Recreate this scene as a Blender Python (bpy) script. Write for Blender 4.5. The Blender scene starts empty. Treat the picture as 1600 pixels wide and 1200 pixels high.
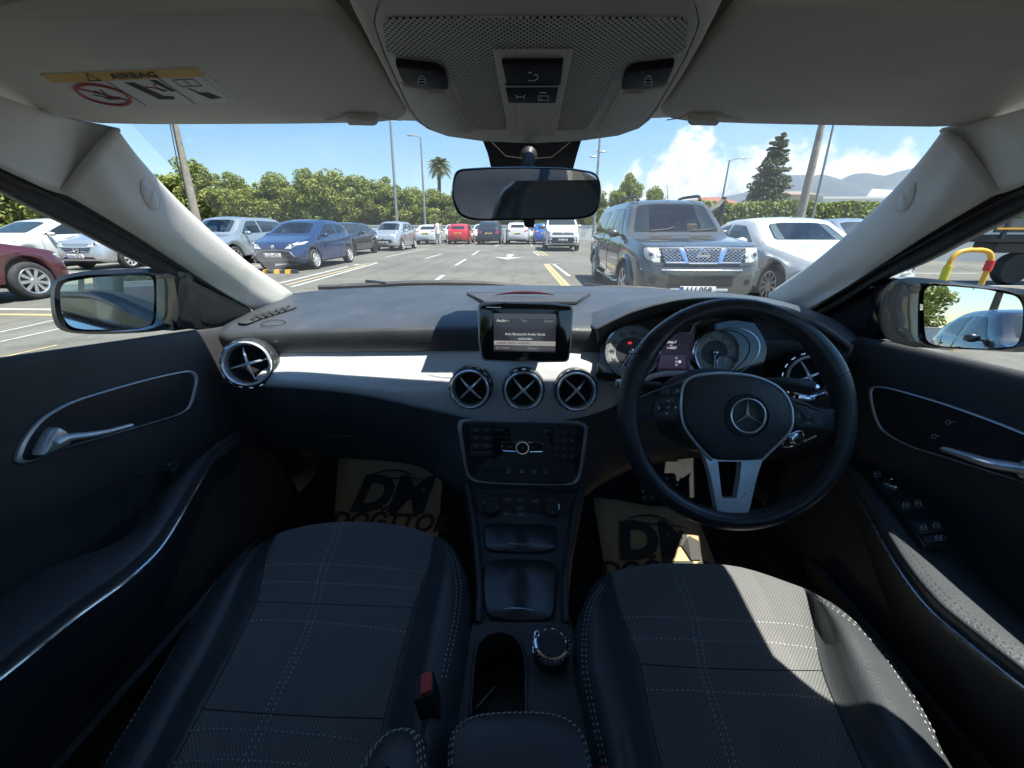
import bpy, bmesh, math, random
from mathutils import Vector, Matrix, noise
from mathutils.bvhtree import BVHTree
from mathutils.geometry import tessellate_polygon
R_ = math.radians
V = Vector
SC = bpy.context.scene
COL = SC.collection
# ---------------------------------------------------------------- camera
FPX = 610.0
PITCH, YAW = R_(21.9), R_(2.53)
CAM = V((0, 0, 1.25))
cam = bpy.data.cameras.new("camera"); camo = bpy.data.objects.new("camera", cam); COL.objects.link(camo)
camo.location = CAM; camo.rotation_euler = (R_(90) - PITCH, 0, YAW)
cam.sensor_width = 36; cam.lens = 36 * FPX / 1600; cam.clip_start = 0.02; cam.clip_end = 20000
SC.camera = camo
CF = V((-math.sin(YAW) * math.cos(PITCH), math.cos(YAW) * math.cos(PITCH), -math.sin(PITCH)))
CR = V((math.cos(YAW), math.sin(YAW), 0)); CU = CR.cross(CF)
# ---------------------------------------------------------------- light
SUN_A, SUN_B = 0.362, 0.165            # metres to the left / forward that light travels for each metre down
sd = V((SUN_A, -SUN_B, 1)).normalized()   # towards the sun
sun = bpy.data.lights.new("sun", 'SUN'); suno = bpy.data.objects.new("sun", sun); COL.objects.link(suno)
sun.energy = 4.4; sun.angle = R_(0.5); sun.color = (1, .955, .87)
suno.rotation_euler = sd.to_track_quat('Z', 'Y').to_euler(); suno.location = (0, 0, 40)
SC.view_settings.view_transform = 'Standard'; SC.view_settings.look = 'None'
SC.view_settings.exposure = 1.52; SC.view_settings.gamma = 1
SC.cycles.max_bounces = 10; SC.cycles.diffuse_bounces = 5; SC.cycles.glossy_bounces = 5
SC.cycles.transparent_max_bounces = 24; SC.cycles.transmission_bounces = 6
SC.cycles.use_denoising = True; SC.cycles.caustics_reflective = True; SC.cycles.blur_glossy = 0.6
SC.cycles.sample_clamp_indirect = 6
W = bpy.data.worlds.new("World"); SC.world = W; W.use_nodes = True
nt = W.node_tree; nt.nodes.clear()
def nd(t, typ, **k):
    n = t.nodes.new(typ)
    for a, b in k.items(): setattr(n, a, b)
    return n
def math_(t, op, a, b=None, c=None, clamp=False):
    n = t.nodes.new('ShaderNodeMath'); n.operation = op; n.use_clamp = clamp
    for i, q in enumerate((a, b, c)):
        if q is None: continue
        if isinstance(q, (int, float)): n.inputs[i].default_value = q
        else: t.links.new(q, n.inputs[i])
    return n.outputs[0]
def ramp(t, fac, pts, interp='LINEAR'):
    n = t.nodes.new('ShaderNodeValToRGB'); n.color_ramp.interpolation = interp
    e = n.color_ramp.elements
    while len(e) < len(pts): e.new(0.5)
    for q, (p, c) in zip(e, pts):
        q.position = p; q.color = (c, c, c, 1) if isinstance(c, (int, float)) else (*c, 1)
    t.links.new(fac, n.inputs[0]); return n.outputs[0]
def mixc(t, f, a, b):
    n = t.nodes.new('ShaderNodeMix'); n.data_type = 'RGBA'
    for i, q in ((0, f), (6, a), (7, b)):
        if isinstance(q, (int, float)): n.inputs[i].default_value = q
        elif isinstance(q, tuple): n.inputs[i].default_value = (*q, 1)
        else: t.links.new(q, n.inputs[i])
    return n.outputs[2]
def noise_(t, vec, scale, detail=4, rough=.55, dist=0):
    n = t.nodes.new('ShaderNodeTexNoise'); n.inputs['Scale'].default_value = scale
    n.inputs['Detail'].default_value = detail; n.inputs['Roughness'].default_value = rough
    n.inputs['Distortion'].default_value = dist
    if vec is not None: t.links.new(vec, n.inputs['Vector'])
    return n.outputs[0]
sky = nd(nt, 'ShaderNodeTexSky', sky_type='NISHITA'); sky.sun_disc = False
sky.sun_elevation = math.asin(sd.z); sky.sun_rotation = math.atan2(sd.x, sd.y)
sky.air_density = 1.15; sky.dust_density = 0.25; sky.ozone_density = 3.0; sky.altitude = 50
tc = nd(nt, 'ShaderNodeTexCoord'); sx = nd(nt, 'ShaderNodeSeparateXYZ'); nt.links.new(tc.outputs['Generated'], sx.inputs[0])
gx, gy, gz = sx.outputs
ysafe = math_(nt, 'MAXIMUM', gy, .02)
cu = math_(nt, 'DIVIDE', gx, ysafe); cv = math_(nt, 'DIVIDE', gz, ysafe)
n1 = noise_(nt, tc.outputs['Generated'], 9, 9, .6, .4)
n2 = noise_(nt, tc.outputs['Generated'], 30, 8, .62, .2)
n3 = noise_(nt, tc.outputs['Generated'], 3.2, 6, .6, .6)
uu = math_(nt, 'MULTIPLY_ADD', cu, 1 / 1.6, 0.0, True)     # 0..1 for tan(azimuth) 0..1.6
vt = ramp(nt, uu, [(0, 0), (.10, .0), (.125, .12), (.15, .19), (.18, .29), (.21, .36), (.25, .30), (.285, .25), (.32, .36), (.36, .33), (.42, .22), (.5, .20), (.60, .16), (.8, .10), (1, .2)][:15], 'B_SPLINE')
edge = math_(nt, 'SUBTRACT', math_(nt, 'MULTIPLY', vt, .5), cv)
edge = math_(nt, 'ADD', edge, math_(nt, 'MULTIPLY', math_(nt, 'SUBTRACT', n1, .5), .26))
edge = math_(nt, 'ADD', edge, math_(nt, 'MULTIPLY', math_(nt, 'SUBTRACT', n2, .5), .13))
cm = ramp(nt, math_(nt, 'MULTIPLY_ADD', edge, 16, .75, True), [(.1, 0), (.8, 1)])
wisp = ramp(nt, n3, [(.55, 0), (.85, .22)])
cm = math_(nt, 'MAXIMUM', math_(nt, 'MULTIPLY', cm, .93), wisp)
up = math_(nt, 'GREATER_THAN', gz, -.02)
cm = math_(nt, 'MULTIPLY', cm, up)
shade = ramp(nt, math_(nt, 'ADD', math_(nt, 'MULTIPLY', n2, .55), math_(nt, 'MULTIPLY', n1, .45)), [(.36, (1.9, 2.1, 2.4)), (.56, (4.9, 4.75, 4.4))])
bg = nd(nt, 'ShaderNodeBackground'); wo = nd(nt, 'ShaderNodeOutputWorld')
hs = nd(nt, 'ShaderNodeHueSaturation'); hs.inputs['Saturation'].default_value = 1.5; hs.inputs['Value'].default_value = .49; nt.links.new(sky.outputs[0], hs.inputs['Color'])
nt.links.new(mixc(nt, cm, hs.outputs[0], shade), bg.inputs[0]); bg.inputs[1].default_value = 0.145
nt.links.new(bg.outputs[0], wo.inputs[0])

# ---------------------------------------------------------------- where a line of sight meets a real surface
def ray(px, py): return CF + CR * ((px - 800) / FPX) + CU * ((600 - py) / FPX)
def PD(px, py, d): return CAM + ray(px, py) * d
def PX(px, py, X): r = ray(px, py); return CAM + r * (X / r.x)
def PY(px, py, Y): r = ray(px, py); return CAM + r * (Y / r.y)
def PZ(px, py, Z): r = ray(px, py); return CAM + r * ((Z - CAM.z) / r.z)
class Plane:
    def __init__(s, o, n): s.o = V(o); s.n = V(n).normalized()
    def at(s, px, py, h=0):
        r = ray(px, py); t = (s.o - CAM).dot(s.n) / r.dot(s.n); return CAM + r * t + s.n * h
    def pts(s, l, h=0): return [s.at(a, b, h) for a, b in l]
def plane3(a, b, c, toward=None):
    n = (b - a).cross(c - a).normalized()
    if n.dot((toward or CAM) - a) < 0: n = -n
    return Plane(a, n)
def catmull(P, n, closed=False):
    P = [V(p) for p in P]; m = len(P); out = []
    segs = m if closed else m - 1
    # chordal sampling
    for i in range(segs):
        p1, p2 = P[i], P[(i + 1) % m]
        p0 = P[(i - 1) % m] if (closed or i > 0) else p1 * 2 - p2
        p3 = P[(i + 2) % m] if (closed or i + 2 < m) else p2 * 2 - p1
        d1 = max((p2 - p1).length, 1e-9); d0 = max((p1 - p0).length, 1e-9); d2 = max((p3 - p2).length, 1e-9)
        m1 = ((p2 - p0) / (d0 + d1)) * d1; m2 = ((p3 - p1) / (d1 + d2)) * d1
        for k in range(n):
            t = k / n; t2 = t * t; t3 = t2 * t
            out.append(p1 * (2*t3 - 3*t2 + 1) + m1 * (t3 - 2*t2 + t) + p2 * (-2*t3 + 3*t2) + m2 * (t3 - t2))
    if not closed: out.append(P[-1].copy())
    return out
def resample(P, n, closed=False):
    Q = list(P) + ([P[0]] if closed else [])
    L = [0]
    for a, b in zip(Q, Q[1:]): L.append(L[-1] + (b - a).length)
    T = L[-1]; out = []; j = 0; cnt = n if closed else n - 1
    for i in range(n):
        d = T * i / cnt
        while j < len(L) - 2 and L[j + 1] < d: j += 1
        s = L[j + 1] - L[j]; out.append(Q[j].lerp(Q[j + 1], 0 if s < 1e-12 else min(1, (d - L[j]) / s)))
    return out
def smooth2(l, n=4, closed=True):
    return [(p.x, p.y) for p in catmull([V((a, b, 0)) for a, b in l], n, closed)]
def rrect(x0, y0, x1, y1, r, n=4):
    o = []
    for cx, cy, a in ((x1 - r, y0 + r, -90), (x1 - r, y1 - r, 0), (x0 + r, y1 - r, 90), (x0 + r, y0 + r, 180)):
        for k in range(n + 1):
            t = R_(a + 90 * k / n); o.append((cx + r * math.cos(t), cy + r * math.sin(t)))
    return o
def roundpoly(P, r, n=4):
    o = []; m = len(P)
    for i in range(m):
        a, b, c = V((*P[i - 1], 0)), V((*P[i], 0)), V((*P[(i + 1) % m], 0))
        ra = min(r, (a - b).length * .45); rc = min(r, (c - b).length * .45)
        s = b + (a - b).normalized() * ra; e = b + (c - b).normalized() * rc
        for k in range(n + 1):
            t = k / n; q = s * (1-t)**2 + b * 2*t*(1-t) + e * t*t; o.append((q.x, q.y))
    return o
def circ(cx, cy, r, n=24, ry=None):
    ry = r if ry is None else ry
    return [(cx + r * math.cos(2*math.pi*k/n), cy + ry * math.sin(2*math.pi*k/n)) for k in range(n)]
# ---------------------------------------------------------------- mesh builder
class MB:
    def __init__(s): s.v = []; s.f = []; s.m = []; s.mats = []
    def mi(s, mat):
        if mat not in s.mats: s.mats.append(mat)
        return s.mats.index(mat)
    def add(s, verts, faces, mat):
        o = len(s.v); s.v += [tuple(q) for q in verts]; k = s.mi(mat)
        for f in faces: s.f.append([o + i for i in f]); s.m.append(k)
        return s
    def grid(s, rows, mat, close_u=False, close_v=False, matf=None):
        nr, nc = len(rows), len(rows[0]); o = len(s.v)
        for r in rows: s.v += [tuple(q) for q in r]
        k = s.mi(mat)
        for i in range(nr if close_v else nr - 1):
            for j in range(nc if close_u else nc - 1):
                a = i * nc + j; b = i * nc + (j + 1) % nc; i2 = (i + 1) % nr
                s.f.append([o + a, o + b, o + i2 * nc + (j + 1) % nc, o + i2 * nc + j])
                s.m.append(s.mi(matf(i, j)) if matf else k)
        return s
    def patch(s, ctrl, mat, nu=5, nv=5, matf=None):
        rows = [catmull(r, nu) for r in ctrl]
        cols = [catmull([r[j] for r in rows], nv) for j in range(len(rows[0]))]
        rows = [[c[i] for c in cols] for i in range(len(cols[0]))]
        s.grid(rows, mat, matf=matf); return rows
    def plate(s, outer, holes, n, h0, h1, mat, side=None, back=True):
        """flat plate with holes: outer / holes are 3-D loops in one plane, thickness along n from h0 to h1"""
        loops = [list(outer)] + [list(h) for h in holes]
        tri = tessellate_polygon(loops); flat = [p for l in loops for p in l]; N = len(flat); n = V(n)
        o = len(s.v); s.v += [tuple(p + n * h1) for p in flat] + [tuple(p + n * h0) for p in flat]
        k = s.mi(mat); ks = s.mi(side or mat)
        for t in tri:
            a, b, c = [flat[i] for i in t]
            if (b - a).cross(c - a).dot(n) < 0: t = (t[0], t[2], t[1])
            s.f.append([o + i for i in t]); s.m.append(k)
            if back: s.f.append([o + N + i for i in reversed(t)]); s.m.append(k)
        b0 = 0
        for l in loops:
            m = len(l)
            for i in range(m):
                j = (i + 1) % m; s.f.append([o + b0 + i, o + b0 + j, o + N + b0 + j, o + N + b0 + i]); s.m.append(ks)
            b0 += m
        return s
    def bplate(s, pts, n, h0, h1, b, mat, dome=0):
        """plate with a bevelled (inset) top edge"""
        n = V(n); c = sum(pts, V()) / len(pts); m = len(pts)
        def ins(q):
            out = []
            for i in range(m):
                a, p, d = pts[i - 1], pts[i], pts[(i + 1) % m]
                t = (d - a); w = n.cross(t)
                if w.length < 1e-12: out.append(p); continue
                w.normalize()
                if w.dot(c - p) < 0: w = -w
                out.append(p + w * q)
            return out
        rows = [[p + n * h0 for p in pts], [p + n * (h1 - b) for p in pts], [p + n * (h1 - b * .3) for p in ins(b * .3)], [p + n * h1 for p in ins(b)]]
        if dome:
            base = ins(b)
            for t in (.25, .5, .75, .93): rows.append([p.lerp(c, t) + n * (h1 + dome * (1 - (1 - t)**2)) for p in base])
        s.grid(rows, mat, close_u=True)
        top = rows[-1]
        tri = tessellate_polygon([top]); o = len(s.v); s.v += [tuple(p) for p in top]; k = s.mi(mat)
        for t in tri: s.f.append([o + i for i in t]); s.m.append(k)
        return s
    def tube(s, path, r, mat, seg=8, closed=False, caps=True, flat=1.0, up=None):
        P = [V(p) for p in path]; m = len(P); rows = []; prev = None
        rr = r if isinstance(r, (list, tuple)) else [r] * m
        for i in range(m):
            if closed: t = P[(i + 1) % m] - P[i - 1]
            else: t = P[min(i + 1, m - 1)] - P[max(i - 1, 0)]
            if t.length < 1e-12: t = V((0, 0, 1))
            t.normalize()
            if up is not None: a = V(up) - t * V(up).dot(t)
            elif prev is None: a = t.orthogonal()
            else: a = prev - t * prev.dot(t)
            if a.length < 1e-9: a = t.orthogonal()
            a.normalize(); prev = a; b = t.cross(a)
            rows.append([P[i] + (a * math.cos(2*math.pi*k/seg) * flat + b * math.sin(2*math.pi*k/seg)) * rr[i] for k in range(seg)])
        s.grid(rows, mat, close_u=True, close_v=closed)
        if caps and not closed:
            for row in (rows[0], rows[-1]):
                o = len(s.v); s.v += [tuple(q) for q in row]; s.f.append([o + k for k in range(seg)]); s.m.append(s.mi(mat))
        return s
    def lathe(s, prof, o, axis, mat, seg=28, cap=False, xdir=None):
        ax = V(axis).normalized(); a = V(xdir) if xdir else ax.orthogonal(); a = (a - ax * a.dot(ax)).normalized(); b = ax.cross(a); o = V(o)
        rows = [[o + ax * h + (a * math.cos(2*math.pi*k/seg) + b * math.sin(2*math.pi*k/seg)) * r for k in range(seg)] for r, h in prof]
        s.grid(rows, mat, close_u=True)
        if cap:
            q = len(s.v); s.v += [tuple(p) for p in rows[-1]]; s.f.append([q + k for k in range(seg)]); s.m.append(s.mi(mat))
        return s
    def box(s, c, size, mat, rot=None):
        c = V(c); h = V(size) / 2; vs = []
        for x in (-1, 1):
            for y in (-1, 1):
                for z in (-1, 1):
                    p = V((x * h.x, y * h.y, z * h.z))
                    if rot: p = rot @ p
                    vs.append(c + p)
        return s.add(vs, [(0,1,3,2),(4,6,7,5),(0,4,5,1),(2,3,7,6),(0,2,6,4),(1,5,7,3)], mat)
    def ellipsoid(s, c, r, mat, n=10, rot=None):
        c = V(c); rows = []
        for i in range(n + 1):
            t = math.pi * i / n; row = []
            for k in range(n * 2):
                a = math.pi * k / n; p = V((r[0]*math.sin(t)*math.cos(a), r[1]*math.sin(t)*math.sin(a), r[2]*math.cos(t)))
                if rot: p = rot @ p
                row.append(c + p)
            rows.append(row)
        return s.grid(rows, mat, close_u=True)
    def stitch(s, path, n, mat, L=.0042, gap=.0028, r=.0007):
        P = resample(path, max(2, int(sum((b - a).length for a, b in zip(path, path[1:])) / (L + gap)) * 2))
        for a, b in zip(P[::2], P[1::2]):
            d = (b - a); b2 = a + d * (2 * L / (L + gap) / 1.0) * .5 * 1.15
            w = d.cross(V(n)); w = w.normalized() * r if w.length > 0 else V((r, 0, 0)); up = V(n).normalized() * r
            s.add([a - w, a + w, b2 + w, b2 - w, a - w*.6 + up, a + w*.6 + up, b2 + w*.6 + up, b2 - w*.6 + up],
                  [(4,5,6,7),(0,1,5,4),(1,2,6,5),(2,3,7,6),(3,0,4,7)], mat)
        return s
    def text(s, body, o, xd, yd, size, mat, align='CENTER', bold=0, shear=0, lift=.0004, ext=0):
        c = bpy.data.curves.new("t", 'FONT'); c.body = body; c.size = 1; c.align_x = align; c.align_y = 'CENTER'
        c.offset = bold; c.shear = shear; c.resolution_u = 3
        ob = bpy.data.objects.new("t", c); me = ob.to_mesh()
        xd = V(xd).normalized(); yd = V(yd).normalized(); nn = xd.cross(yd); o = V(o)
        s.add([o + xd * q.co.x * size + yd * q.co.y * size + nn * lift for q in me.vertices], [list(p.vertices) for p in me.polygons], mat)
        ob.to_mesh_clear(); bpy.data.objects.remove(ob); bpy.data.curves.remove(c); return s
    def build(s, name, parent=None, label=None, cat=None, group=None, kind=None, bevel=0, solid=0, local=False, angle=38, subd=0, flip=None):
        me = bpy.data.meshes.new(name)
        off = V()
        if parent is not None and not local:
            p = parent
            while p.parent: p = p.parent
            off = p.location
        me.from_pydata([(a - off.x, b - off.y, c - off.z) for a, b, c in s.v], [], s.f)
        for m in s.mats: me.materials.append(m)
        me.polygons.foreach_set('material_index', s.m)
        me.polygons.foreach_set('use_smooth', [True] * len(me.polygons))
        bm = bmesh.new(); bm.from_mesh(me); bmesh.ops.remove_doubles(bm, verts=bm.verts, dist=1e-6)
        if flip is None: bmesh.ops.recalc_face_normals(bm, faces=bm.faces)
        bm.to_mesh(me); bm.free()
        me.set_sharp_from_angle(angle=R_(angle)); me.update()
        o = bpy.data.objects.new(name, me); COL.objects.link(o)
        if parent is not None: o.parent = parent
        tag(o, label, cat, group, kind)
        if solid:
            md = o.modifiers.new("solid", 'SOLIDIFY'); md.thickness = abs(solid); md.offset = -1 if solid > 0 else 1
        if bevel:
            md = o.modifiers.new("bevel", 'BEVEL'); md.width = bevel; md.segments = 2; md.limit_method = 'ANGLE'; md.angle_limit = R_(40); md.harden_normals = False
        return o
def tag(o, label=None, cat=None, group=None, kind=None):
    if label: o['label'] = label
    if cat: o['category'] = cat
    if group: o['group'] = group
    if kind: o['kind'] = kind
    return o
def thing(name, loc, label, cat, group=None, rz=0):
    o = bpy.data.objects.new(name, None); COL.objects.link(o); o.location = loc; o.rotation_euler = (0, 0, rz)
    o.empty_display_size = .3
    return tag(o, label, cat, group)
# ---------------------------------------------------------------- materials
def mat(name, base, rough=.5, metal=0, bump=None, coat=0, var=None, spec=.5, sheen=0, emit=None, estr=1, trans=0, dirt=None):
    m = bpy.data.materials.new(name); m.use_nodes = True; t = m.node_tree; b = t.nodes['Principled BSDF']
    b.inputs['Base Color'].default_value = (*base, 1); b.inputs['Roughness'].default_value = rough
    b.inputs['Metallic'].default_value = metal; b.inputs['Coat Weight'].default_value = coat
    b.inputs['Specular IOR Level'].default_value = spec; b.inputs['Sheen Weight'].default_value = sheen
    if coat: b.inputs['Coat Roughness'].default_value = .04
    if emit: b.inputs['Emission Color'].default_value = (*emit, 1); b.inputs['Emission Strength'].default_value = estr
    tcn = nd(t, 'ShaderNodeTexCoord'); oc = tcn.outputs['Object']
    if var:   # (scale, amount)
        f = noise_(t, oc, var[0], 6, .6)
        lo = tuple(c * (1 - var[1]) for c in base); hi = tuple(min(1, c * (1 + var[1])) for c in base)
        cc = ramp(t, f, [(.3, lo), (.7, hi)]); t.links.new(cc, b.inputs['Base Color'])
        rr = ramp(t, noise_(t, oc, var[0] * 2.3, 5), [(.3, max(0, rough - .06)), (.7, min(1, rough + .08))]); t.links.new(rr, b.inputs['Roughness'])
        if dirt:   # (colour, threshold, scale)
            d = ramp(t, noise_(t, oc, dirt[2], 9, .7), [(dirt[1], 0), (min(1, dirt[1] + .22), 1)])
            t.links.new(mixc(t, math_(t, 'MULTIPLY', d, dirt[3]), cc, dirt[0]), b.inputs['Base Color'])
    if bump:  # (scale, strength, kind)
        if len(bump) > 2 and bump[2] == 'v':
            n = nd(t, 'ShaderNodeTexVoronoi', feature='SMOOTH_F1'); n.inputs['Scale'].default_value = bump[0]; t.links.new(oc, n.inputs['Vector']); h = n.outputs['Distance']
        else: h = noise_(t, oc, bump[0], 3, .6)
        bn = nd(t, 'ShaderNodeBump'); bn.inputs['Strength'].default_value = bump[1]; bn.inputs['Distance'].default_value = bump[3] if len(bump) > 3 else .001
        t.links.new(h, bn.inputs['Height']); t.links.new(bn.outputs[0], b.inputs['Normal'])
    return m
def glass(name, tint=(.9, .95, .93), refl=1.0, rough=0.0, film=None):
    m = bpy.data.materials.new(name); m.use_nodes = True; t = m.node_tree; t.nodes.clear()
    o = nd(t, 'ShaderNodeOutputMaterial'); tr = nd(t, 'ShaderNodeBsdfTransparent'); tr.inputs[0].default_value = (*tint, 1)
    gl = nd(t, 'ShaderNodeBsdfGlossy'); gl.inputs['Roughness'].default_value = rough
    geo = nd(t, 'ShaderNodeNewGeometry')
    vm = nd(t, 'ShaderNodeVectorMath', operation='DOT_PRODUCT'); t.links.new(geo.outputs['Normal'], vm.inputs[0]); t.links.new(geo.outputs['Incoming'], vm.inputs[1])
    c = math_(t, 'ABSOLUTE', vm.outputs['Value']); f = math_(t, 'POWER', math_(t, 'SUBTRACT', 1, c), 5)
    f = math_(t, 'MULTIPLY', math_(t, 'MULTIPLY_ADD', f, .92, .075), refl, None, True)
    mx = nd(t, 'ShaderNodeMixShader'); t.links.new(f, mx.inputs[0]); t.links.new(tr.outputs[0], mx.inputs[1]); t.links.new(gl.outputs[0], mx.inputs[2])
    if film:
        tr2 = nd(t, 'ShaderNodeBsdfTranslucent'); tr2.inputs[0].default_value = (.85, .86, .84, 1); mf = nd(t, 'ShaderNodeMixShader'); oc = nd(t, 'ShaderNodeTexCoord').outputs['Object']
        f2 = math_(t, 'MULTIPLY', ramp(t, noise_(t, oc, 3.5, 9, .75, .5), [(.3, .35), (.75, 1)]), film); t.links.new(f2, mf.inputs[0]); t.links.new(mx.outputs[0], mf.inputs[1]); t.links.new(tr2.outputs[0], mf.inputs[2]); mx = mf
    t.links.new(mx.outputs[0], o.inputs[0]); return m
M = {}
M['soft'] = mat('soft_black_plastic', (.050, .053, .056), .5, bump=(420, .5, 'v'), var=(6, .15), spec=.5)
M['softtop'] = mat('dash_top_plastic', (.046, .054, .066), .45, bump=(520, .5, 'v'), var=(5, .2), spec=.6, dirt=((.12, .12, .12), .52, 14, .35))
M['hard'] = mat('hard_black_plastic', (.028, .030, .033), .42, bump=(600, .25, 'v'), var=(8, .15), spec=.35)
M['void'] = mat('unlit_black', (.006, .006, .006), .8)
M['sail'] = mat('matt_black_plastic', (.010, .011, .013), .7, var=(20, .2), spec=.2)
M['seal'] = mat('black_rubber_seal', (.015, .015, .016), .6, var=(20, .2))
M['gloss'] = mat('piano_black', (.008, .008, .01), .08, coat=.6)
M['trim'] = mat('silver_grey_trim', (.64, .65, .655), .34, metal=.1, bump=(900, .12), var=(3, .04))
M['chrome'] = mat('satin_chrome', (.78, .80, .82), .16, 1, var=(30, .05))
M['bright'] = mat('bright_chrome', (.86, .88, .90), .06, 1)
M['alu'] = mat('brushed_aluminium', (.62, .65, .68), .28, 1, var=(40, .08))
M['satin'] = mat('satin_silver_paint', (.62, .64, .66), .32, .55, var=(30, .04)); M['gloss2'] = mat('black_switch', (.012, .013, .016), .5, spec=.12)
M['lining'] = mat('light_grey_cloth_lining', (.74, .71, .64), .85, bump=(1500, .4), var=(9, .05), sheen=.1)
M['pillar'] = mat('light_grey_pillar_plastic', (.68, .66, .61), .55, bump=(700, .25, 'v'), var=(4, .06), dirt=((.3, .28, .25), .66, 25, .4))
M['visor'] = mat('grey_visor_vinyl', (.74, .70, .61), .6, bump=(800, .2), var=(5, .05))
M['over'] = mat('warm_grey_overhead_plastic', (.58, .55, .49), .5, bump=(700, .2), var=(5, .05))
M['stitch'] = mat('pale_thread', (.55, .55, .52), .7)
M['dstitch'] = mat('dark_thread', (.11, .11, .11), .7)
M['leather'] = mat('black_leather', (.055, .060, .066), .42, bump=(420, .4, 'v', .001), var=(7, .15), spec=.55, dirt=((.07, .07, .07), .55, 9, .4))
M['carpet'] = mat('black_carpet', (.016, .016, .017), .95, bump=(600, .8, 'n', .003), var=(12, .3))
M['paper'] = mat('brown_kraft_paper', (.50, .36, .19), .8, bump=(60, .3, 'n', .002), var=(14, .06))
M['ink'] = mat('black_print', (.045, .042, .038), .75)
M['white'] = mat('white_print', (.75, .75, .73), .5)
M['greyink'] = mat('grey_print', (.60, .61, .62), .5)
M['red'] = mat('red_buckle_button', (.55, .035, .03), .35)
M['redp'] = mat('red_print', (.45, .06, .06), .5)
M['yelp'] = mat('yellow_print', (.72, .45, .10), .55)
M['mirror'] = mat('mirror_glass', (.86, .88, .90), .0, 1)
M['wind'] = glass('windscreen_glass', (.93, .96, .95), 1.0, film=.020)
M['side'] = glass('side_window_glass', (.90, .94, .92), .25)
M['tint'] = glass('privacy_glass', (.70, .72, .73), .6)
M['carglass'] = glass('car_glass', (.42, .47, .47), 1.3)
# woven seat cloth
def fabric():
    m = mat('woven_charcoal_cloth', (.06, .06, .06), .9, sheen=.3); t = m.node_tree; b = t.nodes['Principled BSDF']
    tcn = nd(t, 'ShaderNodeTexCoord'); s = nd(t, 'ShaderNodeSeparateXYZ'); t.links.new(tcn.outputs['Object'], s.inputs[0])
    a = math_(t, 'SINE', math_(t, 'MULTIPLY', s.outputs[0], 2*math.pi/.0052)); c = math_(t, 'SINE', math_(t, 'MULTIPLY', s.outputs[1], 2*math.pi/.0052))
    w = math_(t, 'MULTIPLY_ADD', math_(t, 'MULTIPLY', a, c), .5, .5)
    nn = noise_(t, tcn.outputs['Object'], 900, 2); big = noise_(t, tcn.outputs['Object'], 9, 7, .65)
    f = math_(t, 'ADD', math_(t, 'MULTIPLY', w, .5), math_(t, 'ADD', math_(t, 'MULTIPLY', nn, .3), math_(t, 'MULTIPLY', big, .25)))
    t.links.new(ramp(t, f, [(.2, (.046, .054, .062)), (.85, (.215, .213, .20))]), b.inputs['Base Color'])
    bn = nd(t, 'ShaderNodeBump'); bn.inputs['Strength'].default_value = .7; bn.inputs['Distance'].default_value = .001
    t.links.new(w, bn.inputs['Height']); t.links.new(bn.outputs[0], b.inputs['Normal']); return m
M['fabric'] = fabric()
def dotted(name, base, hole, pitch, rad, plane_axes, rough=.5):
    m = mat(name, base, rough); t = m.node_tree; b = t.nodes['Principled BSDF']
    tcn = nd(t, 'ShaderNodeTexCoord'); s = nd(t, 'ShaderNodeSeparateXYZ'); t.links.new(tcn.outputs['Object'], s.inputs[0])
    u, v = [s.outputs[i] for i in plane_axes]
    def cell(du, dv):
        a = math_(t, 'SUBTRACT', math_(t, 'FRACT', math_(t, 'MULTIPLY_ADD', u, 1/pitch, 50 + du)), .5)
        c = math_(t, 'SUBTRACT', math_(t, 'FRACT', math_(t, 'MULTIPLY_ADD', v, 1/pitch, 50 + dv)), .5)
        return math_(t, 'SQRT', math_(t, 'ADD', math_(t, 'MULTIPLY', a, a), math_(t, 'MULTIPLY', c, c)))
    d = math_(t, 'MINIMUM', cell(0, 0), cell(.5, .5))
    t.links.new(ramp(t, d, [(rad * .8, hole), (rad, base)]), b.inputs['Base Color'])
    bn = nd(t, 'ShaderNodeBump'); bn.inputs['Strength'].default_value = 1; bn.inputs['Distance'].default_value = .002
    t.links.new(ramp(t, d, [(rad * .7, 0), (rad * 1.1, 1)]), bn.inputs['Height']); t.links.new(bn.outputs[0], b.inputs['Normal']); return m
M['perf'] = dotted('perforated_grey_plastic', (.58, .55, .49), (.015, .015, .015), .0052, .24, (0, 1))
M['pleather'] = dotted('perforated_leather', (.034, .036, .040), (.006, .006, .006), .0055, .2, (0, 2), .38)
# ================================================================ the car we sit in
CAR = thing('parked_car', (0, 0, 0), 'black car seen from inside, with silver dashboard trim and two front seats', 'car')
XN, YN, ZN = V((1, 0, 0)), V((0, 1, 0)), V((0, 0, 1))

# ---- body shell: roof, pillars outside, bonnet, flanks (seen in the door mirrors and past the glass)
M['blackpaint'] = mat('black_car_paint', (.012, .013, .015), .22, coat=1, var=(3, .2))
b = MB()
for s in (-1, 1):
    prof = [(.80, .25), (.875, .35), (.90, .60), (.905, .80), (.885, .93), (.865, .985), (.80, 1.0), (.78, 1.0)]
    ys = [-2.6, -2.2, -1.6, -1.0, -.4, .2, .8, 1.2, 1.7, 2.2, 2.5]
    k = [.86, .95, .985, 1, 1, 1, .995, .985, .96, .90, .78]
    dz = [.10, .085, .07, .055, .04, .02, 0, -.02, -.06, -.12, -.2]
    b.grid([[V((s * x * kk - 0.0, y, z + (d if z > .75 else 0))) for x, z in prof] for y, kk, d in zip(ys, k, dz)], M['blackpaint'])
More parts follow.
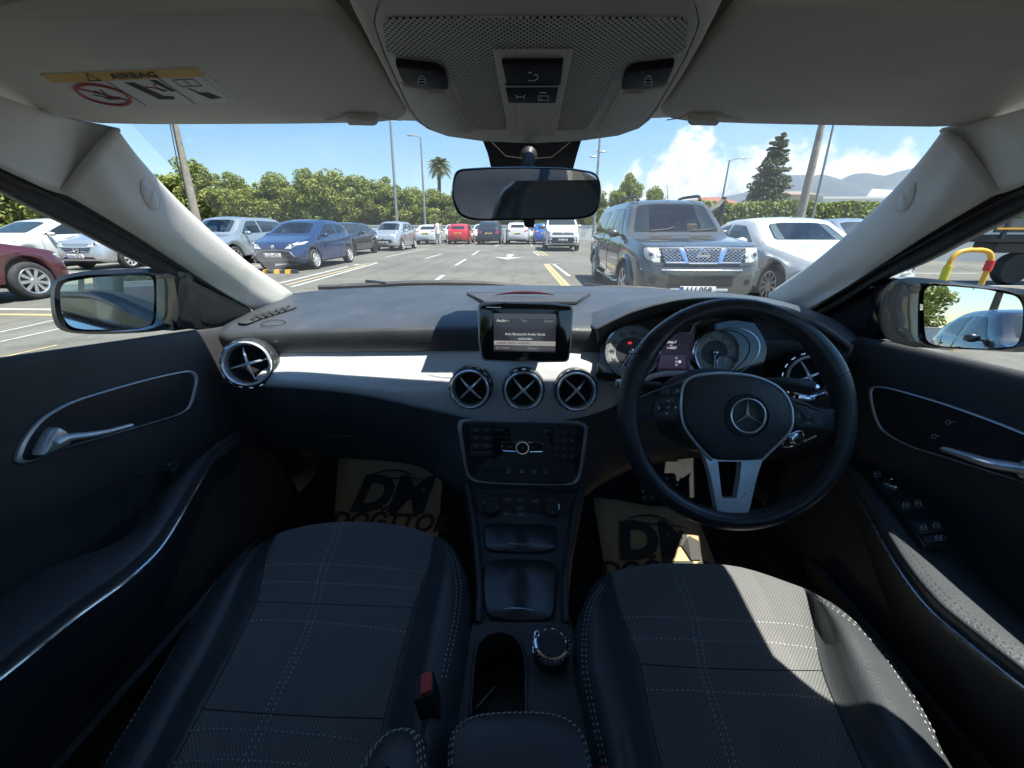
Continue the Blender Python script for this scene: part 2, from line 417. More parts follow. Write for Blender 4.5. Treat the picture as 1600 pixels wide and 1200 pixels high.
# bonnet
rows = []
for y, z, w in ((1.45, 1.005, .78), (1.7, .985, .77), (2.0, .955, .75), (2.3, .90, .71), (2.5, .80, .64), (2.56, .62, .6), (2.58, .3, .6)):
    rows.append([V((w * math.sin(math.pi / 2 * t), y - .10 * t * t, z - .03 * t * t)) for t in [i / 8 - 1 for i in range(17)]])
b.grid(rows, M['blackpaint'])
# roof skin
rows = []
for y, z, w in ((.745, 1.432, .66), (.5, 1.462, .685), (.1, 1.475, .69), (-.35, 1.474, .685)):
    rows.append([V((w * t, y + .02 * t * t * (1 if y > .6 else 0), z - (.012 if y > .6 else .05) * abs(t) ** 3)) for t in [i / 8 - 1 for i in range(17)]])
b.grid(rows, M['blackpaint'])
b.tube([V((-.67, -.35, 1.42)), V((-.64, -1.2, 1.39)), V((-.56, -1.85, 1.33)), V((0, -1.95, 1.36)), V((.56, -1.85, 1.33)), V((.64, -1.2, 1.39)), V((.67, -.35, 1.42))], .03, M['blackpaint'], 8)
b.build('body', CAR, angle=60)
b = MB(); b.grid([[V((w * t, y, z - .04 * abs(t) ** 3)) for t in [i / 8 - 1 for i in range(17)]] for y, z, w in ((-.35, 1.472, .66), (-.8, 1.465, .64), (-1.3, 1.44, .61), (-1.9, 1.375, .55))], M['tint']); b.build('added_glass_roof', CAR, flip=False)  # unseen glazed rear roof, added to let more skylight into the cabin
for s in (-1, 1):
    for q in ([(.895, -.12, .90), (.925, -.15, .905), (.925, -.30, .91), (.895, -.34, .915)], [(.895, -1.0, .93), (.925, -1.03, .935), (.92, -1.18, .94), (.885, -1.22, .945)]):
        hb = MB(); hb.tube(catmull([V((s * x, y, z)) for x, y, z in q], 5), .012, M['blackpaint'], 8); hb.build('outside_handle', CAR)

# ---- roof lining
b = MB()
rows = []
for y, z in ((.70, 1.405), (.60, 1.418), (.42, 1.440), (.1, 1.452), (-.35, 1.452)):
    w = .60 if y > .3 else .61
    rows.append([V((w * t, y - (.12 * t * t if y > .55 else 0), z - (.055 if y < .5 else .012) * abs(t) ** 4)) for t in [i / 10 - 1 for i in range(21)]])
b.grid(rows, M['lining'])
for s in (-1, 1):       # curved sides of the lining down to the door seal
    ff = (lambda q: q) if s < 0 else (lambda q: 829 * 2 - q)
    top = [PY(ff(186), 200, .655), PY(ff(120), 186, .615), PY(ff(60), 170, .55), PY(ff(0), 150, .50), PY(ff(-150), 98, .42)]
    mid = [PY(ff(148), 250, .652), PY(ff(85), 240, .60), PY(ff(40), 226, .54), PY(ff(-20), 205, .49), PY(ff(-200), 138, .40)]
    bot = [PY(ff(102), 301, .635), PY(ff(64), 291, .59), PY(ff(30), 276, .53), PY(ff(-30), 248, .475), PY(ff(-260), 140, .385)]
    mid = [p + V((-s * .006, 0, 0)) for p in mid]
    rows = b.patch([top, mid, bot], M['lining'], 4, 5)
    # run on backwards over the doors
    e = [r[-1] for r in rows[::4]]
    b.grid([[p + V((s * .03 * k, -.55 * k, .035 * k)) for k in (0, .3, 1, 2, 3)] for p in e], M['lining'])
b.build('roof_lining', CAR, 'pale grey cloth roof lining', solid=.006, angle=60)

# ---- windscreen pillars with side frames
def mx(q, s): return q if s < 0 else 829 * 2 - q
for s in (-1, 1):
    A = [(183, 201, .64), (222, 252, .73), (275, 310, .84), (330, 362, .93), (392, 414, 1.03), (458, 459, 1.13)]
    B = [(160, 222, .63), (205, 288, .715), (265, 350, .81), (320, 398, .90), (385, 445, 1.01), (447, 478, 1.10)]
    Cc = [(140, 245, .622), (190, 318, .70), (245, 373, .79), (302, 415, .88), (360, 454, .98), (425, 489, 1.075)]
    D = [(96, 298, .615), (160, 337, .69), (215, 371, .765), (280, 414, .86), (340, 452, .95), (396, 485, 1.04)]
    # right side measured a little differently at the foot
    if s > 0:
        fix = lambda L, dx, dy: [(a + dx * (k / 5), c + dy * (k / 5), e) for k, (a, c, e) in enumerate(L)]
        B = fix(B, 3, 0); Cc = fix(Cc, 4, 0); D = fix(D, 8, 4)
    b = MB()
    ctrl = [[PY(mx(a, s), c, y) for a, c, y in L] for L in (A, B, Cc, D)]
    outw = [p + V((s * .05, .03, 0)) for p in ctrl[0]]
    prow = b.patch([outw] + ctrl, M['pillar'], 5, 5); nc_ = len(prow[0])
    pbv = BVHTree.FromPolygons([p for r in prow for p in r], [[i*nc_+j, i*nc_+j+1, (i+1)*nc_+j+1, (i+1)*nc_+j] for i in range(len(prow)-1) for j in range(nc_-1)])
    name = 'windscreen_pillar'
    pil = b.build(name, CAR, 'light grey windscreen pillar cover on the ' + ('passenger side' if s < 0 else 'driver side'), solid=.004, angle=70)
    # airbag badge inset
    q = [(219, 284), (226, 281), (238, 292), (247, 308), (249, 322), (244, 328), (233, 324), (222, 305)]
    if s > 0: q = [(a + 8, c + 3) for a, c in q]
    Q = []
    for a, c in smooth2(q, 4):
        d = ray(mx(a, s), c).normalized(); h = pbv.ray_cast(CAM, d); nn = h[1] if h[1].dot(d) < 0 else -h[1]; Q.append((h[0], nn))
    m = MB(); m.tube([p + nn * .0005 for p, nn in Q], .0008, M['over'], 6, closed=True)
    cc = sum((p for p, _ in Q), V()) / len(Q); cn_ = sum((nn for _, nn in Q), V()).normalized()
    m.grid([[p + nn * .0006 for p, nn in Q], [p.lerp(cc, .12) + nn * .0018 for p, nn in Q], [p.lerp(cc, .6) + nn * .002 for p, nn in Q], [p.lerp(cc, .98) + nn * .002 for p, nn in Q]], M['pillar'], close_u=True)
    up_ = (Q[0][0] - cc).normalized(); al = PY(mx(246, s), 322, .8) - PY(mx(224, s), 288, .8); al = al if s < 0 else -al; al = (al - cn_ * al.dot(cn_)).normalized(); yy = cn_.cross(al); m.text('AIRBAG', cc + cn_ * .0024, al, yy, .0095, M['over'])
    m.build('airbag_badge', pil)
    # dark door frame and seal strips
    E = [(0, 288, .52), (60, 322, .60), (140, 362, .685), (224, 407, .78), (287, 434, .86), (350, 474, .96), (394, 496, 1.05)]
    if s > 0: E = [(a + (6 * k / 6), c + 3 * k / 6, y) for k, (a, c, y) in enumerate(E)]
    D2 = [(-20, 236, .492), (30, 262, .53), (96, 288, .615), (160, 325, .69), (215, 360, .765), (280, 402, .86), (340, 441, .95), (396, 476, 1.05)]
    if s > 0: D2 = [(a + 7 * k / 7, c + 3 * k / 7, y) for k, (a, c, y) in enumerate(D2)]
    Dp = resample(catmull([PY(mx(a, s), c, y) for a, c, y in D2], 6), 40)
    Ep = resample(catmull([PY(mx(a, s), c, y) for a, c, y in E], 6), 40)
    Dp = [PY(mx(-330, s), 98, .40)] + Dp; Ep = [PY(mx(-330, s), 120, .41)] + Ep
    m = MB()
    m.grid([[p.lerp(q, t) + V((s * (.006 + .012 * math.sin(t * math.pi)), 0, 0)) for p, q in zip(Dp, Ep)] for t in (0, .12, .3, .55, .8, 1)], M['seal'])
    m.grid([[q + V((s * .004, 0, 0)) for q in Ep], [q + V((s * .05, .03, .0)) for q in Ep]], M['seal'])
    m.tube([p.lerp(q, .16) + V((s * .004, 0, 0)) for p, q in zip(Dp, Ep)], .0022, M['over'], 6)
    m.tube([p.lerp(q, .42) + V((s * .008, 0, 0)) for p, q in zip(Dp, Ep)], .0035, M['seal'], 6)
    # upper run of the frame over the door, behind the camera
    m.tube([Dp[0], Dp[0] + V((s * .02, -.5, .01)), Dp[0] + V((s * .02, -1.3, -.02))], .02, M['seal'], 8)
    m.build('door_frame', CAR, 'black rubber door frame along the pillar', solid=.003, angle=60)
    # sail panel (speaker corner) in front of the side glass
    SP = [(286, 434), (298, 513), (330, 516), (352, 508), (398, 494), (386, 482), (340, 460)] if s < 0 else [(1392, 440), (1371, 530), (1350, 530), (1325, 520), (1268, 499), (1272, 488), (1330, 462)]
    pl = Plane((s * .752, 0, 0), (-s, 0, 0)); m = MB(); m.bplate(pl.pts(SP), pl.n, -.02, .006, .004, M['sail'])
    inner = [(sum(a for a, _ in SP)/7 + (a - sum(a for a, _ in SP)/7)*.72, sum(c for _, c in SP)/7 + (c - sum(c for _, c in SP)/7)*.72) for a, c in SP]
    m.bplate(pl.pts(roundpoly(inner, 8), .006), pl.n, 0, .003, .002, M['sail'])
    m.build('corner_trim', CAR, 'black triangular trim in the window corner')

# ---- windscreen glass, black frit band, scuttle, wipers
b = MB()
top = [(-.60, .66, 1.395), (-.4, .735, 1.408), (0, .765, 1.415), (.4, .735, 1.408), (.60, .66, 1.395)]
mid = [(-.69, .93, 1.25), (-.45, 1.06, 1.24), (0, 1.12, 1.235), (.45, 1.06, 1.24), (.69, .93, 1.25)]
bot = [(-.76, 1.20, 1.075), (-.5, 1.36, 1.035), (0, 1.43, 1.02), (.5, 1.36, 1.035), (.76, 1.20, 1.075)]
ws_rows = b.patch([[V(p) for p in r] for r in (top, mid, bot)], M['wind'], 8, 10)
ws = b.build('windscreen', CAR, 'clear curved windscreen', flip=False)
for s in (-1, 1):
    b = MB(); b.grid([[V((s * .795, y, z)) for y in (1.0, .6, .2, -.2, -.6)] if k == 0 else [V((s * .71, y, zz)) for y, zz in zip((1.0, .6, .2, -.2, -.6), (1.14, 1.32, 1.40, 1.41, 1.41))] for k, z in ((0, .97), (1, 0))], M['side'])
    b.build('side_window', CAR, 'front side window glass', flip=False)
b = MB(); b.grid([[V((-.78, 1.14, 1.06)), V((-.4, 1.30, 1.025)), V((0, 1.37, 1.01)), V((.4, 1.30, 1.025)), V((.78, 1.14, 1.06))],
                  [V((-.76, 1.30, 1.0)), V((-.4, 1.42, .99)), V((0, 1.50, .985)), V((.4, 1.42, .99)), V((.76, 1.30, 1.0))],
                  [V((-.76, 1.5, .975)), V((-.4, 1.56, .97)), V((0, 1.6, .965)), V((.4, 1.56, .97)), V((.76, 1.5, .975))]], M['hard'])
b.build('scuttle_panel', CAR, solid=.01)
for k, (A0, path) in enumerate((((565, 447), [(497, 449), (560, 447), (640, 443), (745, 443), (800, 447), (862, 453)]), ((845, 450), [(820, 452), (900, 451), (985, 451), (1075, 459), (1160, 466)]))):
    m = MB(); P = catmull([PY(a, c, 1.43 - .0000012 * (a - 829)**2) for a, c in path], 6)
    m.tube(P, .009, M['seal'], 6)
    m.tube([p + V((0, .008, .006)) for p in P[3:-5]], .0035, M['hard'], 6)
    o = P[0] if k else P[4]
    m.box(P[8] + V((0, .005, .008)), (.07, .014, .012), M['alu'] if 0 else M['hard'], Matrix.Rotation(.1, 3, 'Y'))
    m.build('wiper', CAR, 'black wiper blade at rest under the ' + ('passenger' if k == 0 else 'driver') + ' side of the windscreen')

# ---- dashboard
bR0 = [(452, 459, 1.125), (520, 452, 1.20), (600, 448.5, 1.26), (700, 446.5, 1.31), (829, 446, 1.33), (950, 448, 1.31), (1050, 452, 1.26), (1140, 458, 1.20), (1206, 466, 1.125)]
R1 = [(398, 484, 1.02), (480, 474, 1.06), (600, 466, 1.09), (700, 463, 1.11), (829, 462, 1.12), (940, 464, 1.10), (1050, 466, 1.06), (1150, 470, 1.03), (1262, 488, .98)]
R2 = [(349, 507, .915), (450, 497, .94), (600, 490, .95), (700, 487, .95), (829, 486, .95), (930, 488, .94), (1040, 480, .92), (1160, 482, .90), (1300, 506, .875)]
R3 = [(338, 519, .885), (450, 513, .88), (600, 509, .878), (700, 507, .876), (829, 506, .876), (915, 508, .875), (1010, 510, .87), (1170, 520, .87), (1320, 528, .84)]
R4 = [(341, 530, .872), (450, 524, .866), (600, 519, .862), (700, 517, .86), (829, 517, .858), (925, 520, .858), (1010, 525, .86), (1170, 535, .86), (1328, 540, .825)]
R5 = [(346, 546, .88), (450, 550, .872), (600, 548, .868), (700, 547, .865), (829, 547, .865), (935, 550, .865), (1010, 558, .87), (1170, 560, .87), (1318, 566, .83)]
b = MB()
ctrl = [[PY(*p) for p in r] for r in (bR0, R1, R2, R3, R4, R5)]
ctrl.append([p + V((0, .01, -.004)) for p in ctrl[-1]])
nrow_top = 5 * 3
b.patch(ctrl, M['softtop'], 6, 5, matf=lambda i, j: M['softtop'] if i < 17 else M['soft'])
DASH = b.build('dashboard', CAR, 'grained black dashboard top with soft front lip', solid=.004, angle=60)
# silver trim band
T0 = [(345, 549, .91), (440, 549, .888), (560, 548, .884), (680, 547, .88), (760, 547, .876), (829, 547, .874), (900, 547, .876), (945, 549, .882), (962, 556, .89)]
T1 = [(345, 566, .895), (438, 566, .870), (560, 568, .864), (680, 572, .857), (760, 574, .848), (829, 575, .846), (900, 575, .849), (952, 574, .86), (970, 580, .875)]
T2 = [(345, 584, .885), (432, 584, .836), (555, 592, .829), (675, 604, .827), (760, 610, .832), (829, 612, .829), (895, 611, .833), (950, 606, .85), (975, 602, .87)]
T3 = [(345, 600, .885), (428, 599, .826), (550, 609, .820), (668, 632, .820), (745, 647, .826), (822, 650, .822), (890, 648, .828), (945, 634, .846), (978, 617, .87)]
T4 = [(345, 602, .92), (428, 602, .845), (550, 613, .84), (665, 637, .838), (742, 653, .836), (822, 656, .832), (893, 654, .838), (949, 638, .857), (980, 620, .88)]
b = MB(); tr = [[PY(*p) for p in r] for r in (T0, T1, T2, T3, T4)]
trim_rows = b.patch(tr, M['trim'], 6, 5)
trim = b.build('trim_panel', DASH, 'satin silver-grey trim band across the dashboard', solid=.006, angle=60)
# small dent mark on the band
m = MB(); pl = Plane(PY(561, 577, .860), (0, -1, .25)); m.plate(pl.pts(circ(561, 576, 1.6, 8, 3)), [], pl.n, 0, .0012, M['greyink']); m.build('scuff_mark', trim)
# lower black dashboard skin down to the footwells and round the radio
b = MB()
L0 = [(330, 560, .93), (345, 590, .89), (428, 600, .838), (550, 611, .832), (667, 634, .832), (744, 649, .829), (822, 653, .826), (892, 651, .832), (948, 636, .85), (985, 612, .875), (1100, 600, .90), (1250, 590, .88), (1318, 566, .86)]
L1 = [(332, 590, .93), (350, 622, .895), (428, 630, .846), (550, 642, .84), (655, 668, .835), (712, 690, .822), (822, 690, .812), (925, 690, .822), (965, 668, .85), (1000, 640, .875), (1100, 625, .90), (1250, 620, .88), (1318, 600, .86)]
L2 = [(335, 625, .95), (352, 655, .91), (430, 668, .885), (550, 684, .875), (655, 706, .85), (715, 728, .805), (822, 730, .795), (918, 730, .805), (958, 712, .85), (1000, 680, .88), (1100, 660, .90), (1240, 660, .88), (1312, 640, .86)]
L3 = [(340, 660, 1.0), (360, 690, .96), (440, 702, .93), (545, 712, .92), (650, 725, .87), (722, 762, .79), (822, 768, .783), (910, 764, .79), (945, 750, .86), (1000, 722, .90), (1100, 705, .91), (1230, 708, .89), (1305, 690, .87)]
L4 = [(345, 680, 1.15), (370, 700, 1.12), (450, 706, 1.10), (560, 712, 1.10), (660, 718, 1.06), (728, 775, .80), (822, 780, .79), (905, 777, .80), (935, 752, 1.0), (1000, 728, 1.0), (1100, 712, 1.0), (1230, 714, 1.0), (1300, 700, .98)]
b.patch([[PY(*p) for p in r] for r in (L0, L1, L2, L3, L4)], M['soft'], 5, 5)
lower = b.build('lower_dashboard', DASH, 'black lower dashboard around the radio and glovebox', solid=.004, angle=60)
# glovebox seam and handle
m = MB(); m.tube(catmull([PY(a, c, y - .001) for a, c, y in ((365, 642, .90), (450, 645, .872), (540, 652, .866), (620, 668, .853), (652, 690, .85), (660, 712, .86))], 6), .0012, M['void'], 5)
m.tube(catmull([PY(a, c, .862) for a, c in ((510, 681), (530, 681), (552, 682))], 4), .0022, M['soft'], 6)
m.build('glovebox', DASH, 'glovebox lid seam and catch')
# demister vents in the ends, speaker recess in the middle, alarm lamp
m = MB(); pl = plane3(PY(380, 500, .93), PY(470, 486, .99), PY(450, 500, .93), CAM + V((0, 0, 3)))
out = [(371, 504), (396, 488), (430, 481), (458, 477), (464, 480), (440, 489), (410, 498), (385, 507)]
m.bplate(pl.pts(smooth2(out, 3), .001), pl.n, 0, .002, .001, M['soft'])
for k in range(6):
    x = 392 + k * 10; y = 499 - k * 3.1; m.bplate(pl.pts([(x, y + 3), (x + 8, y - 4), (x + 12, y - 3.5), (x + 5, y + 4)], .003), pl.n, 0, .003, .001, M['hard'])
m.tube(pl.pts(smooth2([(408, 509), (420, 503), (438, 502), (447, 505), (440, 509), (420, 511)], 3), .003), .0008, M['seal'], 5, closed=True)
m.build('demister_vent', DASH, 'slotted demister vent at the passenger end of the dashboard')
m = MB(); pl = plane3(PY(1255, 497, .94), PY(1230, 484, .99), PY(1280, 505, .92), CAM + V((0, 0, 3)))
m.tube(smooth2 and pl.pts(smooth2([(1232, 486), (1250, 487), (1272, 496), (1284, 506), (1268, 503), (1246, 494)], 3), .004), .001, M['seal'], 5, closed=True)
m.build('demister_vent', DASH, 'demister vent at the driver end of the dashboard')
m = MB(); pl = plane3(PY(829, 459, 1.13), PY(760, 466, 1.06), PY(900, 466, 1.06), CAM + V((0, 0, 3)))
m.bplate(pl.pts([(729, 459), (923, 460), (900, 472), (756, 472)], -.001), pl.n, -.004, .003, .002, M['soft'])
m.tube(pl.pts([(756, 472), (729, 458), (923, 459), (902, 472)], .0025), .0008, M['softtop'], 5)
m.build('speaker_grille', DASH, 'black centre speaker panel behind the screen')
m = MB(); q = catmull([PY(a, c, 1.07) + V((0, 0, .004)) for a, c in ((774, 463), (800, 460), (820, 459.5), (842, 460), (866, 463))], 5)
m.tube(q, [.001 + .0035 * math.sin(math.pi * i / (len(q) - 1)) for i in range(len(q))], mat('dark_red_lens', (.09, .02, .02), .2), 8, flat=.8)
m.build('alarm_lamp', DASH, 'dark red lens on the dashboard top')

M['emb'] = mat('emblem_chrome', (.80, .82, .84), .22, .6)
# ---- round air vents
def air_vent(cx, cy, Y, r, nrm, crossrot, name_label, tilt=(0, 0), parent=DASH, pod=0, barrel=M['chrome'], turned=0.0):
    o = PY(cx, cy, Y) + (V() if pod else V(nrm).normalized() * .008); n = V(nrm).normalized(); R = r
    m = MB(); up = V((0, 0, 1)); xd = up.cross(n); xd = -xd if xd.x < 0 else xd; xd.normalize(); yd = n.cross(xd); yd = -yd if yd.z < 0 else yd
    if pod: m.lathe([(R * .86, -.055), (R * 1.10, -.045), (R * 1.16, -.015), (R * 1.12, .004), (R * 1.02, .008)], o, n, M['hard'], 40)
    m.lathe([(R * 1.13, -.035), (R * 1.10, .002), (R * 1.04, .010), (R * .98, .0125)], o, n, M['hard'], 48)
    m.lathe([(R * 1.0, .0125), (R * .985, .017), (R * .93, .0185), (R * .875, .016), (R * .85, .010), (R * .84, -.006)], o, n, M['emb'], 48)
    m.lathe([(R * .84, -.004), (R * .80, -.006), (R * .78, -.008)], o, n, M['hard'], 40)
    m.lathe([(R * .78, -.008), (R * .70, -.011), (.0005, -.012)], o, n, M['void'], 40)
    nn = (n + xd * tilt[0] + yd * tilt[1]).normalized()
    for rr in (.60,):
        m.lathe([(R * rr, -.011), (R * (rr - .035), -.008), (R * (rr - .07), -.011)], o, nn, M['void'], 32)
    # the four-armed cross
    for k in range(4):
        a = R_(crossrot + 90 * k); d = (xd * math.cos(a) + yd * math.sin(a)); d = (d - nn * d.dot(nn)).normalized(); w = nn.cross(d)
        p0 = o + nn * .006; p1 = o + d * R * .76 - nn * .002
        P = [p0.lerp(p1, t) + nn * .003 * math.sin(t * math.pi) for t in (0, .2, .45, .7, .9, 1)]
        ws_ = [R * .085, R * .06, R * .05, R * .045, R * .04, R * .03] if pod else [R * .09, R * .07, R * .06, R * .055, R * .05, R * .04]
        rows = [[p - w * q, p - w * q * .5 + nn * q * .7, p + w * q * .5 + nn * q * .7, p + w * q, p - nn * q * .9] for p, q in zip(P, ws_)]
        m.grid(rows, M['emb'], close_u=True)
    m.ellipsoid(o + nn * .006, (R * .10, R * .10, R * .10), M['satin'], 8)
    # knurled rim
    for k in range(16):
        a = 2 * math.pi * k / 16; d = xd * math.cos(a) + yd * math.sin(a)
        m.box(o + d * R * 1.06 + n * .004, (.008, .004, .006), M['chrome'], Matrix((d.cross(n), d, n)).transposed())
    return m.build('air_vent', parent, name_label, angle=50)
air_vent(389, 568, .832, .052, (.30, -1, .28), 12, 'large round chrome-ringed vent at the passenger end', pod=1)
air_vent(736, 605.5, .808, .0435, (0, -1, .22), 45, 'left of the three round centre vents, cross tilted upright')
air_vent(818, 608, .812, .0435, (0, -1, .22), 42, 'middle of the three round centre vents')
air_vent(899, 609, .814, .0435, (0, -1, .22), 45, 'right of the three round centre vents, cross turned left and down', tilt=(.28, .2))
air_vent(1263, 588, .80, .046, (-.25, -1, .25), 30, 'round chrome vent half hidden behind the steering wheel', pod=1)
# right end of the dashboard, below the top
b = MB(); b.patch([[PY(*p) for p in r] for r in (
    [(1180, 535, .87), (1240, 540, .86), (1300, 545, .84), (1328, 541, .83), (1334, 538, .86)],
    [(1180, 560, .88), (1240, 562, .87), (1298, 566, .85), (1322, 562, .85), (1330, 560, .88)],
    [(1180, 620, .90), (1240, 625, .89), (1290, 620, .87), (1305, 600, .87), (1315, 590, .90)])], M['hard'], 5, 5)
b.build('end_panel', DASH, solid=.004)

# ---- infotainment screen
o = PY(821, 519, .765); pl = Plane(o, (0, -1, .18))
out = roundpoly([(746, 473.5), (786, 471), (857, 473), (896, 477), (893, 540), (889, 566), (820, 567), (752, 564), (747, 530)], 8)
m = MB(); m.bplate(pl.pts(out), pl.n, -.022, .0, .002, M['satin'])
SCR = m.build('display_unit', CAR, 'free-standing black infotainment screen on the dashboard')
m = MB(); inn = roundpoly([(749.5, 477.5), (786, 474), (857, 476), (893.5, 479.5), (890.5, 540), (886.5, 563.5), (820, 564.5), (754.5, 561.5), (749.5, 530)], 7)
m.bplate(pl.pts(inn), pl.n, -.001, .0025, .0012, M['gloss'])
m.plate(pl.pts([(760, 479.4), (783, 480.2), (783, 480.9), (760, 480.1)]), [], pl.n, .0025, .003, M['chrome'])
m.build('bezel', SCR)
M['lcd'] = mat('lit_screen', (.01, .01, .012), .12, emit=(.010, .010, .013), estr=1, coat=.5)
M['lcd2'] = mat('lit_screen_bar', (.02, .02, .022), .15, emit=(.11, .105, .10), estr=1)
M['lcd3'] = mat('lit_screen_band', (.02, .02, .022), .15, emit=(.022, .022, .025), estr=1)
M['lcdt'] = mat('lit_screen_text', (.1, .1, .1), .3, emit=(.24, .235, .22), estr=1)
M['lcdg'] = mat('lit_screen_dim_text', (.1, .1, .1), .3, emit=(.08, .078, .075), estr=1)
m = MB(); m.plate(pl.pts([(771.5, 489.5), (868.5, 490.5), (867.5, 549.5), (772, 547)]), [], pl.n, .0018, .0032, M['lcd'])
m.plate(pl.pts([(772, 490), (868.3, 491), (868.2, 498.4), (772, 497.2)]), [], pl.n, .0032, .0036, M['lcd3'])
m.plate(pl.pts([(772.2, 531.8), (867.8, 533.4), (867.6, 540.6), (772.2, 538.4)]), [], pl.n, .0032, .0036, M['lcd2'])
m.plate(pl.pts([(772.2, 539.4), (867.6, 541.2), (867.4, 547.6), (772.2, 545.8)]), [], pl.n, .0032, .0036, M['lcd3'])
m.tube(pl.pts([(771, 548), (820, 548.8), (868, 550)], .003), .0005, M['chrome'], 5)
xd = (pl.at(868, 519.6) - pl.at(772, 518.6)).normalized(); yd = pl.n.cross(xd); yd = yd if yd.z > 0 else -yd
S_ = (pl.at(868, 520) - pl.at(772, 520)).length / 96
def stxt(mb, P, s, px, py, size, mt, al='CENTER', h=.0038, bold=0): mb.text(s, P.at(px, py, h), xd, yd, size * S_, mt, al, bold)
stxt(m, pl, 'Audio \u25b4', 776, 500.6, 6.4, M['lcdt'], 'LEFT'); stxt(m, pl, 'Ton', 819, 500.9, 5.6, M['lcdg']); stxt(m, pl, 'System', 866, 501.6, 5.6, M['lcdg'], 'RIGHT')
stxt(m, pl, 'Kein Bluetooth Audio Ger\u00e4t', 820.5, 522, 5.4, M['lcdt']); stxt(m, pl, 'verbunden', 820.5, 529, 5.2, M['lcdt'])
stxt(m, pl, 'Letztes Ger\u00e4t verbinden', 776, 535.3, 5.4, M['gloss'], 'LEFT'); stxt(m, pl, 'BT Audio', 776, 542.8, 5.2, M['lcdg'], 'LEFT'); stxt(m, pl, 'Medien', 832, 543.9, 5.2, M['lcdg'])
m.build('screen', SCR, 'lit grey menu screen with German audio text')
m = MB(); m.box(o + V((0, .06, -.01)), (.10, .09, .05), M['hard']); m.build('stand', SCR)

# ---- radio panel
a_, b_ = PY(817, 657, .826), PY(817, 760, .786)
tv = (a_ - b_).normalized(); pn = V((1, 0, 0)).cross(tv); pn = pn if pn.dot(CAM - a_) > 0 else -pn
rp = Plane(a_ + pn * .004, pn); xd = XN; yd = tv
def zz(l, ox=700, oy=650, s=6.957): return [(ox + a / s, oy + c / s) for a, c in l]
fo = smooth2(zz([(103, 110), (125, 50), (200, 30), (500, 32), (800, 38), (1150, 46), (1400, 55), (1490, 80), (1520, 130), (1500, 330), (1465, 560), (1425, 690), (1370, 735), (1280, 748), (800, 745), (550, 735), (330, 718), (245, 690), (195, 620), (155, 430), (118, 220)]), 4)
fi = smooth2(zz([(152, 130), (165, 85), (220, 70), (500, 72), (800, 77), (1150, 84), (1390, 95), (1455, 112), (1478, 150), (1460, 330), (1432, 540), (1395, 670), (1350, 716), (1270, 730), (800, 728), (550, 718), (350, 702), (270, 675), (222, 610), (192, 430), (165, 240)]), 4)
m = MB()
O3, I3 = rp.pts(fo), rp.pts(fi); cen = sum(O3, V()) / len(O3)
mid3 = [p.lerp(q, .5) for p, q in zip(O3, I3)]
m.grid([[p - pn * .012 for p in O3], [p + pn * .002 for p in O3], [p + pn * .005 for p in mid3], [p + pn * .002 for p in I3], [p - pn * .003 for p in I3]], M['satin'], close_u=True)
RAD = m.build('radio_panel', CAR, 'black radio and keypad panel in a satin chrome frame', angle=60)
m = MB(); m.bplate(I3, pn, -.012, -.001, .001, M['hard'])
m.plate(rp.pts(zz([(485, 238), (1138, 245), (1130, 485), (480, 470)])), [], pn, -.001, .0004, M['gloss'])
m.plate(rp.pts(zz([(485, 125), (1140, 130), (1140, 228), (485, 222)])), [], pn, -.001, .0004, M['void'])
m.plate(rp.pts(zz([(190, 455), (1430, 490), (1430, 497), (190, 462)])), [], pn, -.001, .0003, M['void'])
m.build('face', RAD)
m = MB()
def btn(mb, l, lab=None, sz=4.6, h=.003, mt=None, tm=None): 
    P = rp.pts(zz(l)); mb.bplate(P, pn, -.001, h, .0008, mt or M['soft'])
    if lab:
        c = sum(P, V()) / len(P); mb.text(lab, c + pn * (h + .0003), xd, yd, sz * .0014, tm or M['greyink'], bold=.01)
names = [['RADIO', 'DISC'], ['NAVI', 'TEL'], ['ON', 'DISPLAY'], ['', '']]
for r in range(4):
    y0 = 122 + r * 84
    for c in range(2):
        x0 = 245 + c * 118; btn(m, [(x0, y0), (x0 + 112, y0 + 1), (x0 + 112, y0 + 64), (x0, y0 + 62)], names[r][c], 2.6)
btn(m, [(495, 130), (610, 131), (610, 168), (495, 166)], '\u25b2', 2.6); btn(m, [(1010, 136), (1135, 138), (1135, 176), (1010, 172)], 'CLEAR', 2.4)
keys = ['1', '2', '3', '4', '5', '6', '7', '8', '9', '*', '0', '#']
for r in range(4):
    for c in range(3):
        x0 = 1146 + c * 82 - r * 3; y0 = 142 + r * 87; btn(m, [(x0, y0), (x0 + 76, y0 + 1), (x0 + 76, y0 + 72), (x0, y0 + 70)], keys[r * 3 + c], 3.2)
btn(m, [(375, 522), (1228, 545), (1222, 632), (380, 600)])
for k in range(7): m.tube(rp.pts(zz([(497 + k * 122, 528 + k * 3.3), (497 + k * 122, 606 + k * 4)]), .0032), .0004, M['void'], 4)
m.build('buttons', RAD, 'rows of small black keys with grey lettering')
m = MB()
def icon_line(mb, P, l, mt, w=.0006, closed=False, h=.0036, s=6.957, ox=700, oy=650): mb.tube(P.pts(zz(l, ox, oy, s), h), w, mt, 4, closed=closed)
icon_line(m, rp, circ(660, 592, 19, 12), M['greyink'], closed=True); icon_line(m, rp, [(775, 606), (800, 572), (826, 606)], M['white'], .0007, True); icon_line(m, rp, [(789, 601), (800, 585), (812, 601)], M['white'], .0006, True)
icon_line(m, rp, circ(938, 598, 20, 12), M['greyink'], closed=True); icon_line(m, rp, [(930, 606), (938, 588), (946, 606)], M['greyink'])
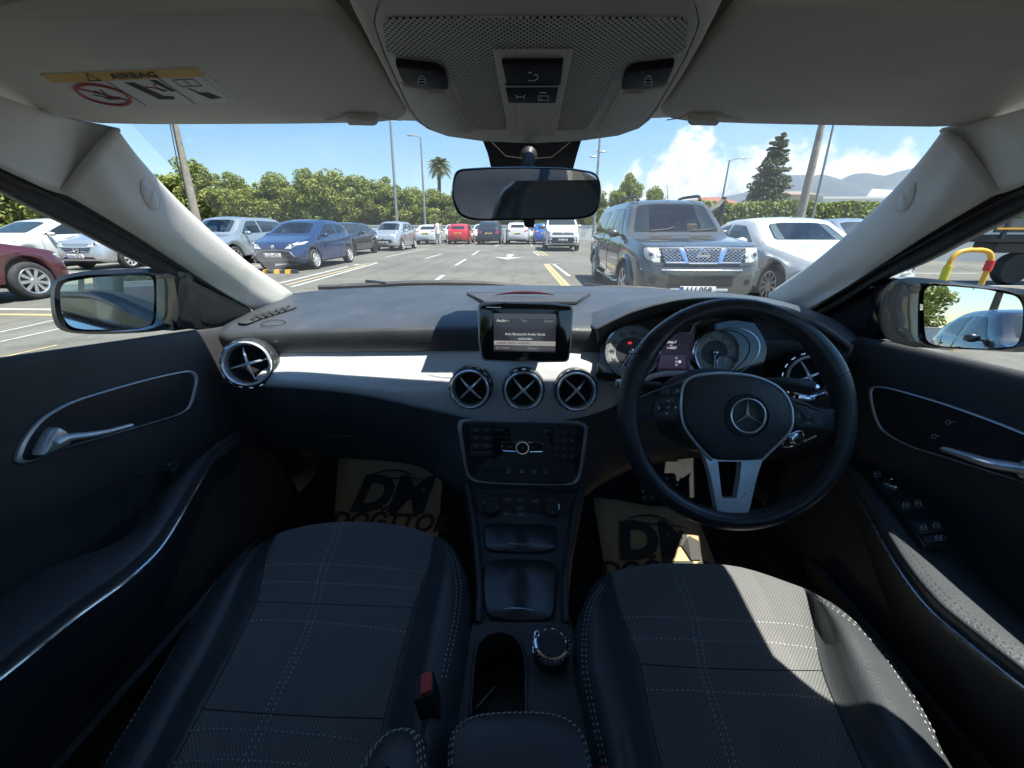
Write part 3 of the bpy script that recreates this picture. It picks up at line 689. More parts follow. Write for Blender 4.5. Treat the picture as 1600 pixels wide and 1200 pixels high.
icon_line(m, rp, [(1040, 610), (1040, 600), (1050, 600)], M['white']); icon_line(m, rp, [(1062, 612), (1078, 612), (1070, 602)], M['white'], .0007, True); icon_line(m, rp, [(1048, 580), (1075, 580)], M['greyink'])
m.build('switch_icons', RAD)
m = MB()   # controller
for pts, lab in (([(590, 272), (748, 272), (735, 310), (735, 345), (748, 378), (600, 370), (586, 355)], 'BACK'), ([(872, 275), (1028, 287), (1030, 378), (880, 382), (888, 345), (888, 308)], 'FAV')):
    P = rp.pts(zz(roundpoly(pts, 12))); m.bplate(P, pn, -.001, .006, .001, M['hard']); m.tube([p + pn * .0055 for p in P], .0013, M['bright'], 6, closed=True)
    m.text(lab, sum(P, V()) / len(P) + pn * .0064, xd, yd, .0035, M['greyink'])
kc = rp.at(*zz([(810, 330)])[0])
kr = (rp.at(*zz([(882, 330)])[0]) - kc).length
m.lathe([(kr, 0), (kr, .012), (kr * .96, .0135), (kr * .86, .0135), (kr * .84, .012), (.0003, .0125)], kc, pn, M['bright'], 36)
m.lathe([(kr * .86, .0132), (kr * .3, .0142), (.0003, .0144)], kc, pn, M['hard'], 30)
for k in range(18):
    a = 2 * math.pi * k / 18; d = xd * math.cos(a) + yd * math.sin(a); m.ellipsoid(kc + d * kr + pn * .009, (.0014, .0014, .003), M['bright'], 4)
m.text('OK', kc + pn * .0146, xd, yd, .0038, M['greyink'])
m.build('control_knob', RAD, 'chrome rotary knob between two chrome-edged keys')

# ---- overhead console
oa, ob = PY(833, 219, .66), PY(838, 0, .365)
ta = (ob - oa).normalized(); on = V((1, 0, 0)).cross(ta); on = on if on.z < 0 else -on
op = Plane(oa, on)
u1 = [(598, -14), (587, 8), (583, 31), (591, 56), (600, 82), (612, 108), (625, 138), (640, 168), (653, 185), (670, 198), (700, 210), (756, 218), (833, 221), (910, 217), (965, 209), (997, 197), (1012, 184), (1025, 168), (1043, 138), (1060, 108), (1074, 82), (1085, 56), (1094, 31), (1090, 8), (1080, -14), (1000, -30), (838, -34), (680, -30)]
u0 = [(505, -60), (512, -22), (530, 18), (548, 55), (567, 85), (588, 118), (606, 148), (624, 176), (642, 193), (664, 204), (698, 213), (756, 220), (833, 223), (910, 219), (968, 212), (1003, 202), (1024, 190), (1042, 174), (1066, 146), (1085, 118), (1106, 85), (1124, 55), (1142, 18), (1160, -22), (1168, -60), (1040, -100), (838, -108), (640, -100)]
hp = Plane(V((0, .66, 1.408)), (0, .12, -1))
P0 = [(op.at(a, c) + op.n * (-.030)) for a, c in u0]; P1 = op.pts(u1)
P0 = [V((p.x, p.y, min(p.z, 1.44))) for p in P0]
m = MB(); Pm = [a.lerp(c, .45) + on * .010 for a, c in zip(P0, P1)]; Pn = [a.lerp(c, .8) + on * .008 for a, c in zip(P0, P1)]
m.grid([P0, [a.lerp(c, .15) + on * .006 for a, c in zip(P0, P1)], Pm, Pn, [p + on * .002 for p in P1], [p - on * .004 for p in P1]], M['lining'], close_u=True)
OV = m.build('overhead_console', CAR, 'cloth-covered overhead console bulge with reading lamps', angle=60)
sc6 = 2.857
def z6(l): return [(560 + a / sc6, c / sc6) for a, c in l]
fullp = [(a * .992 + 838 * .008, c * .992 + 1) for a, c in u1]
m = MB()
m.bplate(op.pts(smooth2(fullp, 2)), on, -.004, .003, .002, M['over'])
# microphone / speaker mesh field, set 1 mm proud
perfL = roundpoly(z6([(105, 70), (130, 55), (790, 48), (790, 190), (605, 195), (660, 565), (525, 560), (470, 455), (420, 330), (395, 260), (340, 235), (160, 222), (125, 200)]), 5)
perfR = roundpoly(z6([(1475, 70), (1450, 55), (792, 48), (792, 190), (955, 195), (880, 568), (1015, 562), (1085, 455), (1140, 330), (1170, 262), (1220, 235), (1430, 215), (1462, 195)]), 5)
for q in (perfL, perfR): m.plate(op.pts(q, .003), [], on, 0, .0012, M['perf'])
for sg in (1, -1):
    fx = (lambda a: a) if sg > 0 else (lambda a: 1578 - a)
    m.bplate(op.pts(roundpoly(z6([(fx(185), 345), (fx(300), 372), (fx(395), 370), (fx(430), 430), (fx(470), 500), (fx(515), 575), (fx(430), 590), (fx(340), 555), (fx(285), 500), (fx(230), 430)]), 6), .003), on, 0, .003, .002, M['over'])
m.bplate(op.pts(z6([(600, 192), (960, 192), (880, 582), (672, 582)]), .003), on, 0, .0035, .0015, M['over'])
m.bplate(op.pts(z6([(707, 418), (842, 418), (826, 558), (718, 558)]), .0065), on, 0, .002, .001, M['over'])
m.build('console_panel', OV, 'grey plastic panel with perforated fields')
# reading lamps lens
for sg in (1, -1):
    fx = (lambda a: a) if sg > 0 else (lambda a: 1578 - a)
    m = MB(); m.bplate(op.pts(roundpoly(z6([(fx(300), 380), (fx(390), 378), (fx(430), 450), (fx(455), 520), (fx(390), 560), (fx(330), 520), (fx(290), 440)]), 8), .006), on, 0, .002, .001, M['over']); m.build('reading_lamp', OV, 'pale reading lamp lens')
    m = MB(); m.bplate(op.pts(roundpoly(z6([(fx(160), 240), (fx(345), 262), (fx(385), 285), (fx(404), 358), (fx(370), 358), (fx(215), 335), (fx(190), 315)]), 6), .003), on, 0, .006, .002, M['gloss2'])
    ic = [(278, 282), (262, 300), (262, 328), (296, 328), (296, 300), (278, 300)]
    m.tube(op.pts(z6([(fx(a), c) for a, c in [(264, 300), (296, 300), (296, 328), (264, 328)]]), .0095), .0005, M['greyink'], 4, closed=True)
    m.tube(op.pts(z6([(fx(264), 314), (fx(296), 314)]), .0095), .0005, M['greyink'], 4); m.tube(op.pts(z6([(fx(266), 294), (fx(280), 284), (fx(294), 294)]), .0095), .0005, M['greyink'], 4)
    m.build('lamp_switch', OV, 'black lamp switch with a lamp symbol')
m = MB(); m.bplate(op.pts(z6([(640, 222), (916, 220), (905, 325), (662, 325)]), .0065), on, 0, .004, .0015, M['gloss2'])
m.bplate(op.pts(z6([(655, 338), (896, 336), (882, 412), (670, 412)]), .0065), on, 0, .004, .0015, M['gloss2'])
m.tube(op.pts(z6([(655, 331), (895, 330)]), .0105), .0007, M['greyink'], 5)
for l in ([(758, 300), (785, 302), (802, 292), (802, 276), (785, 270)], [(760, 262), (775, 262)], [(702, 370), (712, 378), (706, 386)], [(714, 378), (732, 378)], [(745, 370), (735, 378), (741, 386)]): m.tube(op.pts(z6(l), .0108), .0006, M['greyink'], 4)
m.tube(op.pts(z6([(804, 374), (850, 374), (850, 394), (804, 394)]), .0108), .0006, M['greyink'], 4, closed=True); m.tube(op.pts(z6([(816, 374), (816, 394)]), .0108), .0005, M['greyink'], 4); m.tube(op.pts(z6([(812, 358), (840, 358)]), .0108), .0007, M['greyink'], 4)
m.build('roof_switch', OV, 'black central switch block with lamp symbols')

# ---- sun visors
vt_ = V((0, -.24, .037)).normalized(); vn = V((0, -.037, -.24)).normalized(); vp = Plane((0, .64, 1.372), vn)
for s in (-1, 1):
    if s < 0: q = [(163, 195), (400, 196), (560, 194), (618, 190), (636, 180), (628, 164), (600, 125), (570, 85), (545, 55), (515, 28), (470, 16), (240, 21), (0, 30), (-190, 44), (-260, 70), (-240, 105), (-60, 148), (60, 181), (110, 186)]
    else: q = [(1518, 199), (1300, 198), (1100, 193), (1050, 188), (1032, 178), (1042, 162), (1072, 125), (1102, 85), (1130, 50), (1165, 18), (1230, 10), (1420, 14), (1660, 24), (1850, 44), (1920, 70), (1900, 105), (1720, 148), (1610, 178), (1560, 186)]
    P = [vp.at(a, c) for a, c in smooth2(q, 3)]
    m = MB(); m.bplate(P, vn, -.016, .0, .005, M['visor'])
    vis = m.build('sun_visor', CAR, 'folded-up grey sun visor ' + ('with an airbag warning sticker on the passenger side' if s < 0 else 'on the driver side, plain'), angle=60)
    # hinge clip
    qx = 566 if s < 0 else 1100
    m = MB(); m.bplate(vp.pts(roundpoly([(qx - 24, 176), (qx + 22, 178), (qx + 26, 185), (qx + 20, 190), (qx - 22, 189), (qx - 27, 182)], 3), .0), vn, 0, .006, .003, M['over'])
    m.tube(vp.pts(catmull and [(qx - 58, 186), (qx - 34, 183), (qx - 26, 177), (qx, 175.5), (qx + 26, 177), (qx + 34, 183), (qx + 60, 187)], .001), .0006, M['over'], 6)
    m.build('visor_clip', vis)
    if s < 0:   # warning sticker
        sc5 = 4.706
        def z5(l): return [(60 + a / sc5, 90 + c / sc5) for a, c in l]
        m = MB(); L = lambda l, h0, h1, mt: m.plate(vp.pts(z5(l), 0), [], vn, h0, h1, mt)
        L([(10, 118), (1170, 70), (1478, 322), (430, 362)], 0, .0006, M['white'])
        L([(10, 118), (1170, 70), (1228, 132), (110, 182)], .0006, .0009, M['yelp'])
        def bil(u, v):   # u along, v down the white area, in sticker coordinates
            a, b2, c, d = V((110, 182, 0)), V((1228, 132, 0)), V((1478, 322, 0)), V((430, 362, 0))
            p = a.lerp(b2, u).lerp(d.lerp(c, u), v); return (p.x, p.y)
        h = .0008
        for u in (.345, .69): m.tube(vp.pts(z5([bil(u, 0), bil(u, 1)]), h), .0004, M['ink'], 4)
        ci = [bil(.19 + .145 * math.cos(t), .5 + .42 * math.sin(t)) for t in [2*math.pi*k/28 for k in range(28)]]
        m.tube(vp.pts(z5(ci), h), .0019, M['redp'], 6, closed=True)
        m.tube(vp.pts(z5([bil(.085, .2), bil(.30, .8)]), h), .0010, M['redp'], 6)
        for l in ([(.16, .62), (.26, .62), (.27, .72), (.17, .72)], [(.44, .10), (.50, .12), (.56, .66), (.62, .70), (.60, .80), (.50, .78)], [(.70 - .08, .05), (.66, .06), (.68, .5), (.655, .5)], [(.80, .60), (.88, .60), (.92, .82), (.84, .84)]):
            L([bil(*q_) for q_ in l], .0006, .001, M['ink'])
        for l in ([(.17, .35), (.20, .6)], [(.22, .32), (.20, .6)], [(.12, .5), (.18, .62)], [(.53, .30), (.58, .34), (.61, .5)], [(.79, .42), (.82, .62)]): m.tube(vp.pts(z5([bil(*q_) for q_ in l]), h), .0008, M['redp'] if l[0][0] > .5 and l[0][0] < .6 else M['ink'], 4)
        m.tube(vp.pts(z5([bil(.63 + .035 * math.cos(t), .32 + .14 * math.sin(t)) for t in [k * .7 for k in range(9)]]), h), .0005, M['ink'], 4, closed=True)
        m.tube(vp.pts(z5([bil(.76, .08), bil(.90, .08), bil(.90, .34), bil(.76, .34)]), h), .0004, M['ink'], 4, closed=True); m.tube(vp.pts(z5([bil(.83, .08), bil(.83, .34)]), h), .0004, M['ink'], 4)
        for k in range(5): L([bil(.955, .06 + k * .18), bil(.985, .06 + k * .18), bil(.985, .18 + k * .18), bil(.955, .18 + k * .18)], .0006, .0009, M['greyink'])
        tx = (vp.at(*z5([(890, 105)])[0]) - vp.at(*z5([(480, 122)])[0])); up_ = (vp.at(*z5([(640, 100)])[0]) - vp.at(*z5([(715, 160)])[0]))
        m.text('AIRBAG', vp.at(*z5([(700, 124)])[0]) + vn * .0011, tx, up_, tx.length / 4.1, M['ink'], bold=.02)
        m.tube(vp.pts(z5([(350, 108), (460, 158), (372, 164)]), .001), .0006, M['ink'], 4, closed=True)
        m.build('warning_sticker', vis, 'yellow and white AIRBAG warning sticker')

# ---- rear-view mirror
m = MB(); mn = V((.0, -1, -.30)).normalized()
vd = ray(823, 305).normalized(); want = V((-.42, -1, -.10)).normalized(); mn = (want - vd).normalized()
o = PY(823, 305, .69); mp = Plane(o, V((.11, -1, -.125)))
mo = roundpoly([(712, 264), (760, 261), (824, 260), (890, 262), (934, 269), (941, 290), (940, 316), (930, 338), (905, 344), (824, 345), (740, 346), (715, 338), (705, 312), (706, 285)], 14, 5)
m.bplate(mp.pts(mo), mp.n, -.028, 0, .004, M['gloss'])
MIR = m.build('rear_view_mirror', CAR, 'wide black-framed rear-view mirror hanging from the windscreen')
m = MB(); mi_ = roundpoly([(715, 268), (762, 264.5), (824, 263.5), (888, 265.5), (930, 272), (937, 291), (936, 315), (926, 334), (903, 339.5), (824, 341), (742, 341.5), (719, 334), (709, 311), (710, 287)], 12, 5)
P = mp.pts(mi_, .0012); cc = mp.at(823, 303, .0012)
m.plate(P, [], mp.n, 0, .0004, M['mirror']); m.build('glass', MIR)
m = MB(); m.bplate(mp.pts(roundpoly([(818, 343), (836, 343), (835, 356), (820, 355)], 2)), mp.n, -.008, -.001, .001, M['hard']); m.build('dip_lever', MIR)
m = MB()
A_ = [PY(a, c, y) for a, c, y in ((752, 214, .765), (762, 240, .785), (768, 266, .81), (895, 266, .81), (902, 240, .785), (910, 214, .765))]
mm = [p + V((0, .10, .0)) for p in A_]
m.grid([[p.lerp(A_[5], 0) for p in A_], mm], M['hard'], close_u=True); tri = tessellate_polygon([A_]); m.add(A_, [list(t) for t in tri], M['hard'])
m.tube([PY(a, c, .762) for a, c in ((768, 222), (790, 244), (825, 249), (862, 246), (892, 222))], .0012, M['void'], 5)
m.lathe([(.014, 0), (.015, .006), (.010, .012), (.006, .016)], PY(826, 244, .775), (0, -1, -.1), M['hard'], 20)
m.tube([PY(826, 246, .765), PY(826, 251, .74), PY(825, 275, .72)], .010, M['hard'], 10)
m.build('mirror_mount', MIR)

# ---- door mirrors
def door_mirror(s, out, inn, X0, label, want, extra):
    cx = sum(a for a, _ in inn) / len(inn); cy = sum(c for _, c in inn) / len(inn)
    o = PY(cx, cy, .80); vd = ray(cx, cy).normalized(); n = (V(want).normalized() - vd).normalized()
    hn = V((-s * (.40 if s < 0 else .27), -1, .05)).normalized(); P = Plane(o, hn)
    m = MB(); loop = P.pts(smooth2(out, 4)); c = sum(loop, V()) / len(loop); il = resample(P.pts(smooth2(inn, 4)), len(loop), True)
    # shell: from the rim forward to a rounded back
    il = [min(P.pts(smooth2(inn, 6)), key=lambda q: ((q - p).length)) for p in loop]
    m.grid([[p + hn * (-.010) for p in il], [p.lerp(q, .4) + hn * .004 for p, q in zip(il, loop)], [q for q in loop], [q - hn * .03 for q in loop], [c + (q - c) * .93 - hn * .07 for q in loop], [c + (q - c) * .7 - hn * .105 for q in loop], [c + (q - c) * .1 - hn * .12 for q in loop]], M['blackpaint'], close_u=True)
    root = m.build('door_mirror', CAR, label, angle=50)
    m = MB(); GP = Plane(o - hn * .004, n); g = GP.pts(roundpoly([(a, c_) for a, c_ in inn], 10, 4)); m.plate(g, [], n, -.002, 0, M['mirror'], side=M['seal']); m.build('mirror_glass', root)
    m = MB(); q = [PX(a, c_, s * .80) for a, c_ in extra]; m.grid([q, [p + V((s * .12, .02, 0)) for p in q]], M['hard'], close_u=True); m.add(q, [list(range(len(q)))], M['hard']); m.build('mirror_arm', root)
    return root
door_mirror(-1, [(80, 452), (88, 436), (130, 424), (200, 420), (255, 420), (290, 428), (297, 470), (296, 505), (262, 515), (200, 521), (120, 521), (90, 512), (80, 485)],
            [(93, 455), (100, 441), (150, 433), (205, 430), (238, 431), (241, 450), (240, 500), (232, 511), (180, 515), (130, 515), (108, 510), (96, 490)], -.9,
            'black door mirror outside the passenger window, reflecting the dark flank of the car', (.2, -1, -.03), [(270, 498), (300, 492), (302, 513), (272, 517)])
door_mirror(1, [(1375, 480), (1385, 448), (1400, 437), (1440, 434), (1520, 444), (1600, 452), (1660, 462), (1672, 500), (1660, 540), (1610, 550), (1520, 547), (1440, 543), (1390, 532), (1376, 512)],
            [(1443, 460), (1449, 447), (1470, 446), (1540, 452), (1590, 463), (1599, 480), (1597, 520), (1588, 541), (1540, 545), (1470, 541), (1448, 535), (1444, 510)], .9,
            'black door mirror outside the driver window, reflecting sky, trees and a parked car', (.28, -1, .03), [(1372, 504), (1395, 507), (1395, 531), (1372, 528)])
# ---- instrument cluster
M['dial'] = mat('grey_dial_face', (.30, .31, .31), .4); M['dialc'] = mat('dark_dial_centre', (.05, .052, .055), .4)
co_ = PY(1060, 550, .815); cn = V((-.10, -1, .30)).normalized(); cp = Plane(co_, cn)
m = MB(); m.bplate(cp.pts(roundpoly([(930, 596), (938, 540), (962, 506), (1010, 488), (1100, 480), (1180, 492), (1205, 540), (1195, 605)], 14)), cn, -.03, -.012, .003, M['gloss'])
CL = m.build('instrument_cluster', CAR, 'instrument cluster with two round gauges behind the wheel')
cx_ = (cp.at(1100, 550) - cp.at(1000, 550)).normalized(); cy_ = cn.cross(cx_); cy_ = cy_ if cy_.z > 0 else -cy_
CS = (cp.at(1110, 550) - cp.at(1010, 550)).length / 100
def z7(l): return [(940 + a / 6.154, 490 + c / 6.154) for a, c in l]
def gauge(cx, cy, r, nums, name, lab, a0, a1, needle):
    o = cp.at(cx, cy); R = r * CS; m = MB()
    m.lathe([(R * 1.08, -.012), (R * 1.08, .004), (R * 1.03, .006), (R * 1.0, -.002)], o, cn, M['chrome'], 48)
    m.lathe([(R * 1.0, -.004), (R * .62, -.006), (R * .60, -.007)], o, cn, M['dial'], 48)
    m.lathe([(R * .60, -.0065), (.0003, -.0068)], o, cn, M['dialc'], 40)
    for i in range(len(nums) * 4 - 3):
        a = a0 + (a1 - a0) * i / (len(nums) * 4 - 4); d = cx_ * math.cos(a) + cy_ * math.sin(a)
        m.tube([o + d * R * (.97 if 1 else 1) - cn * .003, o + d * R * (.90 if i % 4 else .86) - cn * .0035], .0004, M['ink'], 4)
        if i % 4 == 0: m.text(nums[i // 4], o + d * R * .75 - cn * .0045, cx_, cy_, R * .22, M['ink'], bold=.015)
    d = cx_ * math.cos(needle) + cy_ * math.sin(needle)
    m.tube([o - d * R * .12, o + d * R * .86], [.0016, .0007], M['white'], 6); m.ellipsoid(o, (.006, .006, .006), M['chrome'], 8)
    return m, o, R
m, o, R = gauge(987, 550, 42, ['0', '20', '40', '60', '80', '100', '120', '140', '160', '180', '200'], '', '', R_(235), R_(-55), R_(238))
m.plate([o + cx_ * a + cy_ * c - cn * .003 for a, c in ((-.008, .022), (.0, .022), (.0, .017), (-.008, .017))], [], cn, 0, .0005, mat('red_warning_lamp', (.3, .01, .01), .4, emit=(.25, .01, .015), estr=1))
m.build('speedometer', CL, 'left gauge, grey speedometer dial with a red warning lamp')
m, o, R = gauge(1118, 551, 33.5, ['0', '1', '2', '3', '4', '5', '6', '7'], '', '', R_(268), R_(-20), R_(268))
oo = cp.at(*z7([(1190, 480)])[0]); m.lathe([(R * .42, -.001), (R * .38, .001), (R * .36, -.003)], oo, cn, M['chrome'], 28); m.lathe([(R * .36, -.003), (.0003, -.003)], oo, cn, M['dial'], 20); m.tube([oo, oo + cy_ * R * .28 + cx_ * .002], .0007, M['white'], 5)
ov = z7([(900, 380), (940, 290), (1040, 200), (1160, 150), (1290, 140), (1400, 165), (1480, 225), (1515, 300), (1495, 400), (1420, 490), (1310, 580), (1230, 610), (1080, 610), (960, 540), (915, 460)])
m.tube(cp.pts(smooth2(ov, 4), .002), .0012, M['chrome'], 6, closed=True)
m.build('rev_counter', CL, 'right gauge, grey rev counter in an oval chrome ring')
M['disp'] = mat('cluster_display', (.01, .01, .012), .2, emit=(.004, .003, .006)); M['dispt'] = mat('cluster_display_text', (.2, .2, .2), .4, emit=(.26, .24, .26))
m = MB(); m.plate(cp.pts(z7([(560, 205), (860, 190), (890, 110), (920, 130), (860, 550), (545, 560)])), [], cn, -.012, -.0105, M['disp'])
m.plate(cp.pts(z7([(580, 402), (820, 400), (818, 525), (560, 528)])), [], cn, -.0105, -.0100, mat('cluster_band', (.02, .016, .03), .2, emit=(.010, .008, .015)))
for tx, px_, py_, sz in (('9966.7', 682, 276, 4.6), ('km', 680, 303, 2.6), ('110007', 684, 330, 4.4), ('R', 731, 430, 3.6), ('N', 731, 463, 3.4), ('D', 731, 494, 3.8)):
    q = z7([(px_, py_)])[0]; m.text(tx, cp.at(q[0], q[1], -.009), cx_, cy_, sz * CS * 1.25, M['dispt'], bold=.01)
m.plate(cp.pts(z7([(752, 452), (775, 452), (775, 476), (752, 476)]), -.0095), [], cn, 0, .0004, M['dispt'])
m.tube(cp.pts(z7([(640, 252), (758, 256), (760, 305)]), -.009), .0005, M['greyink'], 4); m.tube(cp.pts(z7([(560, 380), (528, 475)]), -.002), .0009, M['chrome'], 4); m.tube(cp.pts(z7([(745, 185), (858, 187), (895, 110), (980, 60)]), -.004), .0008, M['greyink'], 4)
m.build('trip_display', CL, 'small dark display with white mileage figures')
m = MB(); P = [PY(a, c, y) for a, c, y in ((1000, 612, .80), (1012, 592, .80), (1040, 584, .80), (1100, 584, .80), (1110, 590, .79), (1050, 592, .79), (1020, 600, .79))]
m.tube(catmull(P[:4], 5), .006, M['trim'], 8); m.build('cluster_surround', CL)
# hood over the cluster
b = MB()
H = [[(925, 512, .862), (955, 497, .86), (990, 481, .855), (1045, 467, .845), (1110, 462.5, .835), (1160, 465, .83), (1225, 478, .825), (1290, 502, .82), (1330, 534, .825)],
     [(929, 516, .845), (960, 500, .835), (995, 485, .82), (1048, 471, .805), (1110, 466, .795), (1160, 469, .79), (1222, 482, .79), (1286, 508, .795), (1330, 539, .81)],
     [(932, 522, .848), (963, 506, .838), (998, 490, .822), (1050, 476, .807), (1110, 471, .797), (1160, 474, .793), (1218, 488, .793), (1280, 514, .797), (1328, 545, .812)],
     [(934, 560, .88), (965, 520, .87), (1000, 500, .86), (1052, 486, .85), (1110, 480, .85), (1160, 484, .85), (1210, 498, .85), (1270, 524, .85), (1318, 560, .85)]]
far = [(900, 500, .93), (940, 484, .93), (985, 470, .93), (1045, 460, .93), (1110, 457.5, .93), (1165, 461, .93), (1235, 474, .92), (1310, 502, .90), (1345, 528, .88)]
b.patch([[PY(*p) for p in r] for r in [far] + H], M['softtop'], 5, 5, matf=lambda i, j: M['softtop'] if i < 7 else M['soft'])
b.build('cluster_hood', DASH, 'curved black hood over the instruments', solid=.004, angle=60)

# ---- steering wheel (own axes: wx right, wy up the wheel, wn towards the driver)
WR = .185; WC = PD(1148, 645, WR * FPX / 181)
wn = (V((0, -math.cos(R_(24)), math.sin(R_(24))))).normalized(); wx = XN.copy(); wy = wn.cross(wx); wy = wy if wy.z > 0 else -wy
wp = Plane(WC, wn)
def z8(l): return [(920 + a / 3.157, 460 + c / 3.157) for a, c in l]
def WPt(a, r, h=0): return WC + (wx * math.cos(a) + wy * math.sin(a)) * r + wn * h
def rimang(px, py): q = wp.at(px, py) - WC; return math.atan2(q.dot(wy), q.dot(wx))
m = MB(); N = 120; seg = 16; RM = WR - .0145; rows = []
aL0, aL1 = R_(150), R_(206); aR0, aR1 = R_(22), R_(-40)
def grip(a):
    a = math.degrees(a) % 360
    if a > 180: a -= 360
    def bump(c, w): 
        d = abs((a - c + 180) % 360 - 180); return max(0, 1 - (d / w)**2)
    return .0030 * max(bump(150, 22), bump(28, 22)) + .0018 * max(bump(180, 40), bump(0, 40))
for i in range(N):
    a = 2 * math.pi * i / N; g = grip(a); row = []
    for k in range(seg):
        t = 2 * math.pi * k / seg; row.append(WPt(a, RM - g * .5 + (.0145 + g) * math.cos(t), (.0145 + g) * math.sin(t)))
    rows.append(row)
def rmat(i, j):
    a = 360 * (i + .5) / N; return M['pleather'] if (150 <= a <= 208 or a <= 22 or a >= 318) else M['wleather']
M['wleather'] = mat('smooth_black_leather', (.026, .028, .031), .30, bump=(300, .25, 'v', .001), var=(6, .15))
m.grid(rows, M['wleather'], close_u=True, close_v=True, matf=rmat)
WHEEL = m.build('steering_wheel', CAR, 'black leather three-spoke steering wheel', angle=60)
m = MB()
for a in (150, 208, 22, 318): m.tube([WPt(R_(a), RM - .5 * grip(R_(a)) + (.0147 + grip(R_(a))) * math.cos(t), (.0147 + grip(R_(a))) * math.sin(t)) for t in [2*math.pi*k/16 for k in range(16)]], .0006, M['void'], 4, closed=True)
for a0, a1 in ((150, 208), (-42, 22)):   # zigzag lacing on the inside of the rim
    n_ = int((a1 - a0) * .9)
    for k in range(n_):
        a = R_(a0 + (a1 - a0) * (k + .5) / n_); r_ = RM - (.0138 + grip(a))
        m.tube([WPt(a, r_ + .0008, -.003), WPt(a + R_(.5), r_, .003)], .0006, M['dstitch'], 4)
m.build('rim_stitching', WHEEL)
hub = smooth2(z8([(455, 520), (462, 450), (500, 415), (560, 402), (640, 396), (720, 400), (800, 412), (880, 440), (940, 485), (975, 545), (986, 600), (980, 650), (945, 700), (880, 765), (835, 805), (800, 815), (640, 815), (600, 800), (550, 755), (490, 690), (455, 620)]), 4)
m = MB(); P = wp.pts(hub, 0); cc = sum(P, V()) / len(P)
m.grid([[p - wn * .03 for p in P], [p + wn * .004 for p in P], [p.lerp(cc, .03) + wn * .010 for p in P]] + [[p.lerp(cc, t) + wn * (.010 + .012 * (1 - (1 - t)**2.2)) for p in P] for t in (.08, .18, .3, .45, .6, .8, .97)], M['hub'] if 'hub' in M else M['soft'], close_u=True)
m.add([cc + wn * .022] + [p.lerp(cc, .97) + wn * .022 for p in P], [[0, i + 1, (i + 1) % len(P) + 1] for i in range(len(P))], M['soft'])
m.build('airbag_cover', WHEEL, 'domed black airbag cover with the round star emblem', angle=60)
m = MB()   # chrome edge round the hub, open at the foot
ce = z8([(600, 815), (560, 775), (500, 705), (460, 640), (448, 580), (450, 510), (462, 445), (500, 410), (560, 397), (640, 391), (725, 395), (805, 407), (885, 436), (945, 480), (982, 545), (992, 605), (985, 655), (950, 706), (885, 770), (845, 810)])
m.tube(wp.pts(smooth2(ce, 4, False), .0060), .0024, M['satin'], 8)
m.build('hub_trim', WHEEL, 'thin satin chrome line around the airbag cover')
ec = wp.at(*z8([(744, 595)])[0]) + wn * .0215; er = 25.2 / 181 * WR
m = MB(); m.lathe([(er * 1.33, -.004), (er * 1.31, .0015), (er * 1.24, .002), (er * 1.2, 0), (.0003, -.0005)], ec, wn, M['hard'], 40)
m.tube([ec + (wx * math.cos(t) + wy * math.sin(t)) * er + wn * .003 for t in [2*math.pi*k/48 for k in range(48)]], .0015, M['emb'], 8, closed=True)
for k in range(3):
    a = R_(90 + 120 * k); d = wx * math.cos(a) + wy * math.sin(a); w = wn.cross(d); e_ = d * er
    l0 = (wx * math.cos(a + R_(60)) + wy * math.sin(a + R_(60))) * er * .12; l1 = (wx * math.cos(a - R_(60)) + wy * math.sin(a - R_(60))) * er * .12
    c_ = ec + wn * .006
    m.add([ec + l0 + wn * .001, ec + e_ + wn * .003, ec + l1 + wn * .001, c_], [(0, 1, 3), (1, 2, 3)], M['emb'])
m.build('star_emblem', WHEEL, 'chrome three-pointed star in a ring', angle=20)
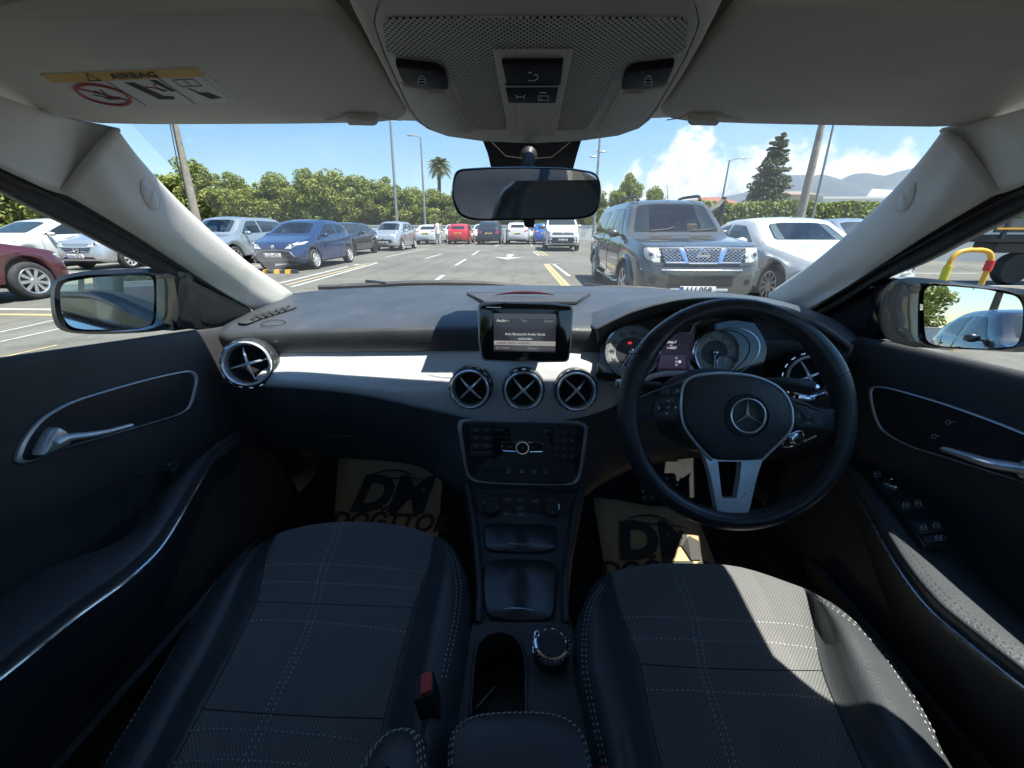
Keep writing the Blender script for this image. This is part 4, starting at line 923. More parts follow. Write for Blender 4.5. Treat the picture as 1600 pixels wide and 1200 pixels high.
# side spokes and key pads
for nm, q, padq in (('left', [(470, 500), (462, 432), (420, 445), (340, 470), (262, 505), (175, 545), (150, 600), (235, 625), (430, 628), (475, 660)], None), ('right', [(930, 490), (985, 500), (1060, 530), (1140, 560), (1200, 560), (1255, 600), (1230, 690), (1168, 676), (1010, 668), (960, 700)], None)):
    m = MB(); P = wp.pts(smooth2(z8(q), 3), 0); m.bplate(P, wn, -.014, .004, .003, M['hard'])
    sp = m.build('spoke', WHEEL, nm + ' spoke with control keys', angle=50)
    m = MB()
    K = ([[(340, 475), (395, 463), (395, 490), (345, 503)], [(402, 466), (455, 458), (450, 492), (400, 495)], [(325, 512), (442, 505), (432, 606), (303, 603)]] if nm == 'left' else [[(968, 500), (1010, 512), (1085, 545), (1082, 552), (980, 525)], [(985, 540), (1060, 556), (1140, 585), (1142, 660), (1010, 648)], [(1075, 552), (1120, 566), (1128, 578), (1078, 560)]])
    for k, q2 in enumerate(K): m.bplate(wp.pts(z8(roundpoly(q2, 8)), .004), wn, 0, .0025, .001, M['soft'])
    if nm == 'left':
        m.bplate(wp.pts(z8([(352, 538), (412, 538), (408, 574), (350, 574)]), .0065), wn, 0, .0014, .0005, M['hard'])
        for t in ([(378, 528), (392, 528), (385, 520)], [(368, 584), (384, 584), (376, 592)], [(342, 552), (342, 566), (332, 558)], [(416, 550), (416, 564), (428, 556)]): m.plate(wp.pts(z8(t), .0066), [], wn, 0, .0005, M['white'])
        m.text('OK', wp.at(*z8([(381, 557)])[0]) + wn * .0084, wx, wy, .0042, M['greyink']); m.tube(wp.pts(z8([(418, 482), (436, 480), (436, 474), (424, 474)]), .0068), .0004, M['white'], 4)
        for l in ([(325, 512), (352, 538)], [(442, 505), (412, 538)], [(303, 603), (350, 574)], [(432, 606), (408, 574)]): m.tube(wp.pts(z8(l), .0066), .0005, M['void'], 4)
    else:
        m.bplate(wp.pts(z8([(1040, 586), (1092, 592), (1092, 622), (1046, 616)]), .0065), wn, 0, .0014, .0005, M['hard'])
        for l in ([(985, 540), (1040, 586)], [(1140, 585), (1092, 592)], [(1142, 660), (1092, 622)], [(1010, 648), (1046, 616)]): m.tube(wp.pts(z8(l), .0066), .0005, M['void'], 4)
        m.tube(wp.pts(z8([(1008, 592), (1024, 592), (1024, 606), (1008, 606)]), .0067), .0004, M['greyink'], 4, closed=True); m.tube(wp.pts(z8([(1060, 600), (1074, 600), (1074, 610), (1060, 610)]), .0082), .0004, M['greyink'], 4, closed=True); m.tube(wp.pts(z8([(1062, 634), (1078, 636)]), .0067), .0005, M['greyink'], 4); m.tube(wp.pts(z8([(986, 510), (1000, 520), (1000, 508)]), .0067), .0004, M['greyink'], 4)
    m.build('key_pad', sp)
m = MB()   # lower spoke, silver, with a window through it
outer = z8(smooth2([(560, 772), (585, 800), (628, 812), (840, 812), (862, 790), (838, 850), (815, 930), (795, 1020), (780, 1070), (760, 1084), (700, 1086), (645, 1084), (628, 1062), (612, 980), (592, 880)], 3))
hole = z8([(632, 822), (745, 824), (740, 900), (722, 1003), (652, 1003), (640, 900)])
m.plate(wp.pts(outer), [wp.pts(hole)], wn, -.010, .004, M['satin'])
m.build('lower_spoke', WHEEL, 'forked silver lower spoke', bevel=.0015)
# column, stalks
m = MB(); m.lathe([(.06, 0), (.075, .02), (.08, .08), (.075, .14)], WC - wn * .035, -wn, M['hard'], 28); m.build('column_cowl', WHEEL)
m = MB(); a = PY(1030, 606, .70); c = PY(972, 600, .70); m.tube([a, a.lerp(c, .5), c], [.012, .010, .0085], M['hard'], 12); m.tube([c, c + (c - a).normalized() * .012], [.0095, .0085], M['alu'], 12)
m.build('indicator_stalk', WHEEL, 'left stalk with a silver tip')
m = MB(); a = PY(1185, 600, .66); c = PY(1268, 606, .66); m.tube([a, a.lerp(c, .5) + V((0, 0, .004)), c], [.011, .013, .013], M['hard'], 12, flat=.7, up=(0, 1, 0)); m.tube([c, c + (c - a).normalized() * .008], [.0095, .008], M['chrome'], 12)
e = PY(1290, 616, .66); m.tube(catmull([PY(1245, 620, .67), PY(1268, 622, .67), e], 4), .005, M['chrome'], 8)
m.build('gear_stalk', WHEEL, 'right gear stalk')
m = MB(); q = smooth2(z8([(955, 735), (1000, 690), (1050, 675), (1062, 700), (1040, 740), (960, 752)]), 4); m.tube([PY(x, y, .70) for x, y in q], .0016, M['chrome'], 6, closed=True); m.lathe([(.012, 0), (.012, .01), (.009, .012), (.0003, .012)], PY(1238, 684, .71), (0, -1, .3), M['chrome'], 20); m.tube([PY(1255, 690, .70), PY(1275, 681, .70)], .003, M['chrome'], 6)
m.build('ignition_switch', DASH, 'chrome-ringed ignition switch')

# ---- centre console
def zc(py): 
    T = [(700, .70), (757, .672), (770, .655), (820, .628), (870, .614), (980, .602), (1300, .602)]
    for (a, p), (c, q) in zip(T, T[1:]):
        if py <= c: return p + (q - p) * (py - a) / (c - a)
    return .602
b = MB()
ed = [(758, 724, 914), (775, 728, 909), (800, 733, 903), (833, 737, 899), (880, 741, 893), (925, 743, 889), (965, 741, 892), (972, 740, 893)]
rows = []
for py, xl, xr in ed:
    L = PZ(xl, py, zc(py)); Rr = PZ(xr, py, zc(py)); w = Rr.x - L.x
    rows.append([L + V((.012, .03, -.28)), L + V((0, .0, -.05)), L + V((.000, 0, -.008)), L + V((.004, 0, .004)), L + V((.012, 0, .002)), L + V((.020, 0, -.010)), L + V((w * .5, 0, -.010)), Rr + V((-.020, 0, -.010)), Rr + V((-.012, 0, .002)), Rr + V((-.004, 0, .004)), Rr + V((0, 0, -.008)), Rr + V((0, 0, -.05)), Rr + V((-.012, .03, -.28))])
b.patch(rows, M['soft'], 3, 3)
cons = None
dk = Plane((0, 0, .600), (0, 0, 1))
deck = [(740, 972), (735, 990), (728, 1020), (718, 1070), (707, 1126), (694, 1200), (690, 1230), (930, 1230), (925, 1200), (914, 1126), (906, 1070), (900, 1020), (895, 990), (893, 972)]
hole = [(822, 1118), (822, 1060), (821, 1030), (815, 1008), (802, 993), (781, 987), (760, 993), (746, 1008), (741, 1030), (738, 1060), (735, 1118)]
b.plate(dk.pts(deck), [dk.pts(hole)], ZN, -.004, 0, M['soft'])
for e_ in (deck[0:7], deck[7:14]):
    P = dk.pts(e_); b.grid([P, [p + V((0, 0, -.28)) for p in P]], M['soft'])
P = dk.pts(hole); b.grid([P, [p + V((0, 0, -.085)) for p in P]], M['hard'], close_u=True)
b.plate([p + V((0, 0, -.085)) for p in P], [], ZN, -.003, 0, M['hard'])
b.tube(dk.pts(catmull and hole, .001), .0028, M['soft'], 8)
CON = b.build('centre_console', CAR, 'black centre console between the front seats', angle=50)
m = MB(); q = dk.pts([(745, 1060), (818, 1060)], -.05); a, c = q
m.plate([V((a.x, a.y - .02, .525)), V((c.x, c.y - .02, .525)), V((c.x, c.y - .05, .525)), V((a.x, a.y - .05, .525))], [], ZN, 0, .02, M['soft'])
m.tube([PZ(745, 1105, .535), PZ(774, 1072, .522)], .0012, M['greyink'], 5)
m.build('cup_holder', CON, 'deep empty cup holder slot')
def tray(l, name, lab, hb, lift=.0):
    z0 = [zc(py) - .010 for _, py in l]; P3 = [PZ(px, py, z) for (px, py), z in zip(l, z0)]
    pl_ = plane3(P3[0], P3[len(P3) // 3], P3[2 * len(P3) // 3]); pl_ = Plane(pl_.o, pl_.n); cc_ = sum(P3, V()) / len(P3); pl_.o = cc_ + pl_.n * .003; P3 = pl_.pts(l); mm = MB()
    mm.bplate([p + pl_.n * .001 for p in P3], pl_.n, -.002, .0035 + lift, .0015, M['traymat']); 
    mm.tube([p + pl_.n * .0006 for p in P3], .0014, M['void'], 5, closed=True)
    o_ = mm.build(name, CON, lab, angle=50); m2 = MB()
    H = [PZ(px, py, zc(py) - .010) + pl_.n * (.006 + lift) for px, py in hb]; m2.tube(catmull(H, 4), .0018, M['chrome'], 6); m2.build('handle', o_)
    return o_
M['traymat'] = mat('satin_black_lid', (.030, .032, .036), .20, var=(12, .25), dirt=((.14, .13, .11), .60, 22, .6))
tray(smooth2([(757, 822), (780, 819), (815, 820), (850, 821), (868, 826), (869, 845), (866, 858), (850, 863), (813, 864), (775, 862), (760, 858), (758, 840)], 2), 'ashtray_lid', 'small front storage lid with a chrome lip', [(794, 852), (812, 853.5), (832, 853)])
tray(smooth2([(757, 888), (762, 879), (785, 875.5), (815, 875.5), (855, 878), (868, 885), (869, 905), (866, 940), (862, 964), (850, 970.5), (812, 971), (775, 968), (762, 960), (757, 935)], 2), 'storage_lid', 'larger rear storage lid with a worn glossy surface', [(787, 955), (800, 953.5), (815, 954), (833, 957)])
# heater controls
hp_ = plane3(PZ(760, 775, .655), PZ(870, 775, .655), PZ(815, 815, .622), CAM)
m = MB(); m.bplate(hp_.pts(roundpoly([(742, 770), (900, 770), (886, 816), (750, 814)], 6)), hp_.n, -.004, -.002, .001, M['hard'])
HV = m.build('heater_panel', CON, 'black heater control panel with two chrome-ringed knobs')
hx = (hp_.at(862, 793) - hp_.at(767, 793)).normalized(); hy = hp_.n.cross(hx); hy = hy if hy.z > 0 else -hy
for cx_k, cy_k in ((767, 793), (861.5, 795)):
    m = MB(); o = hp_.at(cx_k, cy_k); r = (hp_.at(cx_k + 12.3, cy_k) - o).length
    m.lathe([(r * 1.12, -.003), (r * 1.08, .010), (r * .98, .013)], o, hp_.n, M['hard'], 32); m.lathe([(r * .99, .012), (r * .95, .0138), (r * .90, .0132)], o, hp_.n, M['bright'], 36); m.lathe([(r * .90, .0130), (.0003, .0128)], o, hp_.n, M['hard'], 30)
    m.tube([o + hp_.n * .0134 + hy * (-r * .55), o + hp_.n * .0134 + hy * (-r * .8) + hx * .001], .0006, M['white'], 4)
    for k in range(14):
        a = R_(200 - 220 * k / 13); m.ellipsoid(o + (hx * math.cos(a) + hy * math.sin(a)) * r * 1.28 + hp_.n * -.0015, (.0007, .0007, .0007), M['greyink'], 4)
    m.build('knob', HV)
m = MB()
for lab, a, c in (('AUTO', 793, 781), ('A/C', 814, 781), ('REAR', 836, 783), ('OFF', 813, 795), ('MAX', 791, 803), ('DUAL', 814, 804)):
    m.bplate(hp_.pts([(a - 9, c - 4.5), (a + 9, c - 4.5), (a + 9, c + 4.5), (a - 9, c + 4.5)], -.002), hp_.n, 0, .0015, .0006, M['soft']); m.text(lab, hp_.at(a, c, 0), hx, hy, .0052, M['greyink'])
m.build('heater_keys', HV)
# media dial on the console
m = MB(); zt = lambda l: [(680 + a / 2.73, 760 + c / 2.73) for a, c in l]
base = smooth2(zt([(425, 630), (440, 622), (520, 626), (540, 632), (550, 680), (556, 735), (530, 765), (490, 774), (450, 762), (425, 735), (418, 690)]), 3)
m.bplate(dk.pts(base, .0005), ZN, 0, .002, .001, M['hard']); m.tube(dk.pts(base, .003), .0018, M['chrome'], 6, closed=True)
o = dk.at(860.5, 1026); r = .0285
m.lathe([(r * 1.0, .0), (r * 1.0, .020), (r * .98, .024)], o, ZN, M['hard'], 36)
m.lathe([(r * 1.02, .022), (r * 1.03, .030), (r * .96, .034), (r * .85, .035), (r * .80, .033)], o, ZN, M['bright'], 40)
for k in range(26):
    a = 2*math.pi*k/26; m.ellipsoid(o + V((math.cos(a) * r * 1.01, math.sin(a) * r * 1.01, .028)), (.0017, .0017, .004), M['bright'], 4)
m.lathe([(r * .80, .033), (.0003, .035)], o, ZN, M['hard'], 30)
m.build('media_dial', CON, 'round metal rotary dial with knurled chrome ring')
# centre armrest
def quilt(outline_px, z, h, name, lab, parent):
    P = [PZ(a, c, z) for a, c in outline_px]; cc = sum(P, V()) / len(P); m = MB()
    rows = [[p - ZN * h for p in P], [p + ZN * 0 for p in P], [p.lerp(cc, .04) + ZN * .010 for p in P], [p.lerp(cc, .12) + ZN * .015 for p in P], [p.lerp(cc, .4) + ZN * .019 for p in P], [p.lerp(cc, .8) + ZN * .021 for p in P], [p.lerp(cc, .98) + ZN * .021 for p in P]]
    m.grid(rows, M['leather'], close_u=True); m.add([cc + ZN * .021] + rows[-1], [[0, i + 1, (i + 1) % len(P) + 1] for i in range(len(P))], M['leather'])
    o = m.build(name, parent, lab, angle=60); m2 = MB()
    for t, zz_ in ((.045, .0112), (.085, .0138)): m2.stitch([p.lerp(cc, t) + ZN * zz_ for p in P + P[:1]], ZN, M['stitch'])
    m2.build('stitching', o); return o
arm = smooth2([(697, 1200), (699, 1168), (710, 1141), (740, 1124), (780, 1119), (812, 1118), (850, 1119), (885, 1127), (908, 1145), (920, 1172), (926, 1200), (935, 1260), (940, 1330), (820, 1350), (690, 1330), (694, 1260)], 4)
quilt(arm, .655, .09, 'armrest', 'padded black leather armrest lid with double pale stitching', CON)

# ---- doors
def door(s):
    F_ = lambda q: q
    ys = [-.9, -.5, -.2, .1, .3, .5, .7, .82, .90, 1.0]
    def sill(y): return min(1.12, 1.03 + .128 * (.875 - y)) if s < 0 else min(1.10, 1.030 + .075 * (.80 - y))
    prof = [(.815, -.012), (.762, -.004), (.750, 0), (.742, -.006), (.738, -.03), (.734, -.07), (.730, -.12), (.730, -.20), (.733, -.24), (.742, -.27), (.748, -.33), (.744, -.45), (.730, -.55), (.71, -.66), (.70, -.72)]
    b = MB(); rows = []
    for y in ys:
        z = sill(y); r = []
        for x, dz in prof: r.append(V((s * x, y, z + dz)))
        rows.append(r)
    b.patch([list(c) for c in zip(*rows)], M['softtop' if s > 0 else 'doortop'], 3, 2, matf=lambda i, j: M['doortop'] if i < 12 else M['soft'])
    lab = 'black door card on the passenger side with a silver pull handle' if s < 0 else 'black door card on the driver side with window switches'
    return b.build('door', CAR, lab, solid=.004, angle=60)
M['doortop'] = mat('door_top_plastic', (.048, .048, .050), .62, bump=(500, .4, 'v'), var=(4, .15), spec=.3)
for s in (-1, 1):
    D_ = door(s); pl = Plane((s * .730, 0, 0), (-s, 0, 0)); n = pl.n
    if s < 0: o_ = [(22, 720), (24, 708), (33, 688), (55, 660), (80, 642), (110, 627), (167, 609), (225, 593), (284, 580), (300, 580), (307, 590), (305, 605), (296, 635), (282, 646), (262, 653), (215, 667), (160, 683), (100, 700), (55, 718), (32, 724)]
    else: o_ = [(1360, 613), (1363, 605), (1372, 603), (1400, 608), (1440, 619), (1480, 631), (1540, 652), (1600, 675), (1640, 692), (1662, 712), (1668, 740), (1658, 762), (1630, 765), (1600, 753), (1550, 738), (1507, 724), (1465, 711), (1427, 699), (1395, 683), (1377, 669), (1366, 645)]
    P = pl.pts(smooth2(o_, 4)); c = sum(P, V()) / len(P)
    m = MB(); m.grid([[p + n * .000 for p in P], [p + n * .0045 for p in P], [p.lerp(c, .035) + n * .006 for p in P], [p.lerp(c, .05) + n * .003 for p in P]], M['satin'], close_u=True)
    ins_ = m.build('handle_surround', D_, 'chrome-edged inset around the door handle', angle=60)
    m = MB(); m.plate([p.lerp(c, .045) for p in P], [], n, .0005, .002, M['inset']) if 'inset' in M else m.plate([p.lerp(c, .045) for p in P], [], n, .0005, .002, M['hard'])
    m.build('inset_panel', D_)
    if s < 0:
        hq = [(48, 708), (52, 694), (63, 676), (72, 667), (80, 668), (92, 676), (110, 676), (140, 671), (165, 664), (183, 660), (187, 665), (180, 672), (150, 679), (115, 687), (85, 698), (60, 708)]
    else:
        hq = [(1491, 701), (1495, 694), (1510, 695), (1545, 702), (1580, 708), (1602, 711), (1630, 712), (1645, 722), (1655, 742), (1650, 752), (1625, 746), (1600, 743), (1570, 735), (1530, 721), (1500, 710)]
    m = MB()
    if s < 0:
        m.bplate(pl.pts(smooth2([(46, 710), (54, 690), (66, 672), (78, 668), (92, 678), (94, 692), (74, 702), (56, 710)], 3), .003), n, 0, .018, .006, M['satin'])
        m.tube(catmull(pl.pts([(64, 694), (88, 684)], .016) + pl.pts([(118, 679), (150, 673), (184, 664)], .024), 5), [.012, .0125, .012, .0115, .011, .0105, .010, .0095, .009, .0085, .0085, .008, .008, .0075, .007, .0065, .006, .006, .006, .006, .006][:21], M['satin'], 12, flat=.6, up=ZN)
    else:
        m.bplate(pl.pts(smooth2([(1612, 722), (1640, 715), (1656, 735), (1656, 755), (1630, 752), (1610, 745)], 3), .003), n, 0, .018, .006, M['satin'])
        m.tube(catmull(pl.pts([(1498, 702), (1535, 713), (1572, 724)], .024) + pl.pts([(1610, 732), (1640, 738)], .016), 5), [.007, .0075, .008, .0085, .009, .0095, .010, .0105, .011, .0115, .012, .012, .0125, .0125, .0125, .0125, .0125, .0125, .0125, .0125, .0125], M['satin'], 12, flat=.6, up=ZN)
    m.build('door_handle', D_, 'silver lever door handle', angle=60)
    if s > 0:
        for (a, c_) in ((1462, 682), (1484, 660)): m = MB(); m.tube(pl.pts(circ(a, c_, 4, 10, 3), .003), .0005, M['greyink'], 4, closed=True); m.tube(pl.pts([(a + 3.5, c_), (a + 10, c_ - 1)], .003), .0005, M['greyink'], 4); m.build('lock_symbol', D_)
    # armrest
    if s < 0:
        E1 = [(345, 676), (336, 691), (326, 706), (302, 750), (268, 806), (238, 848), (192, 889), (110, 946), (0, 1031), (-140, 1135), (-330, 1270)]
        E2 = [(335, 676), (312, 684), (288, 690), (268, 730), (250, 780), (233, 815), (170, 853), (80, 885), (0, 920), (-180, 985), (-400, 1060)]
    else:
        E1 = [(1310, 706), (1320, 717), (1333, 735), (1350, 768), (1380, 821), (1416, 879), (1464, 938), (1528, 991), (1600, 1047), (1740, 1150), (1930, 1290)]
        E2 = [(1322, 704), (1345, 710), (1375, 722), (1415, 748), (1448, 790), (1475, 832), (1500, 880), (1555, 938), (1612, 985), (1790, 1060), (2000, 1150)]
    zt_ = .775 if s < 0 else .752
    e1 = [PZ(a, c_, zt_) for a, c_ in E1]; e2 = [PZ(a, c_, zt_ - .01) for a, c_ in E2]; e2 = [V((max(-.742, min(.742, p.x)), p.y, p.z)) for p in e2]; e1 = [V((max(-.715, min(.715, p.x)), p.y, p.z)) for p in e1]
    m = MB(); inw = -s
    ctrl = [[p + V((s * .05, 0, -.03)) for p in e2], e2, [p.lerp(q, .3) + V((0, 0, .008)) for p, q in zip(e2, e1)], [p.lerp(q, .7) + V((0, 0, .010)) for p, q in zip(e2, e1)], [p.lerp(q, .95) + V((0, 0, .004)) for p, q in zip(e2, e1)], e1, [p + V((0, 0, -.012)) for p in e1], [p + V((inw * .002, 0, -.020)) for p in e1], [p + V((s * .01, 0, -.05)) for p in e1], [p + V((s * .05, .0, -.14)) for p in e1], [p + V((s * .09, .0, -.22)) for p in e1]]
    m.patch(ctrl, M['leather'], 4, 3)
    A_ = m.build('armrest', D_, 'padded black armrest running down the door', angle=60)
    m = MB(); bs = resample(catmull([p + V((inw * .0035, 0, -.019)) for p in e1], 6), 80); m.tube(bs, .0028, M['chrome' if s < 0 else 'alu'], 8, flat=.9); m.build('chrome_strip', A_, 'thin bright strip under the armrest edge')
    m = MB()
    for t in (.86, .93): m.stitch(resample(catmull([p.lerp(q, t) + V((0, 0, .0085 if t < .9 else .0066)) for p, q in zip(e2, e1)], 6), 200), ZN, M['dstitch'], L=.005, gap=.003, r=.0004)
    m.build('stitching', A_)
    # stitched seam across the door card
    m = MB(); pq = Plane((s * .740, 0, 0), (-s, 0, 0)); l1 = [(0, 803), (60, 779), (120, 758), (180, 741), (237, 731)]; 
    l1 = l1 if s < 0 else [(1418, 765), (1450, 768), (1500, 778), (1550, 795), (1605, 825)]
    for d_ in (0, 5): m.tube(catmull(pq.pts([(a, c_ + d_) for a, c_ in l1], .004), 6), .0008, M['dstitch'], 5)
    m.build('seam', D_)
    # lower map pocket
    m = MB()
    if s < 0: q1 = [(378, 705), (375, 740), (362, 830)]; q2 = [(350, 735), (320, 790), (288, 860)]
    else: q1 = [(1290, 790), (1300, 840), (1330, 900)]; q2 = [(1345, 800), (1380, 870), (1430, 950)]
    pk = [(.70, .44), (.69, .50), (.70, .505), (.73, .48)]
    m.grid([[V((s * x, y, z)) for x, z in pk] for y in (-.7, -.2, .3, .6, .72, .76)], M['soft']); m.build('map_pocket', D_, solid=.004)
    # switches
    if s < 0:
        ap = Plane((0, 0, zt_ + .011), (0, 0, 1)); m = MB(); q = roundpoly([(269, 709), (292, 711), (273, 741), (249, 737)], 3)
        m.bplate(ap.pts(q, .002), ZN, -.006, .004, .001, M['hard']); m.tube(ap.pts(q, .0062), .0011, M['chrome'], 5, closed=True); m.bplate(ap.pts([(272, 714), (284, 716), (268, 735), (257, 733)], .006), ZN, 0, .004, .002, M['soft']); m.tube(ap.pts(circ(266, 730, 2.4, 8), .0104), .0004, M['white'], 4, closed=True)
        m.build('window_switch', A_, 'single window switch in a chrome frame')
    else:
        ap = Plane((0, 0, zt_ + .014), (0, 0, 1)); z9 = lambda l: [(1320 + a / 8, 720 + c_ / 8) for a, c_ in l]
        m = MB(); m.bplate(ap.pts(roundpoly(z9([(270, 155), (500, 105), (760, 290), (1150, 780), (1290, 1075), (990, 1108), (780, 820), (500, 440)]), 2), .001), ZN, -.012, .004, .0015, M['hard'])
        SWP = m.build('switch_panel', A_, 'black panel of window and mirror switches'); m = MB()
        m.tube(ap.pts(z9([(500, 105), (270, 155), (500, 440), (780, 820), (990, 1105), (1290, 1075)]), .0052), .0009, M['chrome'], 5)
        def sw(l, ch=None, ic=None):
            m.bplate(ap.pts(z9(l), .005), ZN, 0, .004, .0015, M['soft'])
            if ch: m.tube(ap.pts(z9(ch), .0094), .0009, M['chrome'], 5)
            if ic:
                x, y = ic; m.tube(ap.pts(z9([(x - 38, y), (x - 20, y - 30), (x + 28, y - 32), (x + 42, y + 28), (x - 22, y + 32)]), .0094), .0006, M['white'], 4, closed=True); m.tube(ap.pts(z9([(x - 28, y), (x + 34, y - 2)]), .0094), .0005, M['white'], 4)
        sw([(330, 190), (405, 170), (450, 235), (375, 250)], None, (385, 212)); sw([(470, 160), (600, 130), (660, 200), (540, 220)])
        sw([(590, 550), (770, 515), (850, 660), (690, 690)], [(690, 690), (590, 550), (770, 515), (850, 660)], (735, 605)); sw([(800, 515), (930, 500), (1010, 640), (870, 660)], None, (890, 582))
        sw([(795, 825), (1000, 790), (1085, 950), (920, 975)], [(920, 975), (795, 825), (1000, 790)], (955, 885)); sw([(1030, 795), (1150, 780), (1245, 935), (1095, 950)], [(1000, 790), (1095, 950), (1245, 935)], (1115, 860)); sw([(930, 990), (1245, 968), (1270, 1040), (990, 1078)], None, (1140, 1015))
        o = ap.at(*z9([(580, 330)])[0], .006); r = .0155; m.lathe([(r, -.002), (r, .004), (r * .93, .0055), (r * .88, .004)], o, ZN, M['chrome'], 28); m.lathe([(r * .88, .004), (.0003, .004)], o, ZN, M['hard'], 24)
        for q in ((550, 290), (625, 318), (540, 332), (612, 362)): m.ellipsoid(ap.at(*z9([q])[0], .0105), (.0012, .0012, .0006), M['white'], 5)
        m.build('switches', A_)

# ---- front seats
def seat(s, R, lab, pairpx, lines, zoff=.025):
    zc_ = [.598, .628, .585, .594, .596, .594, .585, .628, .598]
    ctrl = [[PZ(a, c, zc_[j] + zoff) for j, (a, c) in enumerate(r)] for r in R]
    ctrl[0] = [PZ(a, c, (zc_[j] if j not in (1, 7) else .604) + zoff) for j, (a, c) in enumerate(R[0])]
    top = ctrl[0]
    f1 = [p + V((0, .016, -.030)) for p in top]; f2 = [p + V((0, .004, -.10)) for p in top]; f3 = [p + V((0, -.02, -.20)) for p in top]
    b1 = [p + V((0, -.10, -.004)) for p in ctrl[-1]]; b2 = [p + V((0, -.22, -.010)) for p in ctrl[-1]]
    ctrl = [f3, f2, f1] + ctrl + [b1, b2]
    full = []
    for r in ctrl:
        full.append([r[0] + V((-.004, 0, -.20)), r[0] + V((-.012, 0, -.06))] + r + [r[-1] + V((.012, 0, -.06)), r[-1] + V((.004, 0, -.20))])
    nu = 4
    def mf(i, j):
        c = j / nu; return M['fabric'] if 4 <= c < 8 else M['leather']
    m = MB(); rows = m.patch(full, M['leather'], nu, 4, matf=mf)
    ST = m.build('seat', CAR, lab, angle=70)
    bv = BVHTree.FromPolygons([p for r in rows for p in r], [[i*len(rows[0])+j, i*len(rows[0])+j+1, (i+1)*len(rows[0])+j+1, (i+1)*len(rows[0])+j] for i in range(len(rows)-1) for j in range(len(rows[0])-1)])
    def onsurf(px, py, lift=.0006):
        d = ray(px, py).normalized(); h = bv.ray_cast(CAM, d)
        if h[0] is None: return None
        n = h[1] if h[1].dot(d) < 0 else -h[1]; return h[0] + n * lift, n
    def trace(l, lift=.0006, n=8):
        q = [onsurf(p.x, p.y, lift) for p in resample(catmull([V((a, c, 0)) for a, c in l], n), 60)]
        return [t[0] for t in q if t], [t[1] for t in q if t]
    m = MB()
    for dx in (0, 10):
        P, n = trace([(a + dx, c) for a, c in pairpx]); m.stitch(P, ZN, M['stitch'])
    for l in lines['h']: P, n = trace(l); m.stitch(P, ZN, M['stitch'])
    for l in lines['v']:
        for dx in (0, lines['dv']): P, n = trace([(a + dx, c) for a, c in l]); m.stitch(P, ZN, M['stitch'], L=.005)
    m.build('stitching', ST, 'pale dashed stitching in a grid')
    m = MB()
    for l in lines['s']: P, n = trace(l, -.0006); m.tube(P, .0011, M['void'], 6)
    m.build('seams', ST)
    # backrest, mostly behind the camera
    m = MB(); yb = ctrl[-1][4].y + .02; xc = ctrl[-1][4].x; rows = []
    for z, y, w, d in ((.56, yb - .02, .235, .02), (.66, yb - .07, .255, .055), (.80, yb - .12, .265, .06), (1.0, yb - .17, .26, .05), (1.15, yb - .20, .22, .03), (1.19, yb - .23, .16, .0)):
        rows.append([V((xc - w, y - .05, z - .02)), V((xc - w * .98, y + d * .6, z)), V((xc - w * .82, y + d, z)), V((xc - w * .60, y + .005, z)), V((xc, y, z)), V((xc + w * .60, y + .005, z)), V((xc + w * .82, y + d, z)), V((xc + w * .98, y + d * .6, z)), V((xc + w, y - .05, z - .02))])
    rows2 = m.patch(rows, M['leather'], 4, 4, matf=lambda i, j: M['fabric'] if 12 <= j < 20 else M['leather'])
    m.grid([[p for p in rows2[0]], [p + V((0, -.10, 0)) for p in rows2[0]]], M['leather']); m.grid([[r[0], r[0] + V((.02, -.08, 0)), r[-1] + V((-.02, -.08, 0)), r[-1]] for r in rows2], M['leather'])
    bk = m.build('backrest', ST, angle=70)
    return ST
pas = [[(405, 855), (418, 845), (436, 833), (490, 820), (560, 816), (630, 823), (678, 838), (699, 847), (712, 862)],
       [(362, 882), (385, 879), (413, 882), (490, 883), (555, 885), (615, 888), (667, 892), (700, 888), (723, 888)],
       [(318, 937), (352, 938), (403, 940), (475, 943), (535, 945), (590, 947), (645, 949), (690, 946), (728, 941)],
       [(268, 1018), (312, 1019), (366, 1021), (440, 1024), (510, 1027), (570, 1029), (625, 1031), (677, 1026), (721, 1022)],
       [(216, 1105), (262, 1106), (316, 1108), (385, 1113), (460, 1118), (530, 1121), (602, 1123), (660, 1114), (706, 1106)],
       [(162, 1195), (212, 1198), (268, 1203), (345, 1210), (420, 1215), (500, 1220), (588, 1221), (650, 1206), (694, 1196)]]
PS = seat(-1, pas, 'front passenger seat of black leather with a charcoal cloth centre',
     [(527, 817), (516, 850), (504, 880), (495, 912), (488, 945), (470, 1000), (450, 1040), (430, 1080), (405, 1135), (372, 1205)],
     {'h': [[(414, 884), (440, 882), (500, 882), (580, 886), (668, 895)], [(410, 911), (440, 909), (520, 912), (600, 916), (656, 921)], [(385, 973), (400, 970), (470, 971), (560, 978), (635, 988)], [(297, 1143), (330, 1139), (400, 1141), (500, 1149), (560, 1157)], [(270, 1192), (330, 1188), (400, 1189), (480, 1196)]],
      'v': [[(697, 855), (708, 885), (713, 920), (710, 960), (700, 1010), (689, 1060)]], 'dv': 7,
      's': [[(416, 846), (412, 888), (400, 940), (372, 1000), (345, 1055), (310, 1120), (268, 1200)], [(702, 855), (688, 868), (667, 895), (648, 945), (632, 1000), (615, 1065), (600, 1125), (588, 1195)], [(402, 940), (475, 943), (560, 946), (645, 949)], [(316, 1108), (400, 1114), (500, 1120), (600, 1123)]]})
m = MB(); P = [PZ(a, c, .631) for a, c in ((410, 849), (378, 868), (332, 917), (300, 965), (262, 1030), (220, 1102), (165, 1192))]; m.stitch(resample(catmull(P, 6), 200), ZN, M['stitch'], r=.0006); m.build('edge_stitching', PS)
